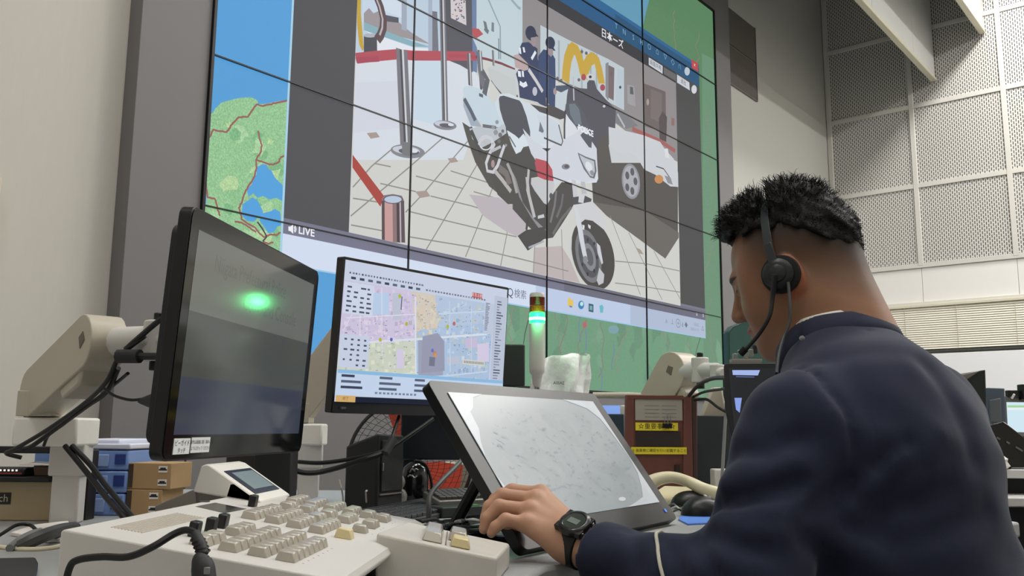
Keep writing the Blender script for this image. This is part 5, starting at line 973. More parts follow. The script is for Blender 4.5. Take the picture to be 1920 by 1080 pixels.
label_on('printed_mark', BF2.sub(-.003, -.052, bh * .792), .001, .001, t, 'AIIIAE', .012, '#eef0f0', '#2c2c34')
# brown document stand with yellow labels
hp = gz(1238, 940, 2.56, DZ); HF = Fr(hp, RGT, FWD, UP).rz(8); hz = lambda py: atf(1238, py, 2.56).z - hp.z
t = thing('document_stand', 'brown leather document stand with two yellow labels and a clipped paper', 'document stand', hp)
m_lea = mat('brown leather cover', '#6a4038', .45, bump=(140, .4, .001), var=(30, .1)); W2 = .190; Ht = hz(741)
mb = MB(); mb.prism(HF, [(-W2 / 2 - .008, 0), (W2 / 2 + .0, 0), (W2 / 2, Ht), (-W2 / 2, Ht)], 0, .012, 'y'); mb.build('back_board', m_lea, t, .003)
mb = MB(); mb.prism(HF, [(-W2 / 2 - .008, 0), (-W2 / 2 + .018, 0), (-W2 / 2 + .022, Ht), (-W2 / 2, Ht)], -.005, 0, 'y'); mb.prism(HF, [(W2 / 2 - .032, 0), (W2 / 2, 0), (W2 / 2, Ht), (W2 / 2 - .022, Ht)], -.005, 0, 'y'); mb.box(HF, (0, -.0026, Ht - .006), (W2 - .002, .005, .012)); mb.build('leather_rim', m_lea, t, .002)
mb = MB(); mb.prism(HF, [(W2 / 2, 0), (W2 / 2 + .014, .0), (W2 / 2 + .020, Ht - .004), (W2 / 2, Ht)], .001, .05, 'y'); mb.build('side_gusset', mat('dark brown leather', '#46302c', .4, bump=(140, .4, .001)), t, .004)
mb = MB(); mb.box(HF, (-.003, -.0012, hz(823)), (.130, .002, .042)); mb.build('dark_window', mat('dark film', '#3a3130', .3), t)
mb = MB(); mb.box(HF, (-.000, -.0014, hz(768)), (.137, .001, .060)); mb.build('paper', mat('translucent paper', '#a39c92', .5), t)
mb = MB(); [mb.box(HF, (-.02 + rx, -.0022, hz(761 + k * 7)), (.042, .0004, .0012)) for k in range(4) for rx in (0, .05)]; mb.build('paper_lines', mat('faint print', '#7d766e', .7), t)['kind'] = 'stuff'
label_on('warning_label', HF.sub(-.007, -.0016, hz(800)), .123, .022, t, '☆重要事項☆', .0180, '#e2cf33', '#2c2a18', label='upper yellow label')
label_on('warning_label', HF.sub(-.003, -.0056, hz(845)), .160, .0195, t, '☆ 各員常に確認を行い記載すること', .0098, '#e2cf33', '#2c2a18', label='long lower yellow label')
mb = MB(); mb.box(HF, (.022, -.006, hz(798)), (.026, .008, .014)); mb.build('clip_body', m_blk, t, .001)
mb = MB(); [mb.tube([HF.p(.016 + dx, -.008, hz(800)), HF.p(.013 + dx, -.012, hz(785)), HF.p(.020 + dx, -.012, hz(776)), HF.p(.024 + dx, -.009, hz(798))], .0008, 6) for dx in (0, .009)]; mb.build('clip_wire', m_chrome, t)
mb = MB(); mb.box(HF, (.05, -.003, hz(885)), (.014, .006, .04)); mb.build('pen_loop', mat('black elastic', '#2a201e', .7), t)
# right arm, partitions
mb, g, w, h = gbox((1302, 779), (1392, 950), 2.70, .02, zb=DZ); props(mb.build('desk_partition', mat('charcoal fabric screen', '#3b3e42', .85, bump=(500, .4, .0008)), bevel=.003), 'charcoal desk screen right of the brown document stand', 'partition')
mb, g, w, h = gbox((1128, 776), (1172, 950), 2.70, .02, zb=DZ); props(mb.build('desk_partition', mat('dark teal fabric screen', '#30424c', .85, bump=(500, .4, .0008)), bevel=.003), 'dark teal desk screen between the tablet and the brown document stand', 'partition')
mb, g, w, h = gbox((1128, 760), (1166, 777), 2.76, .02); gg = Fr(Vector((g.o.x, g.o.y, CAM.z + DZ)), RGT, FWD, UP)
t = thing('phone_display', 'small blue lit display above the teal desk screen', 'display', gg.o); mb.build('screen', mat('small blue display', '#5f7fc8', .3, emit=('#8fb0f0', .7)), t); mb = MB(); mb.box(gg, (0, .04, .1), (.03, .03, .2)); mb.box(gg, (0, .03, g.o.z - CAM.z - DZ), (w + .01, .015, .05)); mb.build('stand', m_beige, t, .002)
mb = MB(); mb.box(g, (.04, .0, .012), (.03, .03, .03)); props(mb.build('white_adapter', m_wht, bevel=.002), 'small white adapter beside the blue lit display', 'adapter')
RB = gz(1275, 935, 2.73, DZ)
armR, jr = monitor_arm('cream jointed arm behind the brown document stand, holding the black monitor at the right', RB, atf(1232, 772, 2.69), atf(1272, 698, 2.62), atf(1358, 700, 2.4), th=.075, h=.115)
mb = MB(); mb.tube(af((1112, 741, 2.72), (1180, 741, 2.70), (1236, 744, 2.69)), .009, 12, smooth=False); mb.build('extension_rod', m_beige2, armR)
a1 = gz(1352, 779, 2.745); mb = MB(); g = Fr(Vector((a1.x, a1.y, CAM.z + DZ)), RGT, FWD, UP); hh_ = atf(1352, 726, 2.745).z - CAM.z - DZ; h0 = atf(1352, 779, 2.745).z - CAM.z - DZ
mb.prism(g, [(-.058, 0), (.02, 0), (.02, h0), (.006, hh_), (-.022, hh_), (-.058, h0)], 0, .05, 'y'); props(mb.build('arm_base_cover', m_beige2, bevel=.006), 'cream tapered cover behind the charcoal desk screen', 'cover')
cable('right_arm_cable', 'black cable bowing from the document stand to the black monitor', af((1292, 742, 2.53), (1310, 722, 2.4), (1335, 710, 2.2), (1365, 708, 2.0)), .005)
cable('right_arm_cable', 'thin black cable just under the bowed one', af((1300, 744, 2.53), (1320, 735, 2.4), (1350, 730, 2.15), (1368, 728, 2.0)), .0035)
cable('right_arm_cable', 'black cable drooping to the mic pole', af((1302, 750, 2.55), (1325, 749, 2.45), (1345, 763, 2.37), (1361, 772, 2.335)), .004)
# phone
pp = gz(1275, 932, 2.36, DZ); PF = Fr(pp, RGT, FWD, UP).rz(-30)
t = thing('desk_telephone', 'cream desk telephone with the handset resting across it', 'telephone', pp); m_ph = mat('cream phone plastic', '#d9cfae', .35)
mb = MB(); mb.prism(Fr(PF.o, PF.y, -PF.x, PF.z), [(-.07, 0), (.07, 0), (.07, .045), (-.07, .02)], -.065, .07, 'y'); mb.build('base', m_ph, t, .006)
hs = af((1216, 908, 2.3), (1236, 898, 2.3), (1262, 895, 2.3), (1290, 903, 2.3), (1318, 917, 2.28), (1344, 926, 2.28))
mb = MB(); mb.tube(hs, [.020, .016, .014, .014, .016, .018], 14); mb.build('handset', m_ph, t)
mb = MB(); mb.tube([hs[4] + UP * -.012, dz(1340, 944, .02), dz(1352, 950, .02), dz(1362, 946, .006)], .003, 8); mb.build('handset_cord', mat('white cord', '#d8d5cc', .5), t)
# mic pole and box
bx0 = gz(1362, 915, 1.96, DZ); mb, g, w, h = gbox((1340, 880), (1385, 940), 2.42, .06, zb=DZ); props(mb.build('junction_box', m_beige, bevel=.004), 'beige box behind the mouse next to the uniformed man', 'box')
mp = gz(1350, 920, 2.34, DZ); t = thing('slim_pole', 'slim grey pole rising from the desk beside the beige box', 'pole', mp)
mb = MB(); mb.tube([mp, atf(1362, 752, 2.34)], .0042, 10, smooth=False); mb.build('rod', mat('grey rod', '#8d8d8b', .35), t); mb = MB(); mb.lathe(Fr(mp), [(.022, 0), (.022, .006), (.008, .012), (.005, .02)]); mb.build('foot', mat('cream foot', '#d7cdb0', .4), t)
# mouse, mat
def flat(name, pts, th2, m, lb, cat, up=.0006, bev=.0015):
    mb = MB(); mb.prism(DK.sub(0, 0, up), [((dz(x, y) - DK.o).dot(RGT), (dz(x, y) - DK.o).dot(FWD)) for x, y in pts], 0, th2, 'z'); return props(mb.build(name, m, bevel=bev), lb, cat)
flat('mouse_mat', [(1272, 976), (1290, 985), (1370, 981), (1440, 976), (1430, 962), (1340, 962), (1280, 966)], .0025, mat('blue mat', '#4f7fd0', .6), 'blue mouse mat under the black mice', 'mouse mat', bev=0)
def mouse(px, py, yaw, lb, s=1):
    p = dz(px, py, .0032); g = Fr(p, RGT, FWD, UP).rz(yaw); t = thing('computer_mouse', lb, 'mouse', p, 'black computer mice')
    n1, n2 = 20, 9; vs = []
    for i in range(n2):
        ph = math.pi / 2 * i / (n2 - 1)
        for j in range(n1): a_ = 2 * math.pi * j / n1; vs.append(g.p(.058 * s * math.cos(a_) * math.cos(ph) ** .6, .033 * s * math.sin(a_) * math.cos(ph) ** .6, .027 * s * math.sin(ph) * (1 - .18 * math.cos(a_))))
    fs = [(i * n1 + j, i * n1 + (j + 1) % n1, (i + 1) * n1 + (j + 1) % n1, (i + 1) * n1 + j) for i in range(n2 - 1) for j in range(n1)] + [tuple(range(n1))[::-1]]
    mb = MB(); mb.add(vs, fs); mb.build('shell', m_blk, t); mb = MB(); mb.tube([g.p(-.05 * s, 0, .015), g.p(-.02 * s, 0, .0272 * s), g.p(.0, 0, .0280 * s)], .0012, 6); mb.build('button_gap', mat('gloss grey', '#55565a', .2), t)
mouse(1310, 950, 8, 'black computer mouse, farther one beside the telephone', 1.25); mouse(1334, 965, 20, 'black computer mouse on the blue mat, nearer one', 1.3)
for i in range(4):
    cable('phone_wire', 'thin tangled wire between the tablet corner and the telephone', [dz(1245 + i * 6, 944 + i * 5, .006), dz(1258 + i * 5, 940 + i * 5, .014), dz(1270 + i * 3, 950 + i * 3, .008), dz(1282, 946 + i * 4, .006)], .0022, mat('wire ' + wl[i % 3][0], wl[i % 3][1], .45), 'wire', 'thin wires beside the telephone')
# black monitor at the right with lit strips, monitor behind with green reflection painted into its colour
MR = GF(0, 0, 0, -12, 6); MR = Fr(atf(1420, 850, 1.95), MR.x, MR.y, MR.z)
t = thing('desktop_monitor', 'black monitor at the right beside the man, dark screen with blue lit strips', 'monitor', MR.o); 
a = Canvas(MR, .0001); tl_ = a.uv(1357, 681); wR = .42; hR = tl_[1] 
fr = MR.sub(tl_[0] + wR / 2, 0, 0); zl = -.03
mb = MB(); mb.prism(fr, [(-wR / 2 + .022, zl), (wR / 2, zl), (wR / 2, hR), (-wR / 2 + .004, hR), (-wR / 2, hR - .004), (-wR / 2, hR - .10)], 0, .02); mb.build('housing', m_blk2, t, .003)
a = Canvas(fr.sub(0, -.0006, 0), .00005); a.P([(1366, 690), (1500, 690), (1500, 860), (1384, 860), (1372, 760)], '#232628'); a.P([(1373, 694), (1425, 694), (1421, 704), (1374, 703)], '#a9bdf2'); a.P([(1380, 705), (1415, 706), (1414, 708), (1380, 707)], '#5b6a9a'); a.P([(1377, 746), (1391, 746), (1387, 774), (1380, 768)], '#8fa6ee')
a.mb.build('screen_image', glow_mat('dark monitor picture', .9, .2, .4), t, smooth=False, fix=False)
mb = MB(); sp_ = Fr(Vector((fr.o.x, fr.o.y, CAM.z + DZ)), fr.x, fr.y, UP); mb.box(sp_, (-.02, .06, .1), (.06, .02, .2)); mb.box(sp_, (-.02, .06, .006), (.2, .14, .012)); mb.build('stand', m_blk, t, .003)
TT = Fr(gz(1420, 800, 2.6, 0), RGT, FWD, UP).rz(14)
t = thing('rear_monitor', 'monitor with painted green reflection standing behind the black one at the right', 'monitor', Vector((TT.o.x, TT.o.y, CAM.z + DZ))); a = Canvas(TT, .0001); P = [a.uv(*p) for p in ((1366, 690), (1364, 622), (1372, 612), (1470, 572), (1520, 560), (1520, 690))]
mb = MB(); mb.prism(TT, P, 0, .03, 'y'); mb.build('housing', mat('housing with green reflection tint', '#33504d', .35), t, .004)
mb = MB(); mb.prism(TT.sub(0, -.001, 0), [(x * .96 + .002, z * .985) for x, z in P][:4] + [(P[4][0] * .96, P[4][1] * .97), (P[5][0] * .96, P[5][1])], 0, .001, 'y'); mb.build('panel_face', mat('face with green reflection tint', '#3f625c', .25), t)
mb = MB(); gg = Fr(Vector((TT.o.x, TT.o.y, CAM.z + DZ)), RGT, FWD, UP); mb.box(gg, (.03, .04, .15), (.06, .03, .34)); mb.box(gg, (.03, .04, .006), (.2, .14, .012)); mb.build('stand', m_blk, t, .003)
# bits of gear in front of it: connector cluster
t = thing('connector_cluster', 'small grey metal connectors on top of the black monitor by the microphone', 'connector', atf(1395, 672, 2.12))
for x, y, s_, m in ((1378, 668, .012, m_chrome), (1388, 660, .010, mat('pale green block', '#9fb59a', .5)), (1398, 664, .022, m_gr), (1408, 662, .018, m_chrome), (1415, 655, .02, m_blk2)):
    mb = MB(); mb.box(Fr(atf(x, y, 2.12), RGT, FWD, UP), (0, 0, 0), (.010, .012, s_)); mb.build('connector_block', m, t, .001)
mb = MB(); mb.box(Fr(atf(1398, 674, 2.12), RGT, FWD, UP), (0, .0, -.004), (.07, .03, .008)); mb.build('tray', m_gr, t, .001)
# ================================================================== CONSOLE PLUG AND CORD IN FRONT
cable('coiled_lead', 'black cord crossing the near side of the beige console down to a plug', af((118, 1120, .86), (130, 1066, .86), (146, 1050, .86), (190, 1044, .86), (240, 1044, .86), (285, 1026, .86), (325, 1002, .87), (348, 994, .872), (366, 999, .868), (372, 1010, .862)), .0034)
mb = MB(); mb.tube(af((366, 1000, .866), (374, 1018, .86), (381, 1040, .855)), [.0045, .0058, .005], 12); mb.tube(af((381, 1040, .855), (378, 1050, .853), (381, 1066, .85), (385, 1110, .845)), [.006, .0085, .0105, .011], 14); mb.build
t = thing('headset_plug', 'black ribbed plug hanging over the near side of the console', 'plug', atf(381, 1060, .85))
mb.build('plug_body', m_blk2, t)
mb = MB(); [mb.ring(Fr(atf(371 + k * 3.0, 1012 + k * 7, .861 - k * .0015), RGT, UP, FWD).rx(-8), .0062, .0010, 16, 5) for k in range(4)]; mb.build('strain_relief', m_cable, t)
mb = MB(); mb.box(Fr(atf(388, 1070, .836), RGT, FWD, UP), (0, 0, 0), (.005, .003, .006)); mb.build('latch', m_chrome, t, .0005)
# ================================================================== RIGHT BACKGROUND DESK
RD = 3.1; zr = atf(1890, 880, RD).z
t = thing('rear_desk', 'second desk far right behind the man, pale edge and dark shelf', 'desk', Vector((G(2.0, 3.2, 0).x, G(2.0, 3.2, 0).y, 0)))
def rbox(x0, x1, y0, y1, z0, z1, nm, m, bev=.004):
    mb = MB(); mb.box(Fr(G(0, 0, 0) * 1, RGT, FWD, UP), ((x0 + x1) / 2, (y0 + y1) / 2, (z0 + z1) / 2 - CAM.z), (x1 - x0, y1 - y0, z1 - z0)); mb.build(nm, m, t, bev)
rbox(1.45, 3.6, RD, RD + .75, zr - .03, zr, 'desk_top', mat('white desk edge', '#c9c8c6', .4)); rbox(1.5, 3.55, RD + .1, RD + .7, 0, zr - .03, 'pedestal', mat('dark pedestal', '#232428', .6))
rbox(1.45, 3.6, RD - .12, RD + .1, zr - .115, zr - .085, 'keyboard_shelf', mat('white desk edge', '#c9c8c6', .4))
def rthing(name, lb, cat, px0, px1, f, parts):
    pass
m_tealblk = mat('black green monitor', '#1d2522', .35)
g = Fr(gz(1830, 810, 3.2, zr - CAM.z), RGT, FWD, UP); t = thing('background_monitor', 'dark monitor turned sideways right behind the man, slanted top edge', 'monitor', g.o)
def px_poly(pts, f, depth, nm, m, t, bev=.003):
    V = [atf(x, y, f) for x, y in pts]; fr_ = Fr(V[0], RGT, FWD, UP); P = [((v - V[0]).dot(RGT), (v - V[0]).dot(UP)) for v in V]; return MB().prism(fr_, P, 0, depth, 'y').build(nm, m, t, bev)
px_poly([(1796, 702), (1848, 693), (1852, 818), (1796, 818)], 3.2, .03, 'housing', m_tealblk, t); px_poly([(1799, 703), (1838, 695), (1799, 722)], 3.19, .008, 'rear_cover', mat('grey brown cover', '#6f6a62', .4), t)
mb = MB(); mb.box(g, (0, .05, .072), (.05, .03, .14)); mb.box(g, (0, .05, .006), (.2, .16, .012)); mb.build('stand', m_blk, t, .003)
g = Fr(gz(1868, 810, 3.35, zr - CAM.z), RGT, FWD, UP); t = thing('background_monitor', 'blue grey monitor back between the dark monitor and the bright one', 'monitor', g.o)
px_poly([(1853, 727), (1884, 728), (1887, 800), (1853, 805)], 3.35, .03, 'rear_cover', mat('blue grey cover', '#4c5866', .5), t); px_poly([(1856, 750), (1877, 746), (1879, 800), (1856, 802)], 3.345, .006, 'inner_panel', mat('grey panel', '#5a6064', .5), t)
mb = MB(); mb.box(g, (0, .05, .072), (.05, .03, .14)); mb.box(g, (0, .05, .006), (.2, .16, .012)); mb.build('stand', m_blk, t, .003)
g = Fr(gz(1920, 810, 3.5, zr - CAM.z), RGT, FWD, UP); t = thing('background_monitor', 'monitor at the right edge with a bright pale screen', 'monitor', g.o)
px_poly([(1882, 743), (2010, 745), (2010, 820), (1889, 818)], 3.5, .03, 'housing', mat('grey bezel', '#6c6a66', .5), t)
a = Canvas(Fr(atf(1886, 812, 3.499), RGT, FWD, UP), .0002); a.P([(1887, 754), (2003, 755), (2003, 812), (1890, 810)], '#d8f1fb'); a.P([(1889, 760), (2003, 761), (2003, 764), (1889, 764)], '#a5dca0'); a.P([(1889, 764), (2003, 764), (2003, 769), (1889, 769)], '#eef8fc')
a.mb.build('screen_image', glow_mat('bright monitor picture', .9, .35, .2), t, smooth=False, fix=False)
mb = MB(); mb.box(g, (.03, .05, .082), (.05, .03, .16)); mb.box(g, (.03, .05, .006), (.2, .16, .012)); mb.build('stand', m_blk, t, .003)
t = thing('desk_camera', 'small black clamp and lens on top of the bright monitor at the right edge', 'camera', atf(1905, 742, 3.5))
mb = MB(); mb.box(Fr(atf(1900, 738, 3.5), RGT, FWD, UP), (0, 0, 0), (.05, .03, .025)); mb.box(Fr(atf(1920, 738, 3.49), RGT, FWD, UP), (0, 0, .005), (.03, .04, .06)); mb.build('camera_body', m_blk, t, .003); mb = MB(); mb.tube(af((1897, 747, 3.48), (1902, 739, 3.47)), .004, 8, smooth=False); mb.build('white_tag', m_wht, t)
g = Fr(gz(1890, 878, 3.13, zr - CAM.z), RGT, FWD, UP); t = thing('tilted_console', 'black tilted touch console on the rear desk below the bright monitor', 'console', g.o)
px_poly([(1846, 877), (1846, 800), (1882, 790), (1918, 818), (1975, 877)], 3.13, .10, 'console_face', mat('glossy black console', '#141310', .18, coat=.3), t)
mb = MB(); [mb.box(frame_from(atf(x, y, 3.127), RGT + UP * -.6), (0, 0, 0), (w_, .003, .006)) for x, y, w_ in ((1890, 830, .012), (1911, 842, .026), (1872, 822, .012))]; mb.build('console_marks', mat('pale marks', '#6a6860', .5), t)['kind'] = 'stuff'
g = Fr(gz(1872, 876, 3.11, zr - CAM.z), RGT, FWD, UP); mb = MB()
rnd = random.Random(3)
mb.lathe(g, [(.030, 0), (.038, .010), (.030, .022), (.034, .030), (.018, .042), (.004, .046)], 12, 1, .7); mb.v = [v + Vector((rnd.uniform(-.004, .004), rnd.uniform(-.004, .004), rnd.uniform(0, .004))) for v in mb.v]
props(mb.build('crumpled_tissue', mat('white tissue', '#e8e4dc', .8), smooth=False), 'crumpled white tissue on the rear desk beside the tilted console', 'tissue')
# chair at the right edge
cp = G(1.62, 2.55, 0); cp.z = 0; CF = Fr(cp, RGT, FWD, UP).rz(-15)
t = thing('office_chair', 'dark office chair at the right edge in front of the rear desk', 'chair', cp); m_cf = mat('dark chair fabric', '#2f3032', .85, bump=(300, .4, .001))
mb = MB(); mb.prism(CF, rrect(.46, .46, .06, x0=-.23, z0=-.23), .42, .49, 'z'); mb.build('seat', m_cf, t, .02)
mb = MB(); mb.prism(CF.sub(0, -.22, .52), rrect(.42, .34, .06), -.05, 0); mb.build('backrest', mat('grey chair mesh', '#55554f', .8, bump=(400, .5, .001)), t, .015)
mb = MB(); mb.tube([CF.p(0, -.1, .42), CF.p(0, -.28, .43), CF.p(0, -.30, .62)], .016, 8); mb.cyl(CF.p(0, 0, .08), CF.p(0, 0, .42), .025); mb.build('column', m_blk, t)
for k in range(5):
    a_ = R(72 * k); e = CF.p(.28 * math.cos(a_), .28 * math.sin(a_), .055); mb = MB(); mb.tube([CF.p(0, 0, .09), e], [.022, .014], 8, smooth=False); o = mb.build('base_spoke', m_blk, t); mb = MB(); mb.cyl(e - UP * .03 - CF.x * .015, e - UP * .03 + CF.x * .015, .025); mb.build('caster', m_blk, o)
for s in (-1, 1):
    mb = MB(); mb.tube([CF.p(.25 * s, -.05, .43), CF.p(.27 * s, -.05, .6), CF.p(.27 * s, -.05, .63)], .012, 8); mb.box(CF, (.27 * s, .02, .64), (.06, .24, .025)); mb.build('armrest', m_blk, t, .008)
# ================================================================== THE MAN: one continuous body surface grown from a distance field
def gc(px, py, f):                       # pixel + distance ahead -> (right, ahead, up) of the camera
    v = atf(px, py, f) - CAM; return np.array([v.dot(RGT), v.dot(FWD), v.z])
class SDF:
    def __init__(s, lo, hi, h):
        s.lo, s.h = np.array(lo, float), h; s.n = [int(math.ceil((b - a) / h)) + 1 for a, b in zip(lo, hi)]
        ax = [s.lo[i] + h * np.arange(s.n[i], dtype=np.float32) for i in range(3)]
        s.P = np.stack(np.meshgrid(*ax, indexing='ij'), -1).astype(np.float32); s.d = np.full(s.P.shape[:3], 9., np.float32)
    def un(s, d, k=.0):
        if k <= 0: s.d = np.minimum(s.d, d); return s
        h = np.clip(.5 + .5 * (s.d - d) / k, 0, 1); s.d = s.d * (1 - h) + d * h - k * h * (1 - h); return s
    def cut(s, d, k=.0):                 # carve away the inside of d
        if k <= 0: s.d = np.maximum(s.d, -d); return s
        h = np.clip(.5 - .5 * (s.d + d) / k, 0, 1); s.d = s.d * (1 - h) + (-d) * h + k * h * (1 - h); return s
    def cone(s, a, b, ra, rb, P=None):
        P = s.P if P is None else P; a, b = np.array(a, np.float32), np.array(b, np.float32); ab = b - a
        t = np.clip(((P - a) @ ab) / (ab @ ab + 1e-12), 0, 1); return np.linalg.norm(P - a - t[..., None] * ab, axis=-1) - (ra + (rb - ra) * t)
    def ell(s, c, r, M=None, P=None):
        P = s.P if P is None else P; q = (P - np.array(c, np.float32))
        if M is not None: q = q @ np.array(M, np.float32).T
        r = np.array(r, np.float32); k0 = np.linalg.norm(q / r, axis=-1); k1 = np.linalg.norm(q / (r * r), axis=-1) + 1e-9; return k0 * (k0 - 1) / k1
    def mesh(s):
        """naive surface nets"""
        d = s.d; ins = d < 0; nx, ny, nz = d.shape; acc = np.zeros((nx - 1, ny - 1, nz - 1, 3), np.float32); cnt = np.zeros((nx - 1, ny - 1, nz - 1), np.float32)
        off = [(i, j, k) for i in (0, 1) for j in (0, 1) for k in (0, 1)]
        sl = lambda o: (slice(o[0], nx - 1 + o[0]), slice(o[1], ny - 1 + o[1]), slice(o[2], nz - 1 + o[2]))
        for a in off:
            for ax in range(3):
                if a[ax]: continue
                b = list(a); b[ax] = 1; da, db = d[sl(a)], d[sl(b)]; cr = (da < 0) != (db < 0); t = np.where(cr, da / np.where(cr, da - db, 1), 0)
                for q in range(3): acc[..., q] += np.where(cr, a[q] + (t if q == ax else 0), 0)
                cnt += cr
        m = cnt > 0; idx = np.full(m.shape, -1, np.int64); idx[m] = np.arange(m.sum()); ii = np.argwhere(m)
        V = (acc[m] / cnt[m][:, None] + ii) * s.h + s.lo; F = []
        for ax in range(3):
            u, v = (ax + 1) % 3, (ax + 2) % 3
            A_ = [slice(None)] * 3; B_ = [slice(None)] * 3; A_[ax] = slice(0, d.shape[ax] - 1); B_[ax] = slice(1, d.shape[ax])
            ia, ib = ins[tuple(A_)], ins[tuple(B_)]; cr = ia != ib; e = np.argwhere(cr); fl = ia[cr]
            ok = (e[:, u] > 0) & (e[:, v] > 0) & (e[:, u] < d.shape[u] - 1) & (e[:, v] < d.shape[v] - 1); e, fl = e[ok], fl[ok]
            def g(du, dv): q = e.copy(); q[:, u] -= du; q[:, v] -= dv; return idx[q[:, 0], q[:, 1], q[:, 2]]
            Q = np.stack([g(1, 1), g(0, 1), g(0, 0), g(1, 0)], -1); Q[~fl] = Q[~fl][:, ::-1]; F.append(Q)
        F = np.concatenate(F); F = F[(F >= 0).all(1)]; return V, F
def g2w(V): return np.array(CAM)[None] + V[:, :1] * np.array(RGT)[None] + V[:, 1:2] * np.array(FWD)[None] + V[:, 2:3] * np.array([[0, 0, 1.]])
def np_obj(name, parts, m, parent=None, loc=None, col=None, smooth_it=0):
    V = np.concatenate([p[0] for p in parts]); k = 0; F = []
    for p in parts: F.append(p[1] + k); k += len(p[0])
    F = np.concatenate(F); W = g2w(V); base = worldloc(parent) if parent else Vector(loc); W = W - np.array(base)[None]
    me = bpy.data.meshes.new(name); me.vertices.add(len(W)); me.vertices.foreach_set('co', W.astype(np.float32).ravel())
    me.loops.add(F.size); me.loops.foreach_set('vertex_index', F.ravel().astype(np.int32)); me.polygons.add(len(F)); me.polygons.foreach_set('loop_start', np.arange(0, F.size, 4, dtype=np.int32)); me.update(calc_edges=True); me.validate()
    if col is not None: a = me.color_attributes.new('Col', 'FLOAT_COLOR', 'POINT'); a.data.foreach_set('color', col(V).astype(np.float32).ravel())
    me.shade_smooth(); me.materials.append(m); o = bpy.data.objects.new(name, me); C.objects.link(o)
    if parent: o.parent = parent
    else: o.location = base
    if smooth_it: q = o.modifiers.new('relax', 'SMOOTH'); q.factor = .5; q.iterations = smooth_it
    return o
def heading(deg): a = R(deg); return np.array([-math.sin(a), math.cos(a), 0.]), np.array([math.cos(a), math.sin(a), 0.])
# head frame
HY, HP = 60, 20
Hc = gc(1482, 510, 1.43); hf, hr = heading(HY); upv = np.array([0, 0, 1.])
hF = hf * math.cos(R(HP)) - upv * math.sin(R(HP)); hU = upv * math.cos(R(HP)) + hf * math.sin(R(HP)); MH = np.stack([hr, hF, hU])      # rows: right, forward, up
def h2g(x, y, z): return Hc + hr * x + hF * y + hU * z
neckB = gc(1574, 652, 1.37)
S = SDF(Hc + [-.16, -.16, -.33], Hc + [.20, .16, .17], .003)
q = (S.P - Hc.astype(np.float32)) @ MH.T.astype(np.float32); Q = lambda: q
E_ = lambda c, r: S.ell(c, r, None, q); K_ = lambda a, b, ra, rb: S.cone(a, b, ra, rb, q)
S.un(E_((0, -.016, .030), (.078, .100, .086)))
S.un(E_((0, .028, -.040), (.064, .062, .078)), .03)
for sx in (-1, 1):
    S.un(E_((sx * .036, .045, -.045), (.033, .036, .042)), .025); S.un(E_((sx * .052, -.002, -.066), (.028, .036, .036)), .03)
    S.un(E_((sx * .050, .02, .0), (.026, .05, .05)), .02)
S.un(E_((0, .070, -.106), (.026, .022, .020)), .03); S.un(K_((-.03, .078, .014), (.03, .078, .014), .012, .012), .018)
S.un(E_((0, .03, -.088), (.05, .05, .03)), .03)
for sx in (-1, 1): S.cut(E_((sx * .032, .100, -.004), (.018, .020, .012)), .014); S.un(E_((sx * .031, .074, -.004), (.015, .013, .011)), .004); S.un(K_((sx * .018, .086, .001), (sx * .044, .078, .002), .003, .0025), .004)
S.un(K_((0, .084, .006), (0, .104, -.034), .008, .012), .012)
for sx in (-1, 1): S.un(E_((sx * .011, .096, -.038), (.007, .010, .007)), .005)
S.un(E_((0, .088, -.066), (.024, .012, .0065)), .006); S.un(E_((0, .086, -.078), (.021, .012, .0075)), .006); S.cut(K_((-.022, .096, -.0718), (.022, .096, -.0718), .0022, .0022), .003)
for sx in (-1, 1):                       # ears
    e = E_((sx * .083, -.012, -.022), (.010, .019, .033)); S.un(e, .006); S.cut(E_((sx * .092, -.006, -.022), (.006, .010, .021)), .004); S.un(E_((sx * .079, -.002, -.048), (.008, .009, .010)), .006)
S.un(S.cone(h2g(0, -.030, -.045), neckB + [.0, 0, -.03], .064, .069), .03); S.un(S.cone(h2g(0, -.055, -.01), neckB + [.025, -.02, 0], .052, .060), .03); S.un(S.cone(h2g(0, .02, -.09), neckB + [-.02, .02, -.0], .045, .055), .03)
head = S.mesh()
# hand and wrist of the left arm
W0, W1 = gc(1068, 1012, 1.335), gc(1150, 1048, 1.285)
T_ = SDF(np.minimum(gc(895, 1070, 1.3), gc(895, 900, 1.3)) + [-.02, -.05, -.03], gc(1150, 900, 1.5) + [.02, .02, .02], .0022)
FING = [((1014, 926, 1.405), (960, 919, 1.42), (928, 936, 1.415), (914, 954, 1.41), .0098), ((1004, 937, 1.385), (942, 928, 1.39), (917, 950, 1.385), (908, 974, 1.38), .0102),
        ((993, 957, 1.365), (936, 949, 1.362), (913, 972, 1.36), (907, 992, 1.358), .0100), ((986, 982, 1.345), (948, 974, 1.335), (929, 988, 1.335), (921, 1000, 1.335), .0090)]
for m_, p_, d_, t_, r_ in FING:
    M_, P_, D_, E3 = (gc(*v) for v in (m_, p_, d_, t_)); fd = T_.cone(M_, P_, r_ * 1.12, r_ * .98); h_ = None
    for a_, b_, ra, rb in ((P_, D_, r_ * 1.02, r_ * .88), (D_, E3, r_ * .90, r_ * .74)):
        g_ = T_.cone(a_, b_, ra, rb); hh2 = np.clip(.5 + .5 * (fd - g_) / .004, 0, 1); fd = fd * (1 - hh2) + g_ * hh2 - .004 * hh2 * (1 - hh2)
    T_.un(fd, .0016)
PD = SDF.__new__(SDF); PD.P = T_.P; PD.d = np.full(T_.P.shape[:3], 9., np.float32)
for m_, p_, d_, t_, r_ in FING: PD.un(PD.cone(W0 + (gc(*m_) - gc(1000, 955, 1.375)) * .42, gc(*m_), .021, .0135), .014)
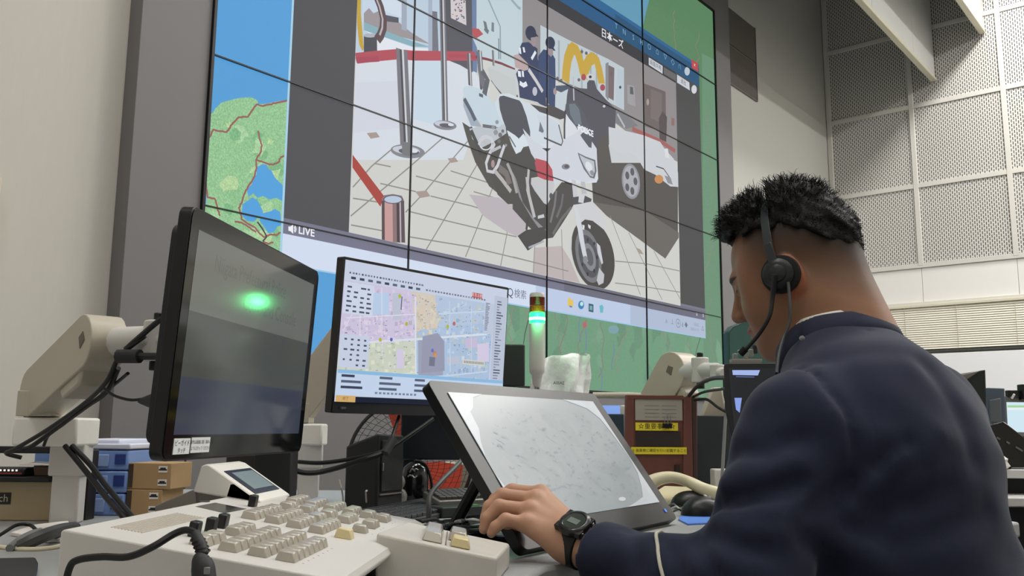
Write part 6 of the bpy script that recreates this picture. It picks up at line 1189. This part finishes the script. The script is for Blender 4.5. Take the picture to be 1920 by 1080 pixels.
PD.un(PD.cone(W0 + [0, .01, -.004], gc(1010, 965, 1.40), .024, .016), .014)
T_.un(PD.d, .007)
for m_, p_, d_, t_, r_ in FING: T_.un(T_.ell(gc(m_[0] + 2, m_[1] - 4, m_[2] - .006), (.0085, .0085, .0080)), .008)
for m_, p_, d_, t_, r_ in FING[:]: T_.un(T_.cone(gc(m_[0], m_[1] - 6, m_[2] - .004), W0 + (gc(*m_) - gc(1000, 955, 1.375)) * .3 + [0, -.006, .014], .0045, .003), .008)
TH = [gc(1040, 995, 1.375), gc(1000, 985, 1.405), gc(955, 978, 1.405), gc(924, 978, 1.395)]
td = T_.cone(TH[0], TH[1], .018, .013); 
for a_, b_, ra, rb in ((TH[1], TH[2], .013, .0115), (TH[2], TH[3], .0115, .0085)):
    g_ = T_.cone(a_, b_, ra, rb); hh2 = np.clip(.5 + .5 * (td - g_) / .006, 0, 1); td = td * (1 - hh2) + g_ * hh2 - .006 * hh2 * (1 - hh2)
T_.un(td, .006)
T_.un(T_.cone(W0, W1, .0285, .0325), .02)
hand = T_.mesh()
# torso, hips, legs under the clothes
shL, shR = gc(1500, 815, 1.21), gc(1728, 775, 1.37); elL = gc(1408, 1085, 1.14)
tf, tr = heading(36)
TC = (shL + shR) / 2; hipC = TC + np.array([.05, -.05, -.52])
B_ = SDF((-.12, .70, -.93), (1.05, 1.95, .14), .014)
MT = np.stack([tr, tf, upv])
B_.un(B_.ell(TC + [0, 0, -.12], (.16, .10, .20), MT)); B_.un(B_.ell(hipC, (.16, .12, .13), MT), .08); B_.un(B_.cone(TC + [0, 0, -.2], hipC, .12, .12), .06); B_.un(B_.cone(TC, neckB, .07, .055), .05)
B_.un(B_.cone(shL, elL, .048, .040), .04); B_.un(B_.cone(elL, W1, .040, .030), .02)
elR = shR + np.array([-.02, .06, -.27]); haR = elR + np.array([-.20, .15, .05]); B_.un(B_.cone(shR, elR, .048, .040), .04); B_.un(B_.cone(elR, haR, .038, .028), .02)
bodyl = B_.mesh()
m_skin = mat('skin', '#a87e63', .50, spec=.35, bump=(160, .25, .0006))
nt = m_skin.node_tree; vc = nt.nodes.new('ShaderNodeVertexColor'); vc.layer_name = 'Col'; nt.links.new(vc.outputs['Color'], nt.nodes['Principled BSDF'].inputs['Base Color'])
nt.nodes['Principled BSDF'].inputs['Subsurface Weight'].default_value = .12; nt.nodes['Principled BSDF'].inputs['Subsurface Radius'].default_value = (.01, .004, .002); nt.nodes['Principled BSDF'].inputs['Subsurface Scale'].default_value = .6
def hairline(y): return .062 + .364 * y + .50 * np.minimum(y + .04, 0)
def skin_col(V):
    n = len(V); c = np.ones((n, 4)); s1 = np.array(lin('#926a51')); c[:, :3] = s1
    L = (V - Hc) @ MH.T; hm = (np.linalg.norm(L, axis=1) < .2)
    # shaved sides: dark stubble grows from the nape and temples up to the top
    line = hairline(L[:, 1]); t = np.clip(1 - (line - L[:, 2]) / .105, 0, 1); back = np.clip((.058 - L[:, 1]) / .03, 0, 1)
    st_ = np.clip(t, 0, 1) * back * hm; st_ = st_ ** .8 * .95; c[:, :3] = c[:, :3] * (1 - st_[:, None]) + np.array(lin('#2a2523')) * st_[:, None]
    ear = np.clip((np.abs(L[:, 0]) - .080) / .006, 0, 1) * (np.abs(L[:, 2] + .02) < .045) * hm; c[:, :3] = c[:, :3] * (1 - ear[:, None]) + np.array(lin('#a36448')) * ear[:, None]
    for sx in (-1, 1):
        br = (((L[:, 0] - sx * .033) / .020) ** 2 + ((L[:, 2] - .016) / .0045) ** 2 < 1) & (L[:, 1] > .05) & hm; c[br, :3] = lin('#2b2422')
        ey = (((L[:, 0] - sx * .031) / .014) ** 2 + ((L[:, 2] + .005) / .0028) ** 2 < 1) & (L[:, 1] > .05) & hm; c[ey, :3] = lin('#2a211e')
    lp_ = ((L[:, 0] / .024) ** 2 + ((L[:, 2] + .072) / .011) ** 2 < 1) & (L[:, 1] > .085) & hm; c[lp_, :3] = lin('#a2655a')
    H_ = (V - gc(1000, 950, 1.38)); hn = np.linalg.norm(H_, axis=1) < .14; c[hn, :3] = lin('#bb9077')  # face shade is put into its skin colour, so the hand is lighter
    for m__, p__, d__, t__, r__ in FING:
        for kpt, w_ in ((m__, .016), (p__, .011)):
            dd = np.linalg.norm(V - gc(*kpt), axis=1); k_ = np.clip(1 - dd / w_, 0, 1) * .35; c[:, :3] = c[:, :3] * (1 - k_[:, None]) + np.array(lin('#b5796a')) * k_[:, None]
    return c
man = np_obj('person', [head, hand, bodyl], m_skin, None, G(hipC[0], hipC[1], -.48), skin_col)
props(man, 'seated man in a navy uniform jacket, seen from behind, left hand at the pen display', 'person')
# ---------------- jacket
J = SDF((-.02, .86, -.56), (1.06, 1.80, .22), .0065)
MTi = MT
torso = J.ell(TC + tr * .015 - tf * .01 + [0, 0, -.13], (.188, .136, .25), MT); J.un(torso)
J.un(J.ell(TC - tf * .045 + [0, 0, -.055], (.170, .105, .135), MT), .05)
J.un(J.cone(TC + tr * .0 + [0, 0, -.2], hipC + [0, 0, .0], .150, .158), .08)
J.un(J.ell(TC + tr * .04 - tf * .01 + [.02, -.01, -.32], (.188, .150, .22), MT), .06)
J.un(J.cone(TC + [0, 0, .02], neckB + [.0, 0, -.015], .085, .068), .06)
for s_, e_ in ((shL, neckB), (shR, neckB)): J.un(J.cone(s_ + [0, 0, -.004], e_ + [0, 0, -.035], .060, .060), .05)
J.un(J.ell(shL, (.074, .074, .074)), .035); J.un(J.ell(shR, (.066, .066, .064)), .05)
mdl = shL * .5 + elL * .5
J.un(J.cone(shL, mdl, .073, .068), .03); J.un(J.cone(mdl, elL, .070, .062), .03)
fa1 = gc(1118, 1038, 1.305); fa_m = gc(1250, 1084, 1.215)
J.un(J.cone(elL, fa_m, .060, .052), .03); J.un(J.cone(fa_m, fa1, .050, .0445), .02)
mR = shR * .5 + elR * .5; J.un(J.cone(shR, elR, .062, .056), .035); J.un(J.cone(elR, haR, .060, .048), .03)
# folds: drag lines fanning from the armpit and elbow, soft noise in the cloth
P = J.P
J.d += (.0022 * np.sin(P[..., 0] * 31 + 4 * np.sin(P[..., 2] * 17)) * np.sin(P[..., 2] * 23 + 2 * np.sin(P[..., 0] * 13)) + .0012 * np.sin(P[..., 1] * 61 + P[..., 2] * 47)).astype(np.float32)
def surf(px, py):                       # first point of the cloth met when looking along a pixel
    a, b = gc(px, py, .9), gc(px, py, 1.75)
    for t in np.linspace(0, 1, 170):
        p_ = a + (b - a) * t; ijk = np.round((p_ - J.lo) / J.h).astype(int)
        if (ijk >= 0).all() and (ijk < np.array(J.d.shape)).all() and J.d[tuple(ijk)] < 0: return p_
    return None
FOLDS = [([(1500, 690), (1545, 720), (1580, 765), (1598, 820), (1606, 880), (1600, 940)], .006, -.0075), ([(1488, 700), (1530, 735), (1562, 780), (1580, 840)], .014, .004),
         ([(1345, 948), (1385, 938), (1440, 925), (1500, 905)], .012, -.018), ([(1360, 905), (1420, 895), (1480, 870)], .016, .008), ([(1352, 965), (1400, 968), (1450, 960)], .012, .007), ([(1380, 850), (1440, 850), (1500, 825)], .014, -.008),
         ([(1395, 820), (1450, 800)], .018, .006), ([(1600, 900), (1560, 930), (1520, 960)], .014, -.010), ([(1700, 835), (1665, 850), (1640, 880)], .012, -.011), ([(1690, 850), (1640, 905), (1610, 960)], .016, .007), ([(1720, 870), (1660, 930), (1640, 1000)], .016, -.008),
         ([(1760, 820), (1700, 900)], .02, .006), ([(1240, 1010), (1270, 1045), (1280, 1075)], .010, -.006), ([(1300, 1012), (1325, 1045), (1340, 1078)], .010, -.010), ([(1180, 995), (1195, 1030), (1200, 1070)], .010, -.005), ([(1330, 1000), (1380, 1020), (1430, 1030)], .012, -.012), ([(1345, 985), (1400, 1000), (1480, 1000)], .014, .008),
         ([(1640, 960), (1700, 950), (1780, 920)], .018, -.007), ([(1680, 1020), (1760, 1000), (1850, 960)], .018, -.006), ([(1740, 690), (1790, 760), (1830, 860)], .018, -.005), ([(1540, 700), (1620, 690), (1700, 690)], .022, .005), ([(1560, 1010), (1620, 1040), (1660, 1075)], .016, .008), ([(1500, 1000), (1540, 1040), (1560, 1078)], .014, -.009),
         ([(1628, 620), (1640, 800), (1655, 1000)], .004, -.003)]
for pl, wd, dep in FOLDS:
    pts = [q_ for q_ in (surf(*p_) for p_ in pl) if q_ is not None]
    if len(pts) < 2: continue
    dd = np.full(J.d.shape, 9., np.float32)
    for a_, b_ in zip(pts[:-1], pts[1:]): dd = np.minimum(dd, J.cone(a_, b_, 0, 0))
    J.d = J.d - dep * np.exp(-(dd / wd) ** 2)
# neck opening and cuff openings
J.cut(J.cone(neckB + (neckB - h2g(0, -.03, -.045)) * .05, h2g(0, -.03, -.045), .066, .072), .006); J.cut(J.cone(gc(1120, 1040, 1.305), gc(1000, 1005, 1.40), .036, .036)); J.d = np.where(J.P[..., 2] < -.545, np.maximum(J.d, .001), J.d)
cd = np.array(fa1 - fa_m); cd /= np.linalg.norm(cd); J.d = np.where(((J.P - fa1) @ cd > .0) & (np.linalg.norm(J.P - fa1, axis=-1) < .09), np.maximum(J.d, (J.P - fa1) @ cd), J.d)
m_jac = mat('navy wool cloth', '#272b3e', .88, spec=.2, bump=(900, .4, .0004), var=(120, .08), sheen=.12)
np_obj('jacket', [J.mesh()], m_jac, man, smooth_it=3)
Tr = SDF((-.15, .75, -.93), (1.05, 1.95, -.38), .012)
Tr.un(Tr.ell(hipC + [0, 0, -.03], (.175, .135, .13), MT))
feet = []
for sd in (-1, 1):
    hp_ = hipC + tr * .09 * sd + [0, 0, -.04]; kn_ = hp_ + tf * .42 + tr * .04 * sd + [0, 0, -.01]; an = kn_ + tf * .05 + np.array([0, 0, -.38]); Tr.un(Tr.cone(hp_, kn_, .085, .062), .03); Tr.un(Tr.cone(kn_, an, .062, .05), .02); feet.append(an)
np_obj('trousers', [Tr.mesh()], mat('navy trouser cloth', '#1f2436', .85, bump=(800, .3, .0004)), man)
for an in feet:
    sh = SDF(an - [.17, .17, .1], an + [.17, .2, .06], .008); sh.un(sh.cone(an + [0, 0, -.045], an + tf * .15 + [0, 0, -.052], .042, .034)); sh.un(sh.cone(an, an + [0, 0, -.03], .045, .045), .02); sh.d = np.maximum(sh.d, -(sh.P[..., 2] + .925)); np_obj('shoe', [sh.mesh()], m_blk, man)
# collar: a folded band round the neck; white shirt edge inside
def band(name, m, c0, ax, r0, r1, h0, h1, front, gap, thick, tilt=0, off=(0, 0, 0), parent=man):
    """rings around axis ax; front = heading of the opening; h varies from back (h0) to front (h1)"""
    ax = ax / np.linalg.norm(ax); fx = front - ax * (front @ ax); fx /= np.linalg.norm(fx); sx = np.cross(fx, ax); V = []; n = 64
    for i in range(n + 1):
        a_ = R(gap + (360 - 2 * gap) * i / n); cf = math.cos(a_); hh3 = h0 + (h1 - h0) * (cf + 1) / 2
        dirv = fx * cf * 1.08 + sx * math.sin(a_); dr = ax * tilt * (-(cf)) 
        b0 = c0 + dirv * r0 + dr; b1 = c0 + dirv * r1 + dr - ax * hh3
        V += [b0, (b0 * .5 + b1 * .5) + dirv * .004, b1, b1 - dirv * thick, (b0 * .5 + b1 * .5) - dirv * thick * .6, b0 - dirv * thick]
    F = [[i * 6 + k, i * 6 + (k + 1) % 6, (i + 1) * 6 + (k + 1) % 6, (i + 1) * 6 + k] for i in range(n) for k in range(6)]
    return np_obj(name, [(np.array(V), np.array(F))], m, parent)
nax = h2g(0, -.03, -.045) - neckB; naxn = nax / np.linalg.norm(nax)
col0 = neckB + naxn * .040
band('collar', m_jac, col0 + np.array([.002, 0, -.003]), nax + np.array([.0, 0, .06]), .0745, .0925, .046, .066, tf, 26, .007, -.006)
band('shirt_collar', mat('white shirt cotton', '#d8d5cc', .7, bump=(600, .3, .0003)), col0 + np.array([-.003, .0, -.002]), nax + np.array([.0, 0, .06]), .0705, .0735, .03, .04, tf, 18, .002, -.002)
mb = MB(); cpn = atf(1504, 634, 1.235); mb.lathe(frame_from(cpn, RGT, -FWD), [(.0035, -.002), (.0035, .001), (.001, .002)], 12); mb.build('collar_pin', m_chrome, man)
# cream braid ring round the sleeve
rc = gc(1262, 1071, 1.215); rax = gc(1325, 1050, 1.20) - gc(1262, 1071, 1.215); rax = rax / np.linalg.norm(rax); u1 = np.cross(rax, upv); u1 /= np.linalg.norm(u1); u2 = np.cross(u1, rax)
rr_ = []
for k in range(48):                      # march out to the cloth so that the braid lies on it
    a_ = 2 * math.pi * k / 48; dv = u1 * math.cos(a_) + u2 * math.sin(a_); best = .052
    for s_ in np.arange(.03, .09, .001):
        p_ = rc + dv * s_; ijk = np.round((p_ - J.lo) / J.h).astype(int)
        if (ijk < 0).any() or (ijk >= np.array(J.d.shape)).any(): break
        if J.d[tuple(ijk)] > 0: best = s_; break
    rr_.append(best)
rr_ = [(rr_[k - 1] + rr_[k] + rr_[(k + 1) % 48]) / 3 for k in range(48)]
mb = MB(); pts = [G(*(rc + (u1 * math.cos(2 * math.pi * (k % 48) / 48) + u2 * math.sin(2 * math.pi * (k % 48) / 48)) * (rr_[k % 48] + .001))) for k in range(49)]; mb.tube(pts, .0024, 8, False, smooth=False); mb.build('sleeve_braid', mat('cream braid', '#c9c4b4', .7), man)
# ---------------- hair
HS = SDF(Hc + [-.15, -.16, -.06], Hc + [.17, .16, .20], .004); qh = (HS.P - Hc.astype(np.float32)) @ MH.T.astype(np.float32)
X_, Y_, Z_ = qh[..., 0], qh[..., 1], qh[..., 2]
cap = HS.ell((0, -.016, .034), (.080, .103, .092), None, qh) - .004
top = HS.ell((0, -.014, .072), (.077, .092, .076), None, qh); fr1 = HS.ell((0, .052, .096), (.054, .026, .032), None, qh)
k_ = .03; h_ = np.clip(.5 + .5 * (top - fr1) / k_, 0, 1); tq_ = top * (1 - h_) + fr1 * h_ - k_ * h_ * (1 - h_)
lim = .050 + .10 * np.clip(Y_ + .02, -1, 0) * 1.0 - Z_ ; lim = (.048 + .28 * np.clip(Y_ + .03, -.2, 0)) - Z_           # keep only above a line falling to the back
lim = hairline(Y_) - Z_; tq_ = tq_ + .020 * np.clip(1 + lim / .040, 0, 1) * np.clip((.05 - Y_) / .03, .15, 1); hd = np.minimum(tq_, cap); hd = np.maximum(hd, lim + .003 * np.sin(Y_ * 160))
nz_ = (.0040 * np.sin(X_ * 110 + 3 * np.sin(Y_ * 60)) * np.sin(Y_ * 130 + 2 * np.sin(Z_ * 90)) + .003 * np.sin(Z_ * 190 + X_ * 140) * np.sin(Y_ * 210))
HS.d = (hd + nz_).astype(np.float32); bd = np.abs(Y_ - .030); HS.d = np.maximum(HS.d, np.where((bd < .008), .094 - 9, -9)); HS.cut((np.maximum(np.abs(Y_ - (-.010 - .12 * (Z_ - .1))) - .009, -(np.sqrt(X_ ** 2 + (Z_ - .0) ** 2) - .106))).astype(np.float32), .008)
hm_ = HS.mesh(); m_hair = mat('black hair', '#131112', .58, spec=.3, bump=(420, .8, .002))
hv = hm_[0]; rs = np.random.RandomState(7); strands_V, strands_F = [], []
ctr = h2g(0, -.01, .02); sel = rs.choice(len(hv), 6500)
for n_, vi in enumerate(sel):
    p0 = hv[vi]; L = (p0 - Hc) @ MH.T
    if L[2] < hairline(L[1]) + .006: continue
    nrm = p0 - ctr; nrm /= np.linalg.norm(nrm); tdir = rs.normal(size=3); tdir -= nrm * (tdir @ nrm); tdir /= np.linalg.norm(tdir); b2 = np.cross(nrm, tdir)
    ln = rs.uniform(.008, .020) * (1.0 if L[2] > .085 else .45); cur = rs.uniform(-1.6, 1.6); pts_ = []
    for k in range(5):
        t = k / 4; pts_.append(p0 - nrm * .004 + nrm * (ln * .75 * math.sin(min(1.5, 1.9 * t)) + .002) + tdir * ln * t * .7 + b2 * ln * .35 * math.sin(cur * 2.2 * t))
    wd = .0008
    for k, pnt in enumerate(pts_): w_ = wd * (1 - .75 * k / 4); strands_V += [pnt - b2 * w_, pnt + tdir * w_ * .8, pnt + b2 * w_]
    b0 = len(strands_V) - 15
    for k in range(4):
        for j in range(3): strands_F.append([b0 + k * 3 + j, b0 + k * 3 + (j + 1) % 3, b0 + (k + 1) * 3 + (j + 1) % 3, b0 + (k + 1) * 3 + j])
hair = np_obj('hair', [hm_, (np.array(strands_V), np.array(strands_F))], m_hair, man)
# ---------------- headset
hg = lambda x, y, z: G(*h2g(x, y, z))
hs_ = thing('headset', 'black call-centre headset on the seated man, ear pad over his left ear', 'headset', hg(-.09, 0, -.02))
XW = (hg(-1, 0, 0) - hg(0, 0, 0)).normalized(); YWv = (hg(0, 1, 0) - hg(0, 0, 0)).normalized(); ZW = (hg(0, 0, 1) - hg(0, 0, 0)).normalized()
arc = []
for k in range(25):
    a_ = R(-8 + 196 * k / 24); arc.append((-math.cos(a_) * .098, .004 - .018 * math.sin(a_), -.0 + math.sin(a_) * (.118 if math.sin(a_) > 0 else .09) + .0))
mb = MB(); n = len(arc); vs = []
for i, (x, y, z) in enumerate(arc):
    rad = Vector((x, z)).normalized(); w_ = .0065
    for dy, dr in ((-w_, 0), (w_, 0), (w_, .0022), (-w_, .0022)): vs.append(hg(x + rad.x * dr, y + dy, z + rad.y * dr))
mb.add(vs, [(i * 4 + k, i * 4 + (k + 1) % 4, (i + 1) * 4 + (k + 1) % 4, (i + 1) * 4 + k) for i in range(n - 1) for k in range(4)] + [(0, 1, 2, 3), ((n - 1) * 4 + 3, (n - 1) * 4 + 2, (n - 1) * 4 + 1, (n - 1) * 4)]); mb.build('headband', mat('headset grey plastic', '#2c3236', .32, coat=.2), hs_, .0006)
for sgn, nm in ((1, 'left'), (-1, 'right')):
    ec = hg(-.088 * sgn, .000, -.020); ef = Fr(ec, YWv, ZW, XW * sgn)
    mb = MB(); mb.lathe(ef, [(.020, -.004), (.0285, -.002), (.0300, .005), (.0285, .012), (.022, .014)], 32); pad = mb.build('ear_pad', mat('black foam', '#1a1b1d', .8, bump=(400, .5, .0006)), hs_)
    mb = MB(); mb.lathe(ef.sub(.002, 0, .012), [(.023, 0), (.0235, .006), (.018, .010), (.014, .0105), (.013, .014), (.008, .0165), (.001, .017)], 32); mb.build('ear_cup', mat('headset dark plastic', '#25282b', .35), hs_)
    mb = MB(); mb.prism(Fr(ec + XW * sgn * .016, YWv, XW * sgn, ZW), [(-.004, -.004), (.009, -.004), (.006, .050), (-.007, .050)], -.002, .003, 'y'); mb.build('slider', mat('headset grey plastic', '#2c3236', .32), hs_, .001)
mb = MB(); mb.tube([hg(-.116, .004, -.022), hg(-.108, .022, -.05), *af((1443, 592, 1.335), (1424, 625, 1.345), (1405, 648, 1.355), (1394, 660, 1.36))], [.005, .0035, .003, .003, .003, .0035], 10); mb.build('mic_boom', m_blk2, hs_)
mb = MB(); mb.tube(af((1398, 654, 1.358), (1388, 664, 1.362)), .0055, 10, smooth=False); mb.build('microphone', mat('mic foam', '#17181a', .9), hs_)
mb = MB(); mb.tube([hg(-.112, -.008, -.040), *af((1481, 575, 1.31), (1480, 605, 1.305), (1468, 635, 1.30), (1460, 665, 1.28), (1456, 700, 1.25))], .0024, 8); mb.build('headset_lead', mat('grey lead', '#3a3c3e', .45), hs_)
# ---------------- watch and pen
wc = gc(1087, 1019, 1.325); wax = (W1 - W0) / np.linalg.norm(W1 - W0); nrm = np.array([-.10, -.62, .78]); nrm -= wax * (nrm @ wax); nrm /= np.linalg.norm(nrm); wt = np.cross(wax, nrm)
ctrw = W0 + wax * ((wc - W0) @ wax)
wv = lambda a, b, c: G(*(ctrw + wax * a + wt * b + nrm * c)); dW = lambda v: (G(*v) - G(0, 0, 0)).normalized()
WFm = Fr(wv(0, 0, 0), dW(wax), dW(wt), dW(nrm))
wt_ = thing('wristwatch', 'black rubber sports watch on the left wrist', 'watch', WFm.o)
mb = MB(); n = 48; vs = []
for i in range(n):
    a_ = 2 * math.pi * i / n; hw_ = .0145 - .0025 * (1 - math.sin(a_)) / 2
    for dx, dr in ((-hw_, 0), (hw_, 0), (hw_ * .9, .0035), (-hw_ * .9, .0035)): vs.append(WFm.p(dx, (.0318 + dr) * math.cos(a_), (.0312 + dr) * math.sin(a_)))
mb.add(vs, [(i * 4 + k, i * 4 + (k + 1) % 4, ((i + 1) % n) * 4 + (k + 1) % 4, ((i + 1) % n) * 4 + k) for i in range(n) for k in range(4)]); mb.build('strap', mat('black rubber strap', '#141416', .45), wt_, .0008)
wk = WFm.sub(0, 0, .030)
mb = MB(); mb.lathe(wk, [(.020, 0), (.0235, .003), (.0240, .008), (.0225, .011), (.0190, .0128), (.0165, .0128), (.0160, .0110)], 36); [mb.box(wk, (.0175 * sx, .0135 * sy, .0055), (.011, .011, .009)) for sx in (-1, 1) for sy in (-1, 1)]; mb.build('case', mat('black resin case', '#18181a', .3, coat=.2), wt_, .001)
mb = MB(); mb.lathe(wk.sub(0, 0, .0112), [(.0158, 0), (.0158, .0008), (.0002, .0010)], 32); mb.build('dial', mat('watch glass', '#3d4640', .08, coat=.6), wt_)
mb = MB(); mb.box(wk.sub(0, 0, .0125), (0, .001, 0), (.018, .010, .0006)); mb.build('display_window', mat('lcd window', '#76807a', .2), wt_)
mb = MB(); [mb.cyl(wk.p(.0235 * math.cos(a_), .0235 * math.sin(a_), .006), wk.p(.0275 * math.cos(a_), .0275 * math.sin(a_), .006), .0022) for a_ in (.5, -.5, math.pi - .5, math.pi + .5)]; mb.build('push_button', m_chrome, wt_)
mb = MB(); mb.tube([G(*gc(902, 993, 1.368)), G(*gc(925, 962, 1.385)), G(*gc(975, 925, 1.45))], [.0028, .0048, .0048], 12, smooth=False); t = mb.build('stylus', mat('pale grey stylus', '#c3c6c8', .35)); props(t, 'pale grey stylus held in the left hand, tip beside the fingers', 'stylus')
# chair under the man
cc = G(hipC[0] + .02, hipC[1] - .02, 0); CF = Fr(Vector((cc.x, cc.y, 0)), RGT * float(tr[0]) + FWD * float(tr[1]), RGT * float(tf[0]) + FWD * float(tf[1]), UP)
t = thing('office_chair', 'black office chair under the seated man, mostly hidden', 'chair', CF.o); sz_ = CAM.z + hipC[2] - .172
mb = MB(); mb.prism(CF, rrect(.48, .46, .06, x0=-.24, z0=-.20), sz_ - .07, sz_, 'z'); mb.build('seat', m_cf, t, .02)
mb = MB(); mb.cyl(CF.p(0, 0, .08), CF.p(0, 0, sz_ - .06), .027); mb.build('column', m_blk, t)
for k in range(5):
    a_ = R(72 * k + 20); e = CF.p(.29 * math.cos(a_), .29 * math.sin(a_), .055); mb = MB(); mb.tube([CF.p(0, 0, .09), e], [.022, .014], 8, smooth=False); o = mb.build('base_spoke', m_blk, t); mb = MB(); mb.cyl(e - UP * .03 - CF.x * .015, e - UP * .03 + CF.x * .015, .025); mb.build('caster', m_blk, o)
